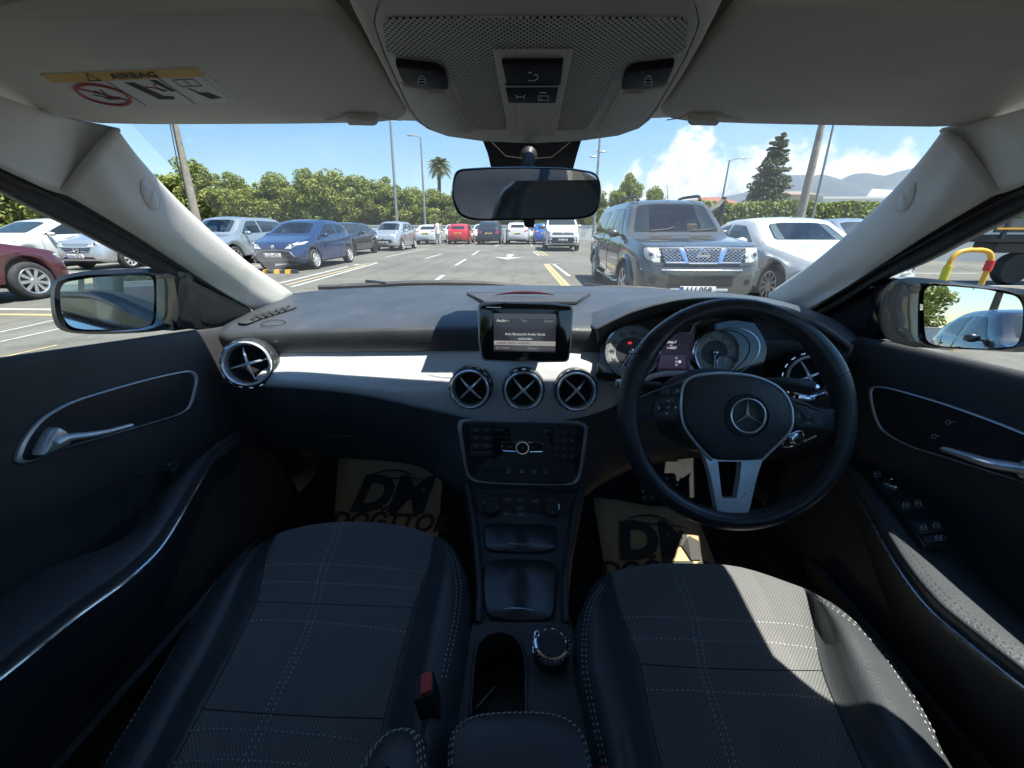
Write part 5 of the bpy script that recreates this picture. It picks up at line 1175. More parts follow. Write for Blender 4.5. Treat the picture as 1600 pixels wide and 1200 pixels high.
drv = [[(926, 917), (940, 904), (955, 896), (1010, 884), (1080, 882), (1160, 888), (1255, 919), (1272, 927), (1290, 938)],
       [(907, 965), (932, 962), (971, 960), (1030, 962), (1100, 965), (1180, 970), (1272, 980), (1312, 974), (1340, 974)],
       [(905, 1035), (945, 1037), (1000, 1037), (1060, 1042), (1130, 1045), (1205, 1047), (1284, 1048), (1350, 1046), (1403, 1045)],
       [(922, 1112), (966, 1115), (1016, 1118), (1080, 1122), (1150, 1126), (1230, 1130), (1314, 1124), (1388, 1122), (1448, 1120)],
       [(936, 1200), (985, 1202), (1036, 1205), (1100, 1210), (1180, 1212), (1260, 1212), (1352, 1205), (1428, 1200), (1487, 1198)]]
DS = seat(1, drv, 'driver seat of black leather and charcoal cloth, partly in sunlight',
     [(1047, 882), (1059, 910), (1070, 940), (1079, 965), (1087, 1005), (1093, 1045), (1105, 1082), (1118, 1122), (1130, 1160), (1142, 1205)],
     {'h': [[(970, 965), (1020, 964), (1085, 967), (1184, 972), (1240, 976), (1271, 983)], [(984, 998), (1040, 998), (1120, 1002), (1200, 1004), (1278, 1014)], [(1010, 1078), (1080, 1079), (1160, 1084), (1240, 1087), (1302, 1095)], [(1062, 1232), (1200, 1240)]],
      'v': [[(945, 914), (926, 945), (917, 990), (917, 1040), (925, 1090), (938, 1150), (950, 1205)], [(1280, 934), (1335, 972), (1380, 1016), (1415, 1068), (1446, 1120), (1478, 1180)]], 'dv': -6,
      's': [[(950, 908), (958, 930), (972, 962), (1000, 1037), (1014, 1112), (1034, 1200)], [(1270, 928), (1272, 980), (1286, 1050), (1316, 1124), (1352, 1203)], [(1000, 1037), (1060, 1042), (1130, 1045), (1205, 1047), (1284, 1048)]]})
# bottom-right bolster of the passenger backrest that leans into view
m = MB(); bq = [(560, 1215), (575, 1185), (592, 1160), (612, 1143), (640, 1137), (662, 1150), (670, 1180), (672, 1230)]
P = [PZ(a, c, .70) for a, c in smooth2(bq, 3, False)]; 
rows = [[p + V((0, 0, -.06)) for p in P], [p for p in P], [p + V((.0, -.012, .014)) for p in P], [p + V((0, -.05, .045)) for p in P], [p + V((0, -.12, .12)) for p in P]]
cc = sum(P, V()) / len(P)
rows[2] = [p.lerp(cc, .08) + V((0, -.006, .012)) for p in P]; rows[3] = [p.lerp(cc, .5) + V((0, -.02, .02)) for p in P]; rows[4] = [p.lerp(cc, .95) + V((0, -.03, .03)) for p in P]
m.grid(rows, M['leather']); m.build('backrest_bolster', PS, angle=60)
m = MB()
for t in (0, .12, .22): m.stitch(resample([p.lerp(cc, .06 + t) + V((0, -.006, .0130 + t * .03)) for p in P], 60), ZN, M['stitch'])
m.build('bolster_stitching', PS)
# belt buckles
def buckle(q, topq, z, lab):
    m = MB(); P = [PZ(a, c, z) for a, c in q]; foot = PZ(*topq, z - .12)
    n = (P[1] - P[0]).cross(P[2] - P[0]).normalized(); n = n if n.z > 0 else -n
    c = sum(P, V()) / len(P); down = (foot - c)
    m.grid([P, [p + down for p in P]], M['hard'], close_u=True); m.add(P, [list(range(len(P)))], M['hard'])
    o = m.build('belt_buckle', CAR, lab, bevel=.002)
    m = MB(); cc = c; rq = [p.lerp(cc, .0) for p in P]
    a, b_, c2, d = P[0], P[1], P[2], P[3]; f = lambda u, v: a.lerp(b_, u).lerp(d.lerp(c2, u), v)
    m.bplate([f(.34, .10), f(.93, .08), f(.92, .90), f(.32, .92)], n, 0, .004, .0015, M['red']); m.build('release_button', o, 'red push button')
    return o
buckle([(648, 1056), (678, 1046), (677, 1084), (646, 1095)], (690, 1165), .69, 'black passenger seat-belt buckle with a red button')
buckle([(928, 1196), (952, 1200), (950, 1222), (926, 1218)], (935, 1240), .64, 'driver seat-belt buckle with a red button at the bottom edge')

# ---- floor, carpet, pedals
b = MB()
for s in (-1, 1):
    b.grid([[V((s * .11, y, z)), V((s * .3, y, z)), V((s * .55, y, z)), V((s * .66, y, z + .03)), V((s * .70, y, z + .06)), V((s * .70, y, z + .12))] for y, z in ((-1.6, .30), (0, .30), (.85, .305), (1.0, .335), (1.2, .455), (1.4, .61), (1.49, .80))], M['carpet'])
b.build('floor', CAR, 'black carpeted floor', solid=.01)
b = MB(); b.grid([[V((s_ * .70, 1.14, z)) for s_ in (-1, -.5, 0, .5, 1)] for z in (.90, 1.0)], M['void']); b.grid([[V((x, 1.5, z)) for x in (-.75, 0, .75)] for z in (.3, .6, 1.0)], M['void']); b.build('bulkhead', CAR)
for s in (-1, 1):
    b = MB(); b.grid([[V((s * .645, y, .40)), V((s * .655, y, .43)), V((s * .70, y, .44)), V((s * .78, y, .40))] for y in (-.8, 0, .6, 1.0, 1.3)], M['carpet']); b.build('sill', CAR, solid=.004)
m = MB(); pp = plane3(PY(1000, 740, 1.08), PY(1055, 740, 1.08), PY(1030, 785, 1.04), CAM); q = roundpoly([(998, 742), (1056, 739), (1059, 776), (1002, 785)], 6); m.bplate(pp.pts(q), pp.n, -.006, .004, .002, M['hard'])
for i in range(5):
    for j in range(4): m.ellipsoid(pp.at(1004 + i * 12.5 + (j % 2) * 3, 747 + j * 10, .004), (.0045, .0045, .0025), M['alu'], 5)
m.tube([pp.at(1030, 750, -.005), pp.at(1030, 750, -.005) + V((0, .15, .25))], .008, M['hard'], 8); m.build('pedal', CAR, 'studded metal brake pedal')
# ---- pillars between the doors, unseen, added and flared to cut the sun on the seat
for s in (-1, 1):
    b = MB(); b.grid([[V((s * .78, y, .45)), V((s * .775, y, 1.0)), V((s * .735, y + .05 * (1 if y > .1 else -1), 1.2)), V((s * .665, y + .17 * (1 if y > .1 else -.3), 1.40))] for y in (.15, .11, .0, -.05)], M['soft']); b.build('door_pillar', CAR, solid=.02)
# ---- rear of the cabin (seen only in the mirror)
b = MB(); b.grid([[V((x, y, z)) for x in (-.65, -.3, 0, .3, .65)] for y, z in ((-.55, .55), (-.62, .62), (-1.0, .58), (-1.10, .62), (-1.22, 1.0), (-1.28, 1.12), (-1.36, 1.1), (-1.40, .6))], M['leather']); b.build('rear_seat', CAR, angle=60)
b = MB(); b.grid([[V((x, -1.40, .95)), V((x, -1.9, .98))] for x in (-.62, 0, .62)], M['carpet'])
for s in (-1, 1):
    b.grid([[V((s * .72, y, .98)), V((s * .62, y, 1.36))] for y in (-.60, -.72)], M['seal']); b.grid([[V((s * .72, y, .98)), V((s * .58, y, 1.34))] for y in (-1.40, -1.95)], M['lining'])
    b.grid([[V((s * .70, y, .30)), V((s * .73, y, 1.0))] for y in (-.6, -1.95)], M['soft'])
b.build('rear_trim', CAR)
for s in (-1, 1):
    b = MB(); b.grid([[V((s * .735, y, .98)), V((s * .625, y, 1.37))] for y in (-.66, -1.45)], M['tint']); b.build('rear_side_window', CAR, flip=False)
b = MB(); b.grid([[V((x, -1.85, 1.35)), V((x * 1.15, -2.25, 1.0))] for x in (-.52, 0, .52)], M['tint']); b.build('rear_window', CAR, flip=False)

# ---- paper mats (loose, so things of their own)
def paper_mat(o, tip, label, rot):
    bl, br, tl, tr_ = o
    root = None; m = MB()
    NU, NV = 8, 8; rows = []
    for j in range(NV + 1):
        v = j / NV; rows.append([bl.lerp(br, i / NU).lerp(tl.lerp(tr_, i / NU), v) + ZN * (.004 + .003 * math.sin(i * 1.3 + j * .7) * (1 if 0 < i < NU else .5)) for i in range(NU + 1)])
    m.grid(rows, M['paper']); ob = m.build('floor_mat', None, label, 'mat', 'paper floor mats', solid=.001, angle=70)
    xd = (br - bl).normalized(); yd = ((tl - bl) - xd * (tl - bl).dot(xd)).normalized(); w = (br - bl).length; h = (tl - bl).length
    m = MB(); P = lambda u, v: bl.lerp(br, u).lerp(tl.lerp(tr_, u), v) + ZN * .0095
    m.text('DM', P(.52, .49 + tip), xd, yd, w * .49, M['ink'], bold=.05, shear=.2, lift=0)
    m.text('DO\u011eTTOK', P(.53, .16 + tip), xd, yd, w * .23, M['ink'], bold=.03, shear=.2, lift=0)
    for arc in ([(.26, .71), (.36, .77), (.50, .815), (.60, .815), (.68, .78), (.74, .75)], [(.26, .71), (.36, .725), (.44, .71), (.52, .705), (.66, .715), (.78, .71), (.86, .69)]):
        Q = catmull([P(u, v + tip) for u, v in arc], 5); m.tube(Q, [.001 + w * .012 * math.sin(math.pi * i / (len(Q) - 1)) for i in range(len(Q))], M['ink'], 6, flat=.15, up=ZN)
    m.build('printed_logo', ob, 'black DM print under a car outline'); return ob
paper_mat((PZ(521, 840, .352), PZ(684, 845, .352), PZ(529, 717, .50), PZ(694, 718, .50)), 0.0, 'brown paper mat printed DM on the floor before the passenger seat', 0)
paper_mat((PZ(950, 925, .335), PZ(1135, 925, .335), PZ(927, 779, .42), PZ(1085, 800, .42)), .02, 'brown paper mat printed DM in the driver footwell, with a sunlit patch', 0)
# ================================================================ outside: ground, markings, walls
def ground_mat():
    m = mat('faded_asphalt', (.2, .2, .19), .9); t = m.node_tree; b = t.nodes['Principled BSDF']; oc = nd(t, 'ShaderNodeTexCoord').outputs['Object']
    big = noise_(t, oc, .35, 8, .65); med = noise_(t, oc, 3.5, 6, .7); fine = noise_(t, oc, 45, 3, .7)
    f = math_(t, 'ADD', math_(t, 'MULTIPLY', big, .5), math_(t, 'ADD', math_(t, 'MULTIPLY', med, .25), math_(t, 'MULTIPLY', fine, .35)))
    c = ramp(t, f, [(.40, (.075, .072, .059)), (.52, (.118, .113, .095)), (.66, (.168, .160, .133))])
    v = nd(t, 'ShaderNodeTexVoronoi', feature='DISTANCE_TO_EDGE'); v.inputs['Scale'].default_value = .22; 
    wv = nd(t, 'ShaderNodeVectorMath', operation='ADD'); t.links.new(oc, wv.inputs[0])
    nv = nd(t, 'ShaderNodeTexNoise'); nv.inputs['Scale'].default_value = 1.2; t.links.new(oc, nv.inputs['Vector']); t.links.new(nv.outputs[1], wv.inputs[1]); t.links.new(wv.outputs[0], v.inputs['Vector'])
    crack = ramp(t, v.outputs[0], [(.0, .55), (.006, 1), (.01, 1)])
    mp_ = nd(t, 'ShaderNodeMapping'); mp_.inputs['Scale'].default_value = (2.2, .12, 1); t.links.new(oc, mp_.inputs[0]); stk = ramp(t, noise_(t, mp_.outputs[0], 1, 5, .6), [(.5, 1), (.68, .80)])
    oil = math_(t, 'MULTIPLY', ramp(t, noise_(t, oc, .8, 6, .65), [(.58, 1), (.72, .60)]), stk)
    mm = nd(t, 'ShaderNodeMix'); mm.data_type = 'RGBA'; mm.blend_type = 'MULTIPLY'; mm.inputs[0].default_value = 1; t.links.new(c, mm.inputs[6]); t.links.new(crack, mm.inputs[7])
    m2 = nd(t, 'ShaderNodeMix'); m2.data_type = 'RGBA'; m2.blend_type = 'MULTIPLY'; m2.inputs[0].default_value = 1; t.links.new(mm.outputs[2], m2.inputs[6]); t.links.new(oil, m2.inputs[7])
    t.links.new(m2.outputs[2], b.inputs['Base Color'])
    bn = nd(t, 'ShaderNodeBump'); bn.inputs['Strength'].default_value = .5; bn.inputs['Distance'].default_value = .01; t.links.new(fine, bn.inputs['Height']); t.links.new(bn.outputs[0], b.inputs['Normal'])
    return m
M['asph'] = ground_mat()
m = MB(); m.add([V((-1500, -1500, 0)), V((1500, -1500, 0)), V((1500, 1500, 0)), V((-1500, 1500, 0))], [(0, 1, 2, 3)], mat('dry_ground', (.22, .21, .16), .95, var=(.02, .2)))
m.build('ground', kind='structure')
m = MB(); m.add([V((-60, -50, .004)), V((60, -50, .004)), V((60, 47, .004)), V((-60, 47, .004))], [(0, 1, 2, 3)], M['asph']); m.build('car_park', kind='structure')
def worn(name, c):
    m = mat(name, c, .7); t = m.node_tree; b = t.nodes['Principled BSDF']; oc = nd(t, 'ShaderNodeTexCoord').outputs['Object']
    f = ramp(t, noise_(t, oc, 14, 8, .75), [(.42, 0), (.6, 1)]); t.links.new(mixc(t, f, tuple(q * .55 + .08 for q in c), c), b.inputs['Base Color']); return m
M['lw'] = worn('worn_white_paint', (.48, .47, .43)); M['ly'] = worn('worn_yellow_paint', (.46, .36, .15)); M['lr'] = worn('worn_red_paint', (.34, .17, .14))
def quad(m, l, mt, z=.008): m.add([PZ(a, c, z) for a, c in l], [tuple(range(len(l)))], mt)
def line(m, p, q, w, mt, z=.008):
    p, q = V((*p, z)), V((*q, z)); d = (q - p).normalized(); n = V((-d.y, d.x, 0)) * w / 2; m.add([p - n, q - n, q + n, p + n], [(0, 1, 2, 3)], mt)
m = MB()
def gl(a, b_, w, mt): p, q = PZ(*a, 0), PZ(*b_, 0); line(m, (p.x, p.y), (q.x, q.y), w, mt)
gl((436, 443), (560, 413), .12, M['lw']); gl((446, 446), (572, 414), .11, M['ly']); gl((455, 449), (590, 411), .12, M['lw'])
gl((540, 417), (590, 410), .10, M['lw'])
for a, b_ in (((682, 438), (693, 430)), ((712, 415), (728, 405)), ((665, 404), (690, 397)), ((738, 399), (748, 392)), ((602, 402), (665, 389)), ((655, 390), (770, 391))): gl(a, b_, .11, M['lw'])
for a, b_, mt in (((851, 413), (880, 447), 'ly'), ((856, 413), (888, 447), 'ly'), ((865, 413), (890, 432), 'lw'), ((833, 393), (843, 400), 'lw'), ((838, 393), (850, 400), 'ly'), ((842, 391), (856, 400), 'ly'), ((848, 413), (875, 412.5), 'lw')): gl(a, b_, .10, M[mt])
# direction arrow painted on the lane
c = PZ(795, 402, 0); m.add([V((c.x + a, c.y + b_, .0085)) for a, b_ in ((-.14, 2.0), (.14, 2.0), (.14, -.1), (.7, .2), (0, -1.4), (-.7, .2), (-.14, -.1))], [(0, 1, 2, 6), (3, 4, 5), (2, 3, 5, 6)], M['lw'])
for x in (-18, -15.4, -12.6, -9.5): line(m, (x, 12.0), (x, 17.0), .12, M['lw'])
for x in (-20.2, -17.6, -15): line(m, (x, 17.5), (x, 26), .12, M['lw'])
line(m, (-30, 11.4), (-9.2, 11.4), .14, M['lw']); line(m, (-30, 5.6), (-6.2, 5.6), .12, M['ly']); line(m, (-30, 6.0), (-6.2, 6.0), .12, M['lw'])
for k in range(8): line(m, (-10.1 + k * 2.55, 28.5), (-10.1 + k * 2.55, 33.8), .1, M['lw'])
for a in (3.75, 6.3, 8.9): line(m, (a, 5.6), (a, 11.5), .1, M['lw'])
m.add([V((-30, 9.6, .0075)), V((-8.3, 9.6, .0075)), V((-8.0, 11.2, .0075)), V((-30, 11.2, .0075))], [(0, 1, 2, 3)], M['lr'])
for a, b_ in (((0, 520), (90, 500)), ((0, 535), (100, 513)), ((0, 560), (90, 540))): gl(a, b_, .05, M['lw' if b_[1] < 520 else 'ly'])
for y in (4.2, 6.8, 9.4, 12): line(m, (7.5, y), (13, y + .3), .1, M['lw'])
m.build('road_markings', kind='structure')

M['wwall'] = mat('white_wall_render', (.60, .59, .55), .85, var=(.6, .08), dirt=((.35, .33, .28), .62, 1.4, .5))
def wall(name, lab, p, q, h, t_, mt, cap=True):
    p, q = V((*p, 0)), V((*q, 0)); d = (q - p); L = d.length; d.normalize(); n = V((-d.y, d.x, 0)); m = MB()
    m.box((p + q) / 2 + ZN * h / 2, (L, t_, h), mt, Matrix((d, n, ZN)).transposed())
    if cap: m.box((p + q) / 2 + ZN * (h + .03), (L + .04, t_ + .08, .06), mt, Matrix((d, n, ZN)).transposed())
    o = m.build(name, None, lab, 'wall', bevel=.01); return o
wall('boundary_wall', 'low white rendered wall at the back of the car park, below the trees', (-42, 44), (14, 44), 1.38, .22, M['wwall'])
wall('boundary_wall', 'white wall on the right beyond the yellow barrier', (14.5, 17.5), (40, 10.5), 1.30, .2, M['wwall'])
wall('boundary_wall', 'pale wall far behind, seen only in the door mirror', (2, -22), (40, -16), 1.2, .2, M['wwall'])

# ================================================================ cars
def ip(T, x):
    if x <= T[0][0]: return T[0][1]
    for (a, p), (c, q) in zip(T, T[1:]):
        if x <= c:
            t = (x - a) / (c - a); return p + (q - p) * t
    return T[-1][1]
def sm(T, x, w=.05):
    return (ip(T, x - w) + 2 * ip(T, x) + ip(T, x + w)) / 4
M['tyre'] = mat('tyre_rubber', (.025, .025, .025), .8, var=(12, .3)); M['rim'] = mat('alloy_wheel', (.55, .56, .57), .35, .8, var=(9, .1)); M['cap'] = mat('silver_wheel_trim', (.58, .58, .57), .4, .3)
M['cgl'] = mat('car_window', (.018, .024, .026), .04, spec=.6); M['cglt'] = mat('car_windscreen', (.030, .040, .042), .04, spec=.45)
M['lamp'] = mat('headlamp', (.50, .50, .43), .12, coat=1, var=(18, .35)); M['tail'] = mat('tail_lamp', (.42, .02, .02), .15, coat=1); M['plate'] = mat('plate_white', (.75, .75, .72), .4); M['blue'] = mat('plate_blue', (.03, .10, .38), .4)
M['yplate'] = mat('plate_yellow', (.75, .55, .08), .4); M['blk'] = mat('unpainted_black', (.022, .022, .022), .55)
M['cseat'] = mat('car_seat_cloth', (.06, .06, .06), .9)
M['grmesh'] = mat('grille_black', (.015, .015, .015), .4)
def paint(name, c, metal=.35, rough=.28): return mat(name, c, rough, metal, coat=1)
def make_car(name, lab, P, mt, nose, head, group='cars parked in the car park'):
    """P: L,W,H, top [(s,z)], belt [(s,z)], sill, wb (front axle s, rear axle s), R; s runs back from the nose. nose: ground point, head: rotation (0 = facing -Y)"""
    L, Wd, H = P['L'], P['W'], P['H']; hw = Wd / 2; rot = Matrix.Rotation(head, 3, 'Z')
    loc = V((*nose, 0)) + rot @ V((0, L / 2, 0)); root = thing(name, loc, lab, P.get('cat', 'car'), group, head)
    top, belt, sill = P['top'], P['belt'], P.get('sill', .22); R = P['R']; ax = P['ax']; bl0 = P.get('beltz', ip(belt, L * .5))
    ss = sorted(set([0, .012, .03, .06, .10, .15] + [i * .055 for i in range(3, int(L / .055))] + [L - .15, L - .1, L - .06, L - .03, L - .012, L])); ss = [q for q in ss if q <= L]
    plan = P.get('plan', [(0, .70), (.03, .78), (.10, .86), (.25, .925), (.5, .965), (1.0, .99), (L * .5, 1), (L - .8, .985), (L - .3, .93), (L - .08, .85), (L, .72)])
    rows = []
    for q in ss:
        w = hw * sm(plan, q, .02); zt = sm(top, q, P.get('sm', .04)); b = min(sm(belt, q), zt - .015); zb = sill
        if q < .15: zb = sill + (.15 - q) * P.get('chin', .5)
        if q > L - .15: zb = sill + (q - L + .15) * .7
        for a in ax:
            d = abs(q - a); Ra = R + .05
            if d < Ra: zb = max(zb, R + math.sqrt(Ra * Ra - d * d))
        zb = min(zb, b - .05)
        h = zt - b; k = max(0, min(1, h / (H - bl0 - .05))); rw = w * (.93 - P.get('tumble', .17) * k)
        half = [(w * .90, zb - .0), (w * .975, zb + .05), (w * 1.0, zb + .40 * (b - zb)), (w * .995, zb + .75 * (b - zb)), (w * .965, b - .03), (w * .945, b), (w * .945 + (rw - w * .945) * .1, b + h * .11), (w * .945 + (rw - w * .945) * .5, b + h * .52), (rw, b + h * .88 if k > .1 else b + h * .8), (rw - .05 * (1 if k > .1 else 3), zt - .006), (rw * .55, zt + .012 * k + .004), (0, zt + .02 * k + .008)]
        y = q - L / 2
        rows.append([V((-x, y, z)) for x, z in half] + [V((x, y, z)) for x, z in reversed(half[:-1])])
    m = MB(); cab = P.get('cab', False)
    def inp(x, y, poly, k=1.05):
        cx = sum(a for a, _ in poly) / len(poly); cy = sum(c for _, c in poly) / len(poly); ok = False; x, y = cx + (x - cx) / k, cy + (y - cy) / k
        for (x0, y0), (x1, y1) in zip(poly, poly[1:] + poly[:1]):
            if (y0 > y) != (y1 > y) and x < (x1 - x0) * (y - y0) / (y1 - y0) + x0: ok = not ok
        return ok
    def gone(c):
        if not cab: return False
        for w_ in P['side']:
            if all(abs(p.x) > .3 * Wd and inp(p.y + L / 2, p.z, w_, 1.02) for p in c): return True
        if all(p.y < 0 and inp(p.x, p.z, P['wind'], 1.06) for p in c): return True
        return bool(P.get('rwin')) and all(p.y > 0 and inp(p.x, p.z, P['rwin'], 1.06) for p in c)
    nc = len(rows[0]); o_ = 0; m.v = [tuple(p) for r in rows for p in r]; m.mi(mt)
    for i in range(len(rows) - 1):
        for j in range(nc - 1):
            if not gone([rows[i][j], rows[i][j + 1], rows[i + 1][j + 1], rows[i + 1][j]]): m.f.append([i*nc+j, i*nc+j+1, (i+1)*nc+j+1, (i+1)*nc+j]); m.m.append(0)
    if cab:   # simple cabin: seats, dashboard, wheel, floor
        zb_ = P.get('beltz', ip(belt, L * .45)); wsx = P['wind'] and min(q for q in ss if sm(top, q) > P['wind'][0][1]); c_ = MB(); yo = -L / 2
        c_.box((0, yo + wsx + 1.5, zb_ - .48), (Wd - .3, 2.6, .1), M['blk']); c_.box((0, yo + wsx + .22, zb_ - .10), (Wd - .34, .5, .16), M['blk'])
        for sx in (-.37, .37):
            c_.box((sx, yo + wsx + 1.25, zb_ - .12), (.48, .14, .55), M['cseat'], Matrix.Rotation(-.25, 3, 'X')); c_.ellipsoid((sx, yo + wsx + 1.34, zb_ + .26), (.13, .06, .10), M['cseat'], 6)
        c_.box((0, yo + wsx + 2.1, zb_ - .16), (1.2, .14, .5), M['cseat'], Matrix.Rotation(-.25, 3, 'X'))
        c_.tube([V((-.37 + .17 * math.cos(t), yo + wsx + .55 + .05 * math.sin(t), zb_ + .02 + .17 * math.sin(t))) for t in [k * .4 for k in range(16)]], .014, M['blk'], 5, closed=True)
        c_.box((0, yo + wsx + .75, H - .20), (.22, .02, .06), M['blk'])
        c_.build('cabin', root, local=True)
    under = [[r[0], V((0, r[0].y, max(r[0].z, sill))), r[-1]] for r in rows]; 
    for r in (rows[0], rows[-1]): m.add(r, [tuple(range(len(r)))], mt)
    m.grid(under, M['blk'])
    for a in ax:
        m.box((0, a - L / 2, R + .02), (Wd - .42, .5, .25), M['blk'])
    body = m.build('body', root, local=True, angle=44)
    flat = [p for r in rows for p in r]; bv = BVHTree.FromPolygons(flat, [[i*nc+j, i*nc+j+1, (i+1)*nc+j+1, (i+1)*nc+j] for i in range(len(rows)-1) for j in range(nc-1)] + [list(range(nc)), [len(flat)-nc+i for i in range(nc)]])
    def proj(u, z, face):
        if face == 'f': o, d = V((u, -L, z)), V((0, 1, 0))
        elif face == 'r': o, d = V((u, L, z)), V((0, -1, 0))
        elif face == 't': o, d = V((u, z, 5)), V((0, 0, -1))
        else: o, d = V((5 * (1 if face == 'R' else -1), u - L / 2, z)), V((-1 if face == 'R' else 1, 0, 0))
        h = bv.ray_cast(o, d)
        if h[0] is None: return None, None
        n = h[1] if h[1].dot(d) < 0 else -h[1]; return h[0], n
    def decal(mb, poly, face, mt_, lift=.006, n=3, corner=0, clear=0):
        if corner: poly = roundpoly(poly, corner, 3)
        dense = []
        for a, b in zip(poly, poly[1:] + poly[:1]):
            st = max(1, int(math.hypot(b[0]-a[0], b[1]-a[1]) / .12))
            dense += [(a[0] + (b[0]-a[0]) * k / st, a[1] + (b[1]-a[1]) * k / st) for k in range(st)]
        cx = sum(a for a, _ in dense) / len(dense); cy = sum(c for _, c in dense) / len(dense); rws = []
        for t in ((1, .9, .65, .42, .2, .02) if not clear else (1, clear, .82, .6, .4, .2, .02)):
            r = []
            for a, c in dense:
                p, nn = proj(cx + (a - cx) * t, cy + (c - cy) * t, face)
                if p is None: return False
                r.append(p + nn * (lift if t < 1 else lift * .6))
            rws.append(r)
        mb.grid(rws, mt_, close_u=True, matf=(lambda i, j: M['cgl'] if i < 1 else M['carglass']) if clear else None); return True
    def dline(mb, pts, face, mt_, r=.004, lift=.002, closed=False):
        q = []
        for a, b in zip(pts, pts[1:]):
            st = max(1, int(math.hypot(b[0]-a[0], b[1]-a[1]) / .08)); q += [(a[0] + (b[0]-a[0]) * k / st, a[1] + (b[1]-a[1]) * k / st) for k in range(st)]
        q.append(pts[-1]); Q = []
        for a, c in q:
            p, nn = proj(a, c, face)
            if p is not None: Q.append(p + nn * lift)
        if len(Q) > 1: mb.tube(Q, r, mt_, 5, closed=closed)
    # windows
    for w_ in P['side']:
        for f in 'LR':
            m = MB(); 
            if decal(m, w_, f, M['cgl'], corner=.03, clear=.92 if cab else 0): m.build('side_window', root, local=True, angle=60, flip=False)
    m = MB(); decal(m, P['wind'], 'f', M['cglt'], corner=.05, clear=.95 if cab else 0); m.build('windscreen', root, local=True, angle=60)
    if P.get('rwin'): m = MB(); decal(m, P['rwin'], 'r', M['cgl'], corner=.05, clear=.92 if cab else 0); m.build('rear_window', root, local=True, angle=60)
    m = MB()
    for l in P.get('seams', []):
        for f in 'LR': dline(m, l, f, M['void'], .006, .001)
    for l in P.get('fseams', []): dline(m, l, 'f', M['void'], .006, .001)
    if m.v: m.build('panel_gaps', root, local=True)
    for sg in (-1, 1):
        for l in P.get('lamps', []): m = MB(); decal(m, [(a * sg, c) for a, c in l], 'f', M['lamp'], .008, corner=.02); lx = sum(a for a, _ in l) / len(l) * sg; lz = sum(c for _, c in l) / len(l); lr = (max(c for _, c in l) - min(c for _, c in l)) * .26; decal(m, circ(lx, lz, lr, 12), 'f', M['rim'], .012); decal(m, circ(lx, lz, lr * .55, 10), 'f', M['blk'], .016); decal(m, circ(lx - sg * lr * 1.9, lz - lr * .1, lr * .6, 10), 'f', M['rim'], .012); m.build('headlight', root, local=True, angle=60)
        for l in P.get('tails', []): m = MB(); decal(m, [(a * sg, c) for a, c in l], 'r', M['tail'], .008, corner=.015); m.build('tail_light', root, local=True, angle=60)
        for l in P.get('fogs', []): m = MB(); decal(m, [(a * sg, c) for a, c in l], 'f', P.get('fogm', M['blk']), .006, corner=.01); m.build('fog_light', root, local=True, angle=60)
    for nm, l, mt_, fc in P.get('extra', []): m = MB(); decal(m, l, fc, mt_, .008 if nm != 'chrome_bar' else .014, corner=.008); m.build(nm, root, local=True, angle=60)
    for nm, l, mt_, fc, rr in P.get('lines', []): m = MB(); dline(m, l, fc, mt_, rr, .008); m.build(nm, root, local=True)
    # number plates
    def plate(face, z, text, yel=False, u=0):
        p, nn = proj(u, z, face)
        if p is None: return
        s_ = -1 if face == 'f' else 1; n = V((0, s_, .0)); xd_ = V((1, 0, 0)) if face == 'f' else V((-1, 0, 0)); o = p + n * .02; m = MB()
        pw = .26; m.bplate([o + xd_ * a + ZN * c for a, c in ((-pw, -.055), (pw, -.055), (pw, .055), (-pw, .055))], n, -.03, 0, .003, M['yplate' if yel else 'plate'])
        if not yel: m.plate([o + xd_ * a + ZN * c for a, c in ((-pw + .004, -.05), (-pw + .05, -.05), (-pw + .05, .05), (-pw + .004, .05))], [], n, 0, .002, M['blue'])
        m.text(text, o + n * .003 + xd_ * .02, xd_, ZN, .125, M['ink'], bold=.02); m.build('number_plate', root, local=True)
    if P.get('fplate'): plate('f', *P['fplate'])
    if P.get('rplate'): plate('r', *P['rplate'])
    # badge
    if P.get('badge'):
        kind, z = P['badge']; p, nn = proj(0, z, 'f'); o = p + nn * .016; m = MB(); xd_ = V((1, 0, 0)); yd_ = ZN
        if kind == 'ring':
            m.tube([o + xd_ * .075 * math.cos(t) + yd_ * .068 * math.sin(t) for t in [2*math.pi*k/24 for k in range(24)]], .011, M['bright'], 6, closed=True); m.box(o + V((0, -.004, 0)), (.19, .012, .030), M['bright'])
        else: m.lathe([(.055, 0), (.05, .008), (.001, .01)], o, (0, -1, 0), mat('oval_badge', (.75, .76, .78) if kind == 'oval' else (.7, .7, .7), .2, .6), 20)
        m.build('badge', root, local=True)
    # mirrors, handles
    s_m, z_m = P['mir']; mm_ = P.get('mirm', mt)
    for f, sg in (('L', -1), ('R', 1)):
        p, nn = proj(s_m, z_m - .02, f)
        if p is None: continue
        m = MB(); m.ellipsoid(p + V((sg * .13, 0, .03)), (.105, .06, .07), mm_, 8); m.box(p + V((sg * .03, .0, .0)), (.10, .04, .03), M['blk']); m.plate([p + V((sg * .13 + a, .062, .03 + c)) for a, c in ((-.08, -.05), (.08, -.05), (.08, .05), (-.08, .05))], [], YN, 0, .003, M['mirror']); m.build('wing_mirror', root, local=True, angle=60)
        for sh, zh in P.get('handles', []):
            p, nn = proj(sh, zh, f)
            if p is not None: m = MB(); m.box(p + V((sg * .012, 0, 0)), (.025, .17, .028), P.get('hm', mt)); m.build('door_handle', root, local=True, bevel=.006)
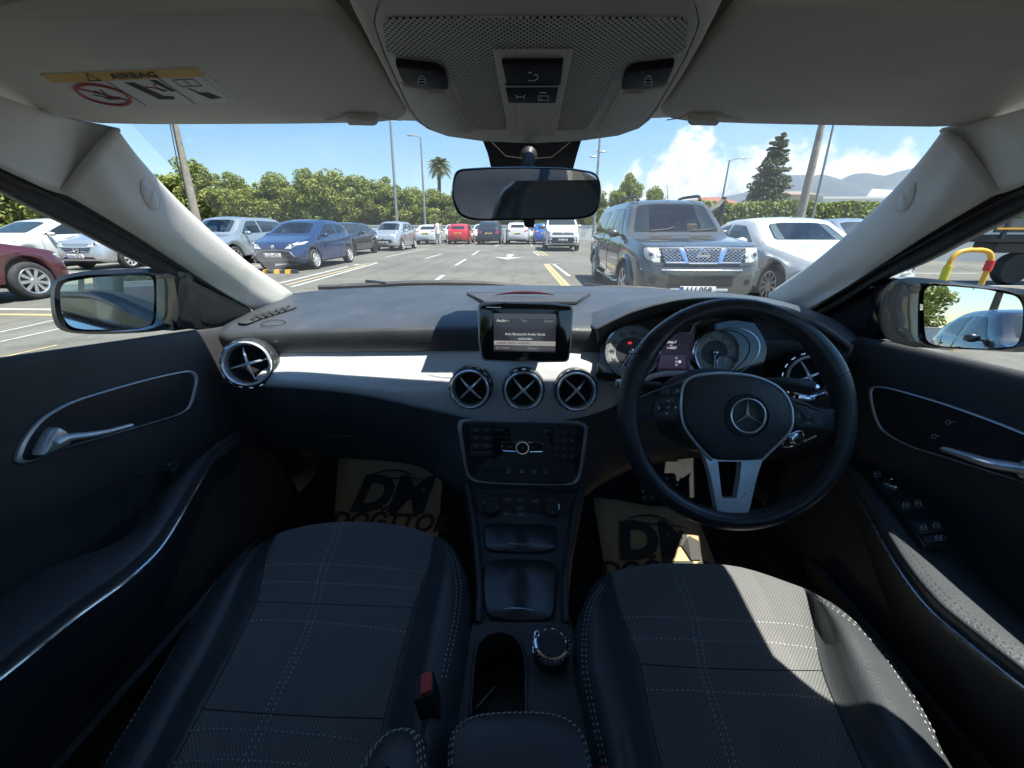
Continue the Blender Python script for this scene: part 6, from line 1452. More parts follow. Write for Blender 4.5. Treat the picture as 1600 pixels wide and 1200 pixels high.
    # wheels
    for a in ax:
        for sg in (-1, 1):
            c = V((sg * (hw - .11), a - L / 2, R)); axv = V((sg, 0, 0)); m = MB(); tw = .105
            m.lathe([(R * .62, -tw), (R * .90, -tw), (R * .985, -tw * .75), (R, -tw * .4), (R, tw * .4), (R * .985, tw * .75), (R * .90, tw), (R * .70, tw * 1.02), (R * .66, tw * .9)], c, axv, M['tyre'], 32)
            w_ = m.build('wheel', root, local=True, angle=60); m = MB(); rm = P.get('rimm', M['rim']); ns = P.get('spokes', 7)
            m.lathe([(R * .70, tw * .95), (R * .68, tw * 1.05), (R * .63, tw * .98), (R * .61, tw * .4)], c, axv, rm, 32); m.lathe([(R * .62, tw * .35), (.001, tw * .3)], c, axv, M['void'], 24)
            for k in range(ns):
                t = 2 * math.pi * k / ns + .2; d = V((0, math.cos(t), math.sin(t))); e = axv.cross(d); tq = P.get('twist', 0)
                i0, i1 = c + axv * tw * .95, c + d * R * .66 + e * R * tq + axv * tw * .92; w0, w1 = R * P.get('sw0', .09), R * P.get('sw1', .09)
                m.add([i0 - e * w0, i0 + e * w0, i1 + e * w1, i1 - e * w1, i0 - axv * .03, i1 - axv * .03], [(0, 1, 2, 3), (0, 3, 5, 4), (1, 4, 5, 2)], rm)
            m.lathe([(R * .16, tw * .9), (R * .14, tw * 1.02), (.001, tw * 1.04)], c, axv, rm, 16)
            m.build('rim', w_, local=True, angle=40)
    if P.get('fn'): P['fn'](root, proj, mt, L, dline, decal)
    return root
# generic proportions
def hatch(L=3.95, W_=1.72, H=1.48, hood=.92, nose=.66, ws=.95, rf=1.75, re=3.25, tailz=.95, R=.30, **k):
    P = dict(L=L, W=W_, H=H, R=R, ax=(.78, L - .68),
        top=[(0, nose - .10), (.03, nose + .02), (.08, nose + .09), (.30, nose + .145), (ws, hood + .04), (ws + .10, hood + .10), (rf, H - .06), (rf + .35, H), (re - .4, H - .01), (re, H - .07), (L - .18, tailz + .12), (L - .06, tailz), (L - .02, .75), (L, .60)],
        belt=[(0, nose - .2), (.2, nose), (ws, hood - .03), (L * .5, hood + .02), (L - .5, hood + .10), (L, hood - .1)],
        mir=(ws + .55, hood + .07), handles=((L * .52, hood - .10), (L * .75, hood - .06)))
    t = H - .13
    P['side'] = [[(ws + .42, hood + .06), (rf + .22, t - .01), (rf + .72, t + .02), (rf + .76, hood + .08)], [(rf + .84, hood + .08), (rf + .82, t + .02), (re - .10, t - .02), (re + .12, t - .10), (re + .18, hood + .18)]]
    P['wind'] = [(-.62, hood + .12), (.62, hood + .12), (.54, H - .12), (.3, H - .085), (-.3, H - .085), (-.54, H - .12)]
    P['rwin'] = [(-.52, hood + .18), (.52, hood + .18), (.47, H - .16), (-.47, H - .16)]
    P['seams'] = [[(ws + .30, hood), (ws + .28, .34)], [(rf + .80, hood + .05), (rf + .80, .32)], [(re + .02, hood + .06), (re - .12, .65)]]
    P['lamps'] = [[(.44, nose - .09), (.72, nose - .05), (.78, nose + .05), (.70, nose + .07), (.48, nose + .01)]]
    P['tails'] = [[(.52, .78), (.74, .80), (.76, 1.0), (.60, 1.02), (.54, .92)]]
    P['extra'] = [('grille', [(-.50, nose - .30), (.50, nose - .30), (.42, nose - .16), (-.42, nose - .16)], M['grmesh'], 'f'), ('bumper_insert', [(-.5, .30), (.5, .30), (.5, .40), (-.5, .40)], M['blk'], 'r')]
    P['fseams'] = [[(-.70, nose + .02), (-.3, nose - .01), (.3, nose - .01), (.70, nose + .02)]]
    P['fplate'] = (nose - .26, ['KA 315', 'HT 902', 'NB 648', 'GY 271', 'JS 536', 'RC 119'][int(L * 100 + W_ * 37 + H * 991) % 6]); P['rplate'] = (.80, 'LR 204', True); P.update(k); return P
def sedan(L=4.55, W_=1.80, H=1.43, hood=.90, nose=.66, ws=1.35, rf=2.15, re=3.25, tz=1.02, R=.32, **k):
    P = hatch(L, W_, H, hood, nose, ws, rf, re, tz, R); P['ax'] = (.85, L - .95)
    P['top'] = [(0, nose - .10), (.03, nose + .02), (.08, nose + .08), (.40, nose + .14), (ws, hood + .05), (ws + .1, hood + .10), (rf, H - .05), (rf + .35, H), (re - .3, H - .02), (re, H - .06), (re + .62, tz + .04), (L - .12, tz), (L - .03, tz - .12), (L, .6)]
    P['rwin'] = [(-.55, tz + .06), (.55, tz + .06), (.48, H - .14), (-.48, H - .14)]; P.update(k); return P
def suv(L=4.4, W_=1.84, H=1.66, hood=1.02, nose=.78, ws=1.0, rf=1.72, re=3.7, R=.345, **k):
    P = hatch(L, W_, H, hood, nose, ws, rf, re, 1.1, R); P['ax'] = (.85, L - .85); P['sill'] = .28; P.update(k); return P
C_SIL = paint('silver_paint', (.46, .48, .49), .55, .3); C_WHT = paint('white_paint', (.58, .58, .56), 0, .3); C_BLU = paint('dark_blue_paint', (.014, .040, .115), .3); C_RED = paint('dark_red_paint', (.10, .022, .028), .3); C_GRY = paint('light_grey_blue_paint', (.32, .37, .40), .5); C_DRK = paint('near_black_paint', (.025, .027, .035), .2)
C_PU = paint('dark_grey_paint', (.075, .078, .072), .25, .26); C_BR = paint('bright_blue_paint', (.03, .12, .42), .3); C_REDB = paint('bright_red_paint', (.50, .02, .03), .1); C_NAV = paint('navy_paint', (.02, .028, .05), .3); C_BLK = paint('black_paint', (.012, .012, .014), .1)
# blue hatchback
fiesta = hatch(3.95, 1.74, 1.47, hood=.95, nose=.72, ws=.90, rf=1.75, re=3.2, mir=(1.40, 1.0), rimm=M['cap'], spokes=8, sw0=.10, sw1=.12,
    lamps=[[(.34, .64), (.54, .645), (.78, .77), (.80, .845), (.68, .835), (.44, .72)]], badge=('oval', .70), fplate=(.47, 'LD 477', False, -.05))
fiesta['extra'] = [('lower_grille', [(-.62, .38), (.62, .38), (.50, .56), (.2, .60), (-.2, .60), (-.50, .56)], M['grmesh'], 'f'), ('fog_recess', [(.60, .36), (.74, .38), (.66, .46)], M['blk'], 'f')]
fiesta['lines'] = [('grille_trim', [(-.60, .45), (-.50, .57), (-.2, .615), (.2, .615), (.50, .57), (.62, .42)], M['chrome'], 'f', .008)]
fiesta['cab'] = True
fiesta['fseams'] = [[(-.40, .66), (-.2, .665), (.2, .665), (.40, .66)], [(-.7, .34), (.7, .34)]]
make_car('parked_car', 'dark blue hatchback with white plate LD 477, behind the yellow and black parking stop', fiesta, C_BLU, (-7.62, 11.9), R_(0))
note = hatch(4.1, 1.70, 1.53, hood=.98, nose=.76, ws=.85, rf=1.7, re=3.35, badge=('ring', .60), fplate=(.42, 'KN 573', False, -.1), spokes=7, rimm=M['cap'],
    lamps=[[(.34, .68), (.56, .68), (.77, .78), (.78, .87), (.66, .855), (.46, .78)]])
note['extra'] = [('grille', [(-.48, .66), (.48, .66), (.36, .54), (.0, .51), (-.36, .54)], M['grmesh'], 'f'), ('lower_grille', [(-.55, .33), (.55, .33), (.45, .40), (-.45, .40)], M['grmesh'], 'f')]
note['cab'] = True
note['lines'] = [('grille_bar', [(-.45, .62), (-.1, .61)], M['chrome'], 'f', .008), ('grille_bar', [(.1, .61), (.45, .62)], M['chrome'], 'f', .008), ('grille_bar', [(-.40, .57), (-.1, .56)], M['chrome'], 'f', .007), ('grille_bar', [(.1, .56), (.40, .57)], M['chrome'], 'f', .007)]
make_car('parked_car', 'silver hatchback with a slatted grille and ring badge, seen through the passenger side window', note, C_SIL, (-13.75, 11.9), R_(0))
estate = suv(4.5, 1.80, 1.58, hood=.98, nose=.76, re=3.9, R=.32, cab=True); make_car('parked_car', 'pale grey-blue estate car left of the dark blue hatchback', estate, C_GRY, (-11.0, 12.9), R_(0))
make_car('parked_car', 'white hatchback at the far left behind the dark red car', hatch(4.2, 1.76, 1.50, hood=.96, nose=.72, ws=.95, rf=1.95), C_WHT, (-16.5, 11.4), R_(0))
redc = suv(4.5, 1.80, 1.60, hood=.98, nose=.72, ws=1.1, R=.335, ax=(.80, 3.6), spokes=9, sw0=.05, sw1=.10, twist=.16)
make_car('parked_car', 'dark red car at the left edge showing its front wheel above the door mirror', redc, C_RED, (-9.95, 7.75), R_(180))
make_car('parked_car', 'near-black car roof behind the pale grey-blue estate car', sedan(4.5, 1.8, 1.46), C_DRK, (-12.1, 18.2), R_(0))
make_car('parked_car', 'near-black sedan between the blue hatchback and the small silver car', sedan(4.5, 1.78, 1.44, hood=.93, rimm=M['blk']), C_DRK, (-8.9, 17.6), R_(0))
micra = hatch(3.72, 1.66, 1.54, hood=.98, nose=.76, ws=.70, rf=1.45, re=3.0, cab=True, badge=('dot', .66), fplate=(.46, 'KB 391'), lamps=[[(.40, .78), (.62, .80), (.66, .98), (.56, 1.04), (.46, .96)]], rimm=M['cap'],
    top=[(0, .60), (.03, .72), (.12, .82), (.35, .94), (.70, 1.03), (.80, 1.07), (1.45, 1.47), (1.8, 1.54), (2.6, 1.53), (3.0, 1.46), (3.5, 1.12), (3.66, .95), (3.72, .6)])
make_car('parked_car', 'small rounded silver hatchback facing us with bulging headlights', micra, C_SIL, (-8.1, 22.6), R_(-2))
far = [('white sedan with its tail to us, left end of the far row', sedan(4.5, 1.85, 1.44, tails=[[(.45, .90), (.80, .92), (.80, .98), (.45, .97)]]), C_WHT, -7.95, 31.2),
       ('bright red hatchback in the far row', hatch(3.9, 1.75, 1.48, tails=[[(.55, .85), (.76, .88), (.78, 1.05), (.64, 1.04)]]), C_REDB, -5.55, 31.6),
       ('navy sport utility car in the far row', suv(4.4, 1.86, 1.64), C_NAV, -3.15, 31.2),
       ('white sport utility car with red lamps in the far row', suv(4.3, 1.84, 1.58, tails=[[(.50, .92), (.80, .94), (.82, 1.08), (.62, 1.06)]]), C_WHT, -1.0, 31.6),
       ('bright blue hatchback at the right end of the far row', hatch(4.0, 1.75, 1.50), C_BR, 1.05, 31.4)]
for lab, P, mt_, x, y in far: make_car('parked_car', lab, P, mt_, (x, y + P['L']), R_(180), 'cars parked along the back wall')
for lab, x, y in (('white car showing between the white sedan and the red hatchback', -7.2, 37.5), ('white car showing left of the navy sport utility car', -4.55, 37.5), ('white car showing left of the bright blue hatchback', -.2, 37.5)):
    make_car('parked_car', lab, hatch(4.0, 1.75, 1.50), C_WHT, (x, y), R_(0), 'cars parked along the back wall')
# van
van = dict(L=4.9, W=1.95, H=1.90, R=.34, ax=(.9, 4.1), sill=.30, tumble=.12, top=[(0, .78), (.04, .95), (.15, 1.06), (.6, 1.18), (.95, 1.26), (1.02, 1.30), (1.7, 1.82), (2.0, 1.90), (4.6, 1.89), (4.86, 1.82), (4.9, 1.2)],
    belt=[(0, .7), (.3, .98), (1.0, 1.15), (4.9, 1.18)], mir=(1.45, 1.30), side=[[(1.35, 1.24), (1.85, 1.68), (2.25, 1.70), (2.28, 1.24)]], wind=[(-.76, 1.36), (.76, 1.36), (.68, 1.76), (-.68, 1.76)],
    lamps=[[(.55, .90), (.86, .96), (.90, 1.10), (.80, 1.09), (.55, 1.0)]], badge=('dot', .93), fplate=(.60, 'MH 628'),
    extra=[('grille', [(-.60, .86), (.60, .86), (.54, .99), (-.54, .99)], M['blk'], 'f'), ('bumper', [(-.80, .42), (.80, .42), (.78, .74), (-.78, .74)], M['blk'], 'f')], lines=[('grille_bar', [(-.55, .93), (.55, .93)], M['chrome'], 'f', .012)], cat='van')
make_car('parked_van', 'white van facing us, left of the dark grey pickup', van, C_WHT, (1.75, 22.6), R_(0), None)
# pickup with hard top
def pickup_fn(root, proj, mt, L, dline, decal):
    for sg in (-1, 1):
        m = MB(); m.tube(catmull([V((sg * .56, 1.95 - L/2, 1.80)), V((sg * .57, 2.05 - L/2, 1.87)), V((sg * .58, 2.5 - L/2, 1.895)), V((sg * .58, 3.1 - L/2, 1.89)), V((sg * .58, 3.3 - L/2, 1.81))], 5), .028, M['blk'], 8); m.build('roof_rail', root, local=True)
        m = MB()   # wheel arch flares
        for a in (.92, 4.12):
            pts = []
            for k in range(13):
                t = math.pi * k / 12; q = a + .47 * math.cos(t); z = .38 + .47 * math.sin(t); p, n = proj(min(max(q, .1), L - .1), max(z, .4), 'R' if sg > 0 else 'L')
                if p is not None: pts.append(p + V((sg * .02, 0, 0)))
            m.tube(pts, .045, mt, 8, flat=1.0)
        m.build('arch_flare', root, local=True)
        m = MB(); m.tube([V((sg * .90, 1.4 - L/2, .36)), V((sg * .93, 1.6 - L/2, .33)), V((sg * .93, 3.5 - L/2, .33)), V((sg * .90, 3.7 - L/2, .36))], .032, M['chrome'], 8); m.build('side_step', root, local=True)
    m = MB(); p, n = proj(-.02, 1.92 - L/2, 't'); m.tube([p, p + V((-.05, .05, .32))], [.006, .003], M['blk'], 5); m.build('aerial', root, local=True)
    # chrome grille: frame bars, lattice
    m = MB()
    def G(u, z): p, n = proj(u, z, 'f'); return p + V((0, -.02, 0))
    for u0, u1 in ((-.30, -.24), (.30, .24)):
        s_ = 1 if u0 > 0 else -1; q = [G(s_ * .36, 1.02), G(s_ * .27, 1.02), G(s_ * .20, .80), G(s_ * .26, .80)]; n = V((0, -1, 0)); m.bplate(q, n, -.02, .012, .006, M['bright'])
    for u0, u1, z in ((-.27, .27, 1.025), (-.20, .20, .80), (-.62, -.34, 1.02), (.34, .62, 1.02), (-.54, -.24, .81), (.24, .54, .81)): m.tube([G(u0, z), G((u0 + u1) / 2, z), G(u1, z)], .014, M['bright'], 6)
    def clipline(u0, z0, u1, z1, inside):
        best = None
        N_ = 24; on = None; segs = []
        for i in range(N_ + 1):
            t = i / N_; u, z = u0 + (u1 - u0) * t, z0 + (z1 - z0) * t
            if inside(u, z):
                if on is None: on = (u, z)
                last = (u, z)
            elif on: segs.append((on, last)); on = None
        if on: segs.append((on, last))
        for a, b in segs:
            if a != b: m.tube([G(*a), G(*b)], .0065, M['chrome'], 5)
    mid_ = lambda u, z: .815 < z < 1.015 and abs(u) < .20 + (z - .80) * .32
    sd_ = lambda u, z: .82 < z < 1.01 and .27 + (z - .80) * .42 < abs(u) < .56 + (z - .81) * .2
    for k in range(-14, 15):
        u = k * .062
        for ins in (mid_, sd_): clipline(u - .16, .80, u + .16, 1.03, ins); clipline(u + .16, .80, u - .16, 1.03, ins)
    m.build('grille_lattice', root, local=True)
    m = MB()
    for sg in (-1, 1):
        for k in range(3): pass
    p, n = proj(0, .60, 'f')
    m.tube([G(-.86, .705), G(-.5, .70), G(0, .70), G(.5, .70), G(.86, .705)], .012, M['chrome'], 6); m.build('bumper_trim', root, local=True)
    m = MB(); m.bplate([p + V((a, -.015, c)) for a, c in ((-.42, -.225), (.42, -.225), (.42, -.18), (-.42, -.18))], V((0, -1, 0)), -.02, .0, .004, M['cap']); m.build('plate_holder', root, local=True)
    m = MB(); o = V((.30, 1.28 - L/2, 1.13))
    for sgx in (-.45, .25): m.tube([proj(sgx, 1.32 - L/2, 't')[0] + V((0, 0, .02)), proj(sgx + .30, 1.34 - L/2, 't')[0] + V((0, 0, .02)), proj(sgx + .42, 1.38 - L/2, 't')[0] + V((0, 0, .02))], .012, M['blk'], 5)
    m.build('wiper', root, local=True)
pu = dict(cab=True, chin=-.5, L=5.2, W=1.88, H=1.80, R=.38, ax=(.92, 4.12), sill=.38, tumble=.18, sm=.05,
    top=[(0, .66), (.03, .78), (.07, .98), (.14, 1.045), (.40, 1.10), (1.18, 1.165), (1.28, 1.20), (1.88, 1.74), (2.15, 1.80), (3.4, 1.80), (4.7, 1.79), (5.05, 1.70), (5.17, 1.15), (5.2, .8)],
    belt=[(0, .62), (.08, .86), (.3, 1.02), (1.2, 1.10), (3.3, 1.13), (5.2, 1.15)], plan=[(0, .80), (.03, .85), (.10, .91), (.22, .95), (.5, .975), (1.0, .99), (2.6, 1), (4.6, .99), (5.1, .96), (5.2, .90)],
    mir=(1.72, 1.20), handles=((2.55, 1.02), (3.28, 1.02)), mirm=None, hm=M['chrome'],
    side=[[(1.62, 1.18), (2.10, 1.66), (2.46, 1.68), (2.48, 1.18)], [(2.56, 1.18), (2.54, 1.68), (3.10, 1.68), (3.22, 1.18)], [(3.42, 1.22), (3.42, 1.66), (4.78, 1.64), (4.95, 1.24)]],
    wind=[(-.73, 1.24), (.73, 1.24), (.60, 1.70), (.3, 1.735), (-.3, 1.735), (-.60, 1.70)], rwin=None,
    seams=[[(1.50, 1.10), (1.42, .70), (1.5, .46)], [(2.52, 1.16), (2.50, .46)], [(3.32, 1.18), (3.30, .95), (3.55, .75)], [(3.36, 1.14), (5.1, 1.16)]],
    fseams=[[(-.80, 1.045), (-.4, 1.035), (.4, 1.035), (.80, 1.045)], [(-.85, .77), (-.4, .76), (.4, .76), (.85, .77)]],
    lamps=[[(.61, .81), (.70, .81), (.80, .86), (.825, .93), (.82, 1.0), (.80, 1.025), (.62, 1.02)]], fogs=[circ(.68, .53, .045, 8)], fogm=M['cgl'],
    extra=[('grille', [(-.28, .80), (.28, .80), (.30, 1.02), (-.30, 1.02)], M['grmesh'], 'f'), ('side_grille', [(-.60, .82), (-.26, .80), (-.36, 1.02), (-.62, 1.02)], M['grmesh'], 'f'), ('side_grille', [(.60, .82), (.26, .80), (.36, 1.02), (.62, 1.02)], M['grmesh'], 'f'),
           ('bumper_recess', [(-.48, .46), (.48, .46), (.46, .62), (-.46, .62)], M['blk'], 'f')],
    badge=('ring', .905), fplate=(.40, 'LU 058', False, -.02), spokes=6, fn=pickup_fn, cat='pickup truck'); pu['mirm'] = C_PU
make_car('pickup_truck', 'dark grey double-cab pickup with chrome lattice grille, plate LU 058 and roof rails', pu, C_PU, (2.52, 6.05), R_(0), None).scale = (1, 1, .945)
coupe = sedan(4.75, 1.86, 1.41, hood=.92, nose=.68, ws=1.35, rf=2.1, re=3.3, R=.335, spokes=10, sw0=.05, sw1=.06, ax=(.85, 3.7), cab=True); make_car('parked_car', 'white sedan beside the pickup, its windscreen and front wheel showing', coupe, C_WHT, (4.98, 6.15), R_(0))
make_car('parked_car', 'pale grey hatchback at the right, just clear of the windscreen pillar', hatch(4.1, 1.75, 1.48), C_GRY, (9.9, 11.6), R_(0))
make_car('parked_car', 'black car behind us, seen in the driver door mirror', hatch(4.3, 1.8, 1.50), C_BLK, (4.3, -6.2), R_(180))

# ================================================================ street furniture
m = MB(); a = PZ(414, 427, 0); c = PZ(465, 427.5, 0); L_ = (c - a).length; d = (c - a).normalized()
for k in range(6):
    p = a + d * L_ * (k + .5) / 6; q = d * L_ / 12; w = V((-d.y, d.x, 0)) * .08
    pr = [(-1, 0), (-.7, .10), (.7, .10), (1, 0)]; rows = [[p - q + w * u + ZN * (z + .005) for u, z in pr], [p + q + w * u + ZN * (z + .005) for u, z in pr]]
    m.grid(rows, mat('yellow_rubber', (.75, .38, .03), .6) if k % 2 == 0 else M['blk'])
    for r in rows: m.add(r, [(0, 1, 2, 3)], M['blk'])
m.build('parking_stop', None, 'black and yellow rubber parking stop in front of the blue hatchback', 'parking stop')
M['yel'] = mat('yellow_steel', (.72, .36, .03), .4, var=(6, .1)); M['yel2'] = mat('greenish_yellow_wrap', (.55, .50, .03), .5)
b0 = V((PZ(1534, 441, .0).x, 0, 0)); Yb = 4.05
pA = PY(1533, 442, Yb + .55); pB = PY(1545, 390, Yb + .7)
q0 = PZ(1518, 475, 0); 
def on(px, py, Yq): return PY(px, py, Yq)
Yq = 4.3; pr_ = on(1534, 440, Yq); pt = on(1545, 391, Yq); pl_ = on(1478, 433, Yq)
h_ = pt.z; xr_ = pr_.x; xl_ = pl_.x - .02
m = MB(); path = [V((xr_, Yq, 0)), V((xr_, Yq, h_ * .5)), V((xr_, Yq, h_ - .12)), V((xr_ - .04, Yq, h_ - .03)), V((xr_ - .13, Yq, h_)), V(((xr_ + xl_) / 2, Yq, h_)), V((xl_ + .13, Yq, h_)), V((xl_ + .04, Yq, h_ - .03)), V((xl_, Yq, h_ - .12)), V((xl_, Yq, h_ * .5)), V((xl_, Yq, 0))]
m.tube(catmull(path, 4), .023, M['yel'], 12); root = m.build('hoop_barrier', None, 'yellow tubular hoop barrier with a red band, beyond the driver door mirror', 'barrier')
zr = on(1540, 415, Yq).z; m = MB(); m.tube([V((xr_, Yq, zr - .05)), V((xr_, Yq, zr + .05))], .0335, mat('red_band', (.60, .03, .03), .5), 12); m.build('red_band', root)
zl = on(1478, 425, Yq).z; m = MB(); m.tube([V((xl_, Yq, zl - .12)), V((xl_, Yq, zl + .06))], .0335, M['yel2'], 12); m.build('wrap_band', root)
# flatbed truck body at the far right
tx0 = PY(1548, 372, 9.5); m = MB(); X0 = tx0.x
m.box((X0 + 3, 9.5 + .45, 1.02), (6, .9, .16), M['blk']); m.box((X0 + 3.2, 9.5 + .45, .82), (5.6, .5, .22), M['blk'])
root = m.build('flatbed_truck', None, 'dark flatbed trailer at the right edge beyond the barrier', 'trailer', bevel=.02)
m = MB()
for k in range(5): m.box((X0 + .2 + k * 1.2, 9.48, 1.20), (.08, .06, .34), M['blk'])
m.box((X0 + 3, 9.49, 1.28), (6, .05, .28), mat('weathered_dark_board', (.07, .075, .08), .7, var=(4, .3))); m.box((X0 + 3, 9.45, 1.22), (6, .03, .035), M['yel']); m.build('side_board', root)
xw = PY(1588, 402, 9.9).x
for x in (xw, xw + 1.0, xw + 3.4):
    m = MB(); m.lathe([(.2, -.12), (.33, -.12), (.36, -.06), (.36, .06), (.33, .12), (.2, .10), (.001, .08)], (x, 9.9, .36), (0, -1, 0), M['tyre'], 24); m.build('wheel', root)
# lamp posts
M['galv'] = mat('galvanised_steel', (.30, .31, .31), .5, .5, var=(3, .2)); M['wood'] = mat('weathered_pole', (.30, .27, .22), .9, var=(4, .25))
def post(px, py, top, Y, lab, r=.07, arm=None, mt=None, name='lamp_post', lean=None):
    p0 = PY(px, py, Y); base = V((p0.x, Y, 0)); t = PY(top[0], top[1], Y); tp = V((t.x, Y, t.z)); 
    root = thing(name, base, lab, 'lamp post' if name == 'lamp_post' else 'pole'); m = MB(); m.tube([base, base.lerp(tp, .5), tp], [r, r * .85, r * .6], mt or M['galv'], 12); m.build('pole', root)
    if arm:
        m = MB(); e = tp + V((arm, 0, .12)); m.tube([tp - ZN * .05, tp.lerp(e, .5) + ZN * .02, e], [r * .5, r * .4, r * .35], M['galv'], 8); m.build('arm', root)
        m = MB(); m.ellipsoid(e + V((.22 * (1 if arm > 0 else -1), 0, -.01)), (.34, .13, .055), M['galv'], 8); m.build('lamp_head', root)
    return root
post(619, 345, (606, 130), 38, 'tall pole left of the far row, rising above the tree line', .13, None)
post(664, 352, (657, 214), 38, 'slim lamp post with a short arm, between the tall pole and the palm', .10, -.6)
post(930, 330, (938, 205), 34, 'lamp post with small side lamps right of the rear-view mirror', .12, None)
post(1125, 330, (1140, 250), 40, 'lamp post with a single arm above the pickup roof', .10, .9)
post(300, 326, (268, 172), 22, 'thick grey leaning pole beside the left windscreen pillar', .21, None, M['wood'], 'utility_pole')
post(1250, 345, (1290, 170), 17, 'thick grey pole in front of the right-hand hedge', .17, None, M['wood'], 'utility_pole')
post(1270, 347, (1308, 170), 17.4, 'thin dark pole just right of the thick one', .055, None, M['galv'], 'utility_pole')
m = MB(); A0 = PY(266, 195, 21.5); 
for dx in (0, .25): m.tube([PY(262 + dx * 20, 175, 21.5), PY(288 + dx * 16, 310, 21.5)], .022, M['blk'], 5)
m.build('cable', None, 'two dark cables hanging beside the leaning pole', 'cable')
# side lamps on the lamp post right of the mirror
m = MB()
for (px, py), sx in (((941, 237), 1), ((927, 245), -1)): p = PY(px, py, 34); m.ellipsoid(p, (.35, .12, .06), M['galv'], 6); m.tube([p, p + V((-sx * .45, 0, .0))], .03, M['galv'], 5)
m.build('lamp_heads', [o for o in COL.objects if o.name.startswith('lamp_post') and 'side lamps' in o.get('label', '')][0])

# ================================================================ vegetation
def leafmat(name, lo, mid, hi, sc=1.2):
    m = mat(name, mid, .55, spec=.4); t = m.node_tree; b = t.nodes['Principled BSDF']; oc = nd(t, 'ShaderNodeTexCoord').outputs['Object']
    f = math_(t, 'ADD', math_(t, 'MULTIPLY', noise_(t, oc, sc, 4, .6), .55), math_(t, 'MULTIPLY', noise_(t, oc, sc * 9, 2, .6), .45))
    t.links.new(ramp(t, f, [(.36, lo), (.5, mid), (.66, hi)]), b.inputs['Base Color'])
    tr = nd(t, 'ShaderNodeBsdfTranslucent'); t.links.new(b.inputs['Base Color'].links[0].from_socket, tr.inputs[0]); mx_ = nd(t, 'ShaderNodeMixShader'); mx_.inputs[0].default_value = .22
    out = [n for n in t.nodes if n.type == 'OUTPUT_MATERIAL'][0]; t.links.new(b.outputs[0], mx_.inputs[1]); t.links.new(tr.outputs[0], mx_.inputs[2]); t.links.new(mx_.outputs[0], out.inputs[0]); return m
M['leaf'] = leafmat('ficus_leaves', (.05, .075, .014), (.20, .245, .042), (.42, .43, .10)); M['leafd'] = leafmat('conifer_needles', (.045, .062, .034), (.09, .115, .06), (.16, .18, .09)); M['palm'] = leafmat('palm_leaves', (.06, .09, .025), (.12, .16, .045), (.20, .22, .08))
M['hedge'] = leafmat('hedge_leaves', (.08, .12, .02), (.19, .24, .045), (.32, .36, .08), 2); M['bark'] = mat('bark', (.13, .10, .075), .95, var=(5, .35), bump=(14, .8, 'n', .03)); M['dry'] = mat('dry_fronds', (.30, .23, .12), .9, var=(6, .3))
rnd = random.Random(7)
def rv(): 
    while 1:
        v = V((rnd.uniform(-1, 1), rnd.uniform(-1, 1), rnd.uniform(-1, 1)))
        if .05 < v.length < 1: return v.normalized()
def leaf(m, p, n, s, k, kind=0):
    n = (n + rv() * .9).normalized(); a = n.orthogonal().normalized(); a = (a * math.cos(k) + n.cross(a) * math.sin(k)); b = n.cross(a); o = len(m.v)
    m.v += [tuple(p - a * s * .5), tuple(p + b * s * .33 + n * s * .1), tuple(p + a * s * .6), tuple(p - b * s * .33 + n * s * .1)]; m.f.append([o, o + 1, o + 2, o + 3]); m.m.append(kind)
def crown_mesh(name, R, n, ls, clumps=26, mt='leaf', shape='round'):
    m = MB(); m.mi(M[mt]); cl = []
    for i in range(clumps):
        d = rv()
        if shape == 'round': c = V((d.x * R[0], d.y * R[1], d.z * R[2])) * rnd.uniform(.45, .95) ** .8; r = rnd.uniform(.16, .34) * min(R)
        elif shape == 'cone':
            t = (i + .5) / clumps; w = (1 - t) ** .8; c = V((math.cos(i * 2.4) * R[0] * w * .62, math.sin(i * 2.4) * R[1] * w * .62, -R[2] + 2 * R[2] * t)); r = .26 * R[0] * (w * .9 + .22)
        cl.append((c + (rv() * .35 if shape == 'cone' else V()), r * (rnd.uniform(.7, 1.3) if shape == 'cone' else 1)))
    for i in range(n):
        c, r = cl[i % clumps]; d = rv(); q = c + V((d.x, d.y, d.z * (.8 if shape == 'round' else .45))) * r * rnd.uniform(.72, 1.08)
        leaf(m, q, d, ls * rnd.uniform(.7, 1.35), rnd.uniform(0, 6.28))
    # a few dark interior leaves
    for i in range(n // 5):
        d = rv(); leaf(m, V((d.x * R[0], d.y * R[1], d.z * R[2])) * rnd.uniform(.1, .55) * (1 if shape == 'round' else .5), d, ls * 1.6, rnd.uniform(0, 6.28))
    me = bpy.data.meshes.new(name); me.from_pydata(m.v, [], m.f); me.materials.append(M[mt]); me.update(); return me
CM = [crown_mesh('crown', (2.6, 2.2, 3.3), 16000, .21, 110), crown_mesh('crown', (2.3, 2.3, 3.6), 16000, .21, 100), crown_mesh('crown', (2.9, 2.2, 2.9), 16000, .21, 115)]
m = MB(); m.tube(catmull([V((0, 0, 0)), V((.05, 0, 1.2)), V((-.05, .05, 2.6)), V((.1, 0, 4.2))], 4), [.20, .18, .16, .15, .14, .13, .12, .11, .1, .09, .08, .07, .05], M['bark'], 8)
for k in range(6): a = k * 1.05; m.tube([V((0, 0, 1.5 + k * .25)), V((math.cos(a) * .7, math.sin(a) * .7, 2.6 + k * .25)), V((math.cos(a) * 1.3, math.sin(a) * 1.3, 3.9 + k * .25))], [.09, .06, .03], M['bark'], 6)
tk = m.build('trunk', None); TM = tk.data; bpy.data.objects.remove(tk)
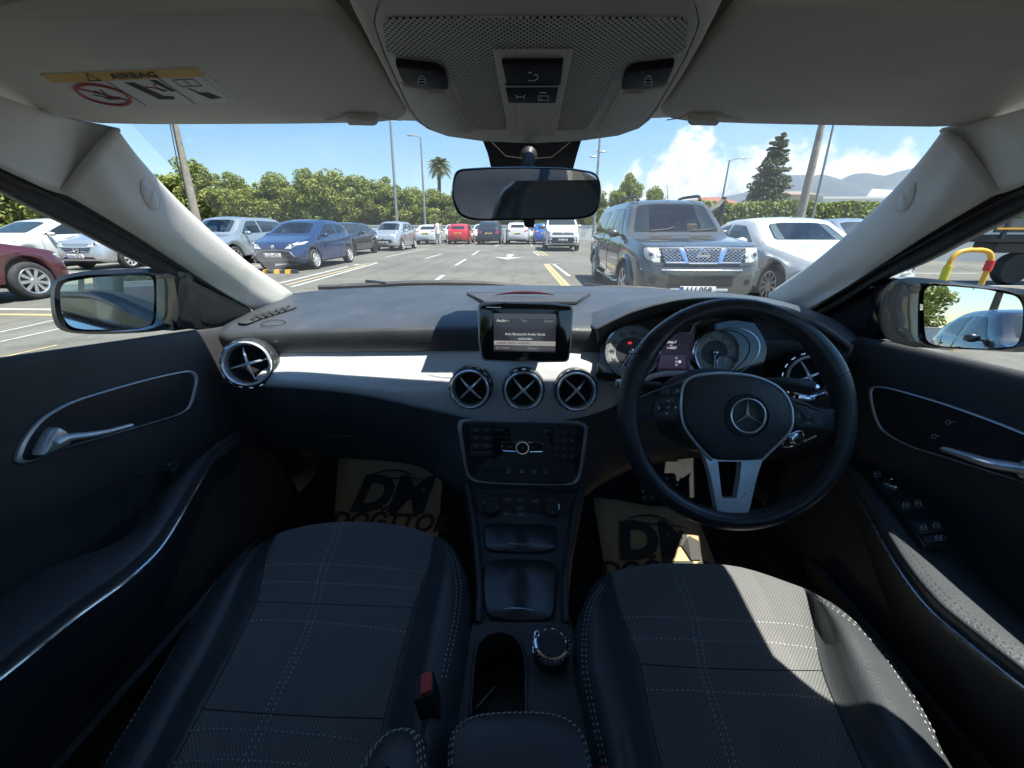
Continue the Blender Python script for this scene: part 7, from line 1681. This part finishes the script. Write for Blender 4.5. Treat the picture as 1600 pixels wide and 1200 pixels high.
def tree(x, y, h, wd, lab, group, k=0, crown=None, name='tree', base=.04):
    root = thing(name, (x, y, 0), lab, 'tree', group, rnd.uniform(0, 6.28)); cm = crown or CM[k % 3]
    zs = [v.co.z for v in cm.vertices]; ext = max(zs) - min(zs); sz = h * (1 - base) / ext; c = bpy.data.objects.new('crown', cm); COL.objects.link(c); c.parent = root; c.scale = (wd, wd, sz); c.location = (0, 0, h - max(zs) * sz)
    t = bpy.data.objects.new('trunk', TM); COL.objects.link(t); t.parent = root; t.scale = (1, 1, h / 6.5); return root
G = 'trees along the back wall'
spec = [(-50, 46.5, 6.8, 1.25), (-45.5, 47, 7.2, 1.3), (-41.5, 46, 7.0, 1.3), (-37.2, 46.5, 8.3, 1.35), (-33.6, 47.2, 7.0, 1.1), (-31, 46.2, 5.4, 1.0), (-28, 46.6, 6.9, 1.15), (-24.9, 47.0, 7.3, 1.15), (-21.8, 46.4, 7.2, 1.15), (-18.8, 47.0, 6.6, 1.05), (-15.9, 46.5, 6.3, 1.0), (-13.2, 47.1, 5.5, .95), (-10.6, 46.4, 5.2, .95), (-8.0, 46.8, 5.1, .9), (-5.2, 46.5, 5.2, .9), (-2.4, 46.8, 4.9, .95), (.6, 46.4, 4.4, .95), (3.4, 46.8, 4.6, .95), (6.2, 46.6, 5.4, 1)]
poss = ['the leftmost', 'second from the left', 'third from the left', 'the tallest, behind the leaning pole', 'fifth from the left, right of the tallest', 'a low one in the dip right of the tallest', 'above the dark blue hatchback roof', 'right of the blue hatchback roof', 'left of the near-black sedan roof', 'above the near-black sedan', 'left of the small silver hatchback', 'above the small silver hatchback', 'behind the tall pole', 'between the tall pole and the slim lamp post', 'below the palm', 'left of the rear-view mirror, low', 'hidden mostly by the rear-view mirror', 'just left of the white van', 'behind the white van']
for k, ((x, y, h, w), ps) in enumerate(zip(spec, poss)): tree(x, y, h, w, 'bushy ficus by the back wall, ' + ps, G, k)
for k, (x, y, h, w, ps) in enumerate(((-31, 24, 5.8, 1.1, 'leftmost through the side window'), (-27, 25, 5.5, 1.05, 'right of it through the side window'), (-34, 21, 5.4, 1.1, 'cut by the left edge'))): tree(x, y, h, w, 'green tree behind the white hatchback, ' + ps, 'trees at the left', k + 1)
tree(9.6, 44, 6.3, .72, 'bright green tree right of the rear-view mirror, above the pickup cab', None, 1); tree(12.6, 45, 5.3, .5, 'smaller bright green tree left of the pickup roof rail', None, 2)
CN = crown_mesh('crown', (3.4, 3.4, 5.4), 11000, .30, 120, 'leafd', 'cone'); tree(27.7, 52, 11.0, 1.0, 'tall dark conifer rising behind the right hedge', None, 0, CN, 'conifer_tree', .15)
# trees behind us, seen in the driver mirror
tree(8.2, -38, 6.6, 1.0, 'leafy tree behind us at the left of the driver mirror', 'trees behind us', 0); tree(24, -30, 6.0, 1.0, 'distant tree behind us in the driver mirror', 'trees behind us', 1)
tree(-14, -26, 6.0, 1.2, 'tree behind us seen over the passenger mirror', 'trees behind us', 2)
def palm(x, y, h, r, lab, n=34, dry=True, group=None, lean=.3, wind=0):
    root = thing('palm_tree', (x, y, 0), lab, 'palm tree', group); m = MB(); top = V((x + lean, y, h)); m.tube(catmull([V((x, y, 0)), V((x + lean * .2, y, h * .5)), top], 5), [.26 - .008 * i for i in range(11)], M['bark'], 10); m.build('trunk', root); m = MB()
    for k in range(n):
        a = k * 2.4; el = 1.2 - 1.9 * (k / n); dr = V((math.cos(a) + wind, math.sin(a), 0)).normalized(); L_ = r * rnd.uniform(.85, 1.1); P = []
        for i in range(7): t = i / 6; P.append(top + dr * L_ * t * math.cos(el * (1 - t * .3)) + ZN * (L_ * (math.sin(el) * t - .55 * t * t)))
        s_ = dr.cross(ZN); m.tube(P, .025, M['palm'], 4)
        for i in range(1, 26):
            t = i / 26; j = min(5, int(t * 6)); p = P[j].lerp(P[j + 1], t * 6 - j); w = r * .34 * math.sin(math.pi * min(1, t * .85 + .12)); d = (P[j + 1] - P[j]).normalized()
            for sg in (-1, 1): e = p + s_ * sg * w + d * w * .7 - ZN * w * .35; m.add([p, p + d * .07, e], [(0, 1, 2)], M['palm'])
    m.build('fronds', root, flip=False)
    if dry:
        m = MB()
        for k in range(26): a = k * 2.4; dr = V((math.cos(a), math.sin(a), 0)); p = top - ZN * .3; e = p + dr * r * .32 - ZN * rnd.uniform(.7, 1.5); s_ = dr.cross(ZN) * .09; m.add([p - s_, p + s_, e + s_ * .3, e - s_ * .3], [(0, 1, 2, 3)], M['dry'])
        m.build('dead_fronds', root, flip=False)
palm(-11.2, 52, 8.2, 1.5, 'single palm tree left of the rear-view mirror, with dry skirt', 44)
palm(33.5, 37, 5.6, 2.2, 'wind-bent palm left of the pair by the right pillar', 30, False, 'palms by the right pillar', .3, .6); palm(39.5, 37, 5.9, 2.2, 'wind-bent palm nearest the right pillar', 30, False, 'palms by the right pillar', .3, .6)
palm(14.5, -44, 6.5, 1.9, 'palm behind us in the driver mirror', 26, False)
# clipped hedge right of the pickup
def hedge(p, q, h, t_, lab, n):
    p, q = V((*p, 0)), V((*q, 0)); d = q - p; L_ = d.length; d.normalize(); s_ = V((-d.y, d.x, 0)); m = MB(); m.mi(M['hedge'])
    for i in range(n):
        u = rnd.random() * L_; f = rnd.random()
        hh = h + .16 * noise.noise(V((u * .6, 0, 0))) + .08 * noise.noise(V((u * 2.3, 3, 0)))
        if f < .45: c = p + d * u - s_ * t_ / 2 * rnd.uniform(.75, 1.15) + ZN * rnd.uniform(0, hh); nn = -s_
        elif f < .6: c = p + d * u + s_ * t_ / 2 * rnd.uniform(.8, 1.1) + ZN * rnd.uniform(.3, hh); nn = s_
        else: c = p + d * u + s_ * rnd.uniform(-.5, .5) * t_ + ZN * (hh + rnd.uniform(-.25, .12)); nn = ZN
        leaf(m, c, nn, rnd.uniform(.13, .26), rnd.uniform(0, 6.28))
    root = m.build('hedge', None, lab, 'hedge', flip=False, angle=180)
    m = MB(); 
    for i in range(int(L_ / .8)): c = p + d * (i + .5) * .8; m.tube([c, c + V((rnd.uniform(-.1, .1), 0, h * .9))], [.05, .02], M['bark'], 5)
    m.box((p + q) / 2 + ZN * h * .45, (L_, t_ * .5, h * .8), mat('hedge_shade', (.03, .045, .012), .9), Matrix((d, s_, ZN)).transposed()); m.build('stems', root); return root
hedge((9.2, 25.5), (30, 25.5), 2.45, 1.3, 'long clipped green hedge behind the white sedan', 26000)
hedge((14.5, 19.2), (42, 11.8), 1.9, 1.0, 'green hedge above the white wall, right of the driver window', 12000)
# ================================================================ buildings, digger, hills
M['tile'] = mat('red_roof_tile', (.26, .10, .065), .8, var=(1.5, .2)); M['btile'] = mat('faded_brown_tile', (.26, .20, .16), .85, var=(1.5, .2)); M['hwall'] = mat('cream_house_wall', (.50, .46, .38), .9, var=(.8, .08)); M['bwhite'] = mat('white_cladding', (.70, .70, .68), .7, var=(.5, .05))
def house(x, y, w, d, h, rh, lab, rmat='tile', wm='hwall', name='house', nwin=4, flat=False):
    root = thing(name, (x, y, 0), lab, 'house' if name == 'house' else 'building'); m = MB(); m.box((x, y, h / 2), (w, d, h), M[wm]); m.build('wall', root); m = MB()
    if flat: m.box((x, y, h + .15), (w + .3, d + .3, .3), M[wm])
    else:
        e = .5; A = [V((x - w/2 - e, y - d/2 - e, h)), V((x + w/2 + e, y - d/2 - e, h)), V((x + w/2 + e, y + d/2 + e, h)), V((x - w/2 - e, y + d/2 + e, h))]; r0, r1 = V((x - w/4, y, h + rh)), V((x + w/4, y, h + rh))
        m.add(A + [r0, r1], [(0, 1, 5, 4), (2, 3, 4, 5), (1, 2, 5), (3, 0, 4), (0, 3, 2, 1)], M[rmat])
    rf = m.build('roof', root)
    for k in range(nwin):
        m = MB(); cx = x - w / 2 + w * (k + .5) / nwin; m.box((cx, y - d / 2 - .02, h * .6), (w / nwin * .45, .06, h * .3), M['cgl']); m.build('window', root)
    return root
house(27.0, 66, 5.0, 6, 4.4, 1.0, 'house with a red tiled roof left of the conifer', nwin=3); house(42.0, 72, 5, 6, 5.9, .7, 'cream house with tiled roof right of the conifer, behind the hedge', 'btile')
house(61, 72, 34, 10, 5.2, 0, 'long low white building beyond the hedge with two white roof signs', 'bwhite', 'bwhite', 'building', 8, True)
sg = [o for o in COL.objects if o.name.startswith('building')][0]; m = MB()
for px in (1373, 1407):
    p = PY(px, 305, 70); m.bplate([V((p.x + a, 70, p.z + c)) for a, c in ((-1.9, -.7), (1.7, -.5), (1.9, .7), (-1.2, .9))], V((0, -1, 0)), -.2, 0, .05, M['bwhite']); m.tube([V((p.x, 70.1, 5.2)), V((p.x, 70.1, p.z))], .1, M['blk'], 6)
m.build('roof_sign', sg)
# digger arm
m = MB(); Yd = 20
P = [PY(a, c, Yd) for a, c in ((1098, 345), (1106, 332), (1122, 322), (1132, 312))]; m.tube(P, [.16, .18, .15, .12], mat('digger_arm_grey', (.16, .15, .13), .6, var=(5, .3)), 4, up=YN)
root = m.build('excavator', None, 'grey excavator arm raised between the pickup roof and the hedge', 'excavator')
m = MB(); P2 = [PY(a, c, Yd) for a, c in ((1132, 308), (1128, 330), (1121, 350), (1119, 360))]; m.tube(P2, [.10, .14, .12, .08], M['blk'], 4, up=YN); m.build('stick', root)
m = MB(); c = PY(1085, 352, Yd); m.box((c.x, Yd + .4, .9), (1.6, 1.4, 1.0), M['yel']); m.box((c.x, Yd + .4, .35), (2.0, 1.8, .6), M['blk']); m.tube([P[0], V((c.x, Yd + .3, 1.3))], .15, M['blk'], 6); m.build('chassis', root, bevel=.05)
# mountains: one continuous range
def hills(name, Y, pts, col, depth, seed, hvar=.12):
    m = MB(); mt_ = mat(name + '_hazed_rock', col, .95); t = mt_.node_tree; b = t.nodes['Principled BSDF']; tcn = nd(t, 'ShaderNodeTexCoord'); f = noise_(t, tcn.outputs['Object'], .006, 9, .7)
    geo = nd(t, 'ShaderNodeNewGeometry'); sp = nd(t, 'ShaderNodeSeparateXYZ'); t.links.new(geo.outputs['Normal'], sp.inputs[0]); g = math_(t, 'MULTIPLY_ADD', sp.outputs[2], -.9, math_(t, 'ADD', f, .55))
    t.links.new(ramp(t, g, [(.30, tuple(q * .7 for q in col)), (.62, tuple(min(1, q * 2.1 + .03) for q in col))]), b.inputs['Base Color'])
    us = [pts[0][0] + (pts[-1][0] - pts[0][0]) * i / 260 for i in range(261)]; rows = []
    for j in range(26):
        v = j / 25; r = []
        for u in us:
            top = PY(u, 300, Y); hz = ip(pts, u); z = PY(u, hz, Y).z; x = top.x
            rid = 1 - abs(v - .55) / .55; fr = noise.multi_fractal(V((x * .0022, v * 4.5, seed)), 1.0, 2.1, 6) ; n_ = noise.ridged_multi_fractal(V((x * .0035, v * 3.0, seed)), .9, 2.1, 6, .9, 2)
            zz_ = max(0, rid) ** .7 * z * (.93 + .10 * min(1.6, n_)) + (z * hvar) * (fr - .9) * rid
            r.append(V((x, Y + (v - .55) * depth, max(-5, zz_) if 0 < j < 25 else -5)))
        rows.append(r)
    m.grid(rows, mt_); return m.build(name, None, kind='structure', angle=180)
hills('mountains', 3600, [(-2200, 325), (-600, 322), (300, 325), (900, 332), (1000, 326), (1060, 316), (1110, 312), (1150, 302), (1200, 286), (1228, 272), (1242, 262), (1254, 274), (1275, 284), (1305, 284), (1325, 276), (1345, 266), (1362, 275), (1378, 267), (1392, 258), (1420, 259), (1450, 255), (1500, 253), (1600, 270), (1900, 285), (3200, 305)], (.085, .115, .135), 1900, 4.2)  # blue in the base colour paints distance haze onto the rock
# still air between us and the hills
m = MB(); m.box((0, 1500, 500), (9000, 8000, 1004), mat('air', (1, 1, 1))); hz = m.build('haze', None, kind='stuff'); hm = hz.data.materials[0]; t = hm.node_tree; t.nodes.clear(); o = nd(t, 'ShaderNodeOutputMaterial'); v = nd(t, 'ShaderNodeVolumePrincipled'); v.inputs['Color'].default_value = (.80, .90, 1, 1); v.inputs['Density'].default_value = .00010; v.inputs['Anisotropy'].default_value = .3; t.links.new(v.outputs[0], o.inputs['Volume'])
# person by the far row
pz = V((PY(684, 365, 30).x, 30, 0)); root = thing('person', pz, 'person in a white top and pale trousers standing by the white sedan', 'person'); me = bpy.data.meshes.new('body')
J = [((0, 0, .92), .13), ((0, 0, 1.15), .125), ((0, 0, 1.38), .13), ((0, 0, 1.48), .055), ((0, 0, 1.54), .05), ((0, -.01, 1.64), .095), ((0, 0, 1.70), .08), ((-.09, 0, .86), .09), ((-.10, -.02, .48), .06), ((-.11, .02, .08), .04), ((-.11, -.12, .03), .035), ((.09, 0, .86), .09), ((.11, .05, .48), .06), ((.12, .12, .08), .04), ((.12, -.02, .03), .035), ((-.19, 0, 1.40), .055), ((-.24, .02, 1.14), .042), ((-.22, -.12, .92), .03), ((-.22, -.15, .84), .028), ((.19, 0, 1.40), .055), ((.25, 0, 1.14), .042), ((.24, -.14, .96), .03), ((.24, -.18, .88), .028)]
E_ = [(0, 1), (1, 2), (2, 3), (3, 4), (4, 5), (5, 6), (0, 7), (7, 8), (8, 9), (9, 10), (0, 11), (11, 12), (12, 13), (13, 14), (2, 15), (15, 16), (16, 17), (17, 18), (2, 19), (19, 20), (20, 21), (21, 22)]
me.from_pydata([j[0] for j in J], E_, []); o = bpy.data.objects.new('body', me); COL.objects.link(o); o.parent = root; md = o.modifiers.new('skin', 'SKIN')
for v, j in zip(me.skin_vertices[0].data, J): v.radius = (j[1], j[1])
me.skin_vertices[0].data[0].use_root = True; o.modifiers.new('sub', 'SUBSURF').levels = 1; me.materials.append(mat('skin', (.45, .28, .20), .6))
m = MB(); m.lathe([(.16, .80), (.155, .95), (.15, 1.15), (.165, 1.35), (.12, 1.46), (.06, 1.50)], (0, 0, 0), ZN, mat('white_shirt', (.72, .70, .68), .9), 16); m.build('shirt', root, local=True)
m = MB()
for sx in (-1, 1): m.lathe([(.065, .10), (.078, .48), (.10, .85), (.06, .92)], (sx * .10, 0, 0), ZN, mat('pale_trousers', (.50, .48, .44), .9), 12)
m.build('trousers', root, local=True); m = MB(); m.ellipsoid((0, .015, 1.68), (.098, .105, .09), mat('dark_hair', (.03, .02, .015), .8), 8); m.build('hair', root, local=True)
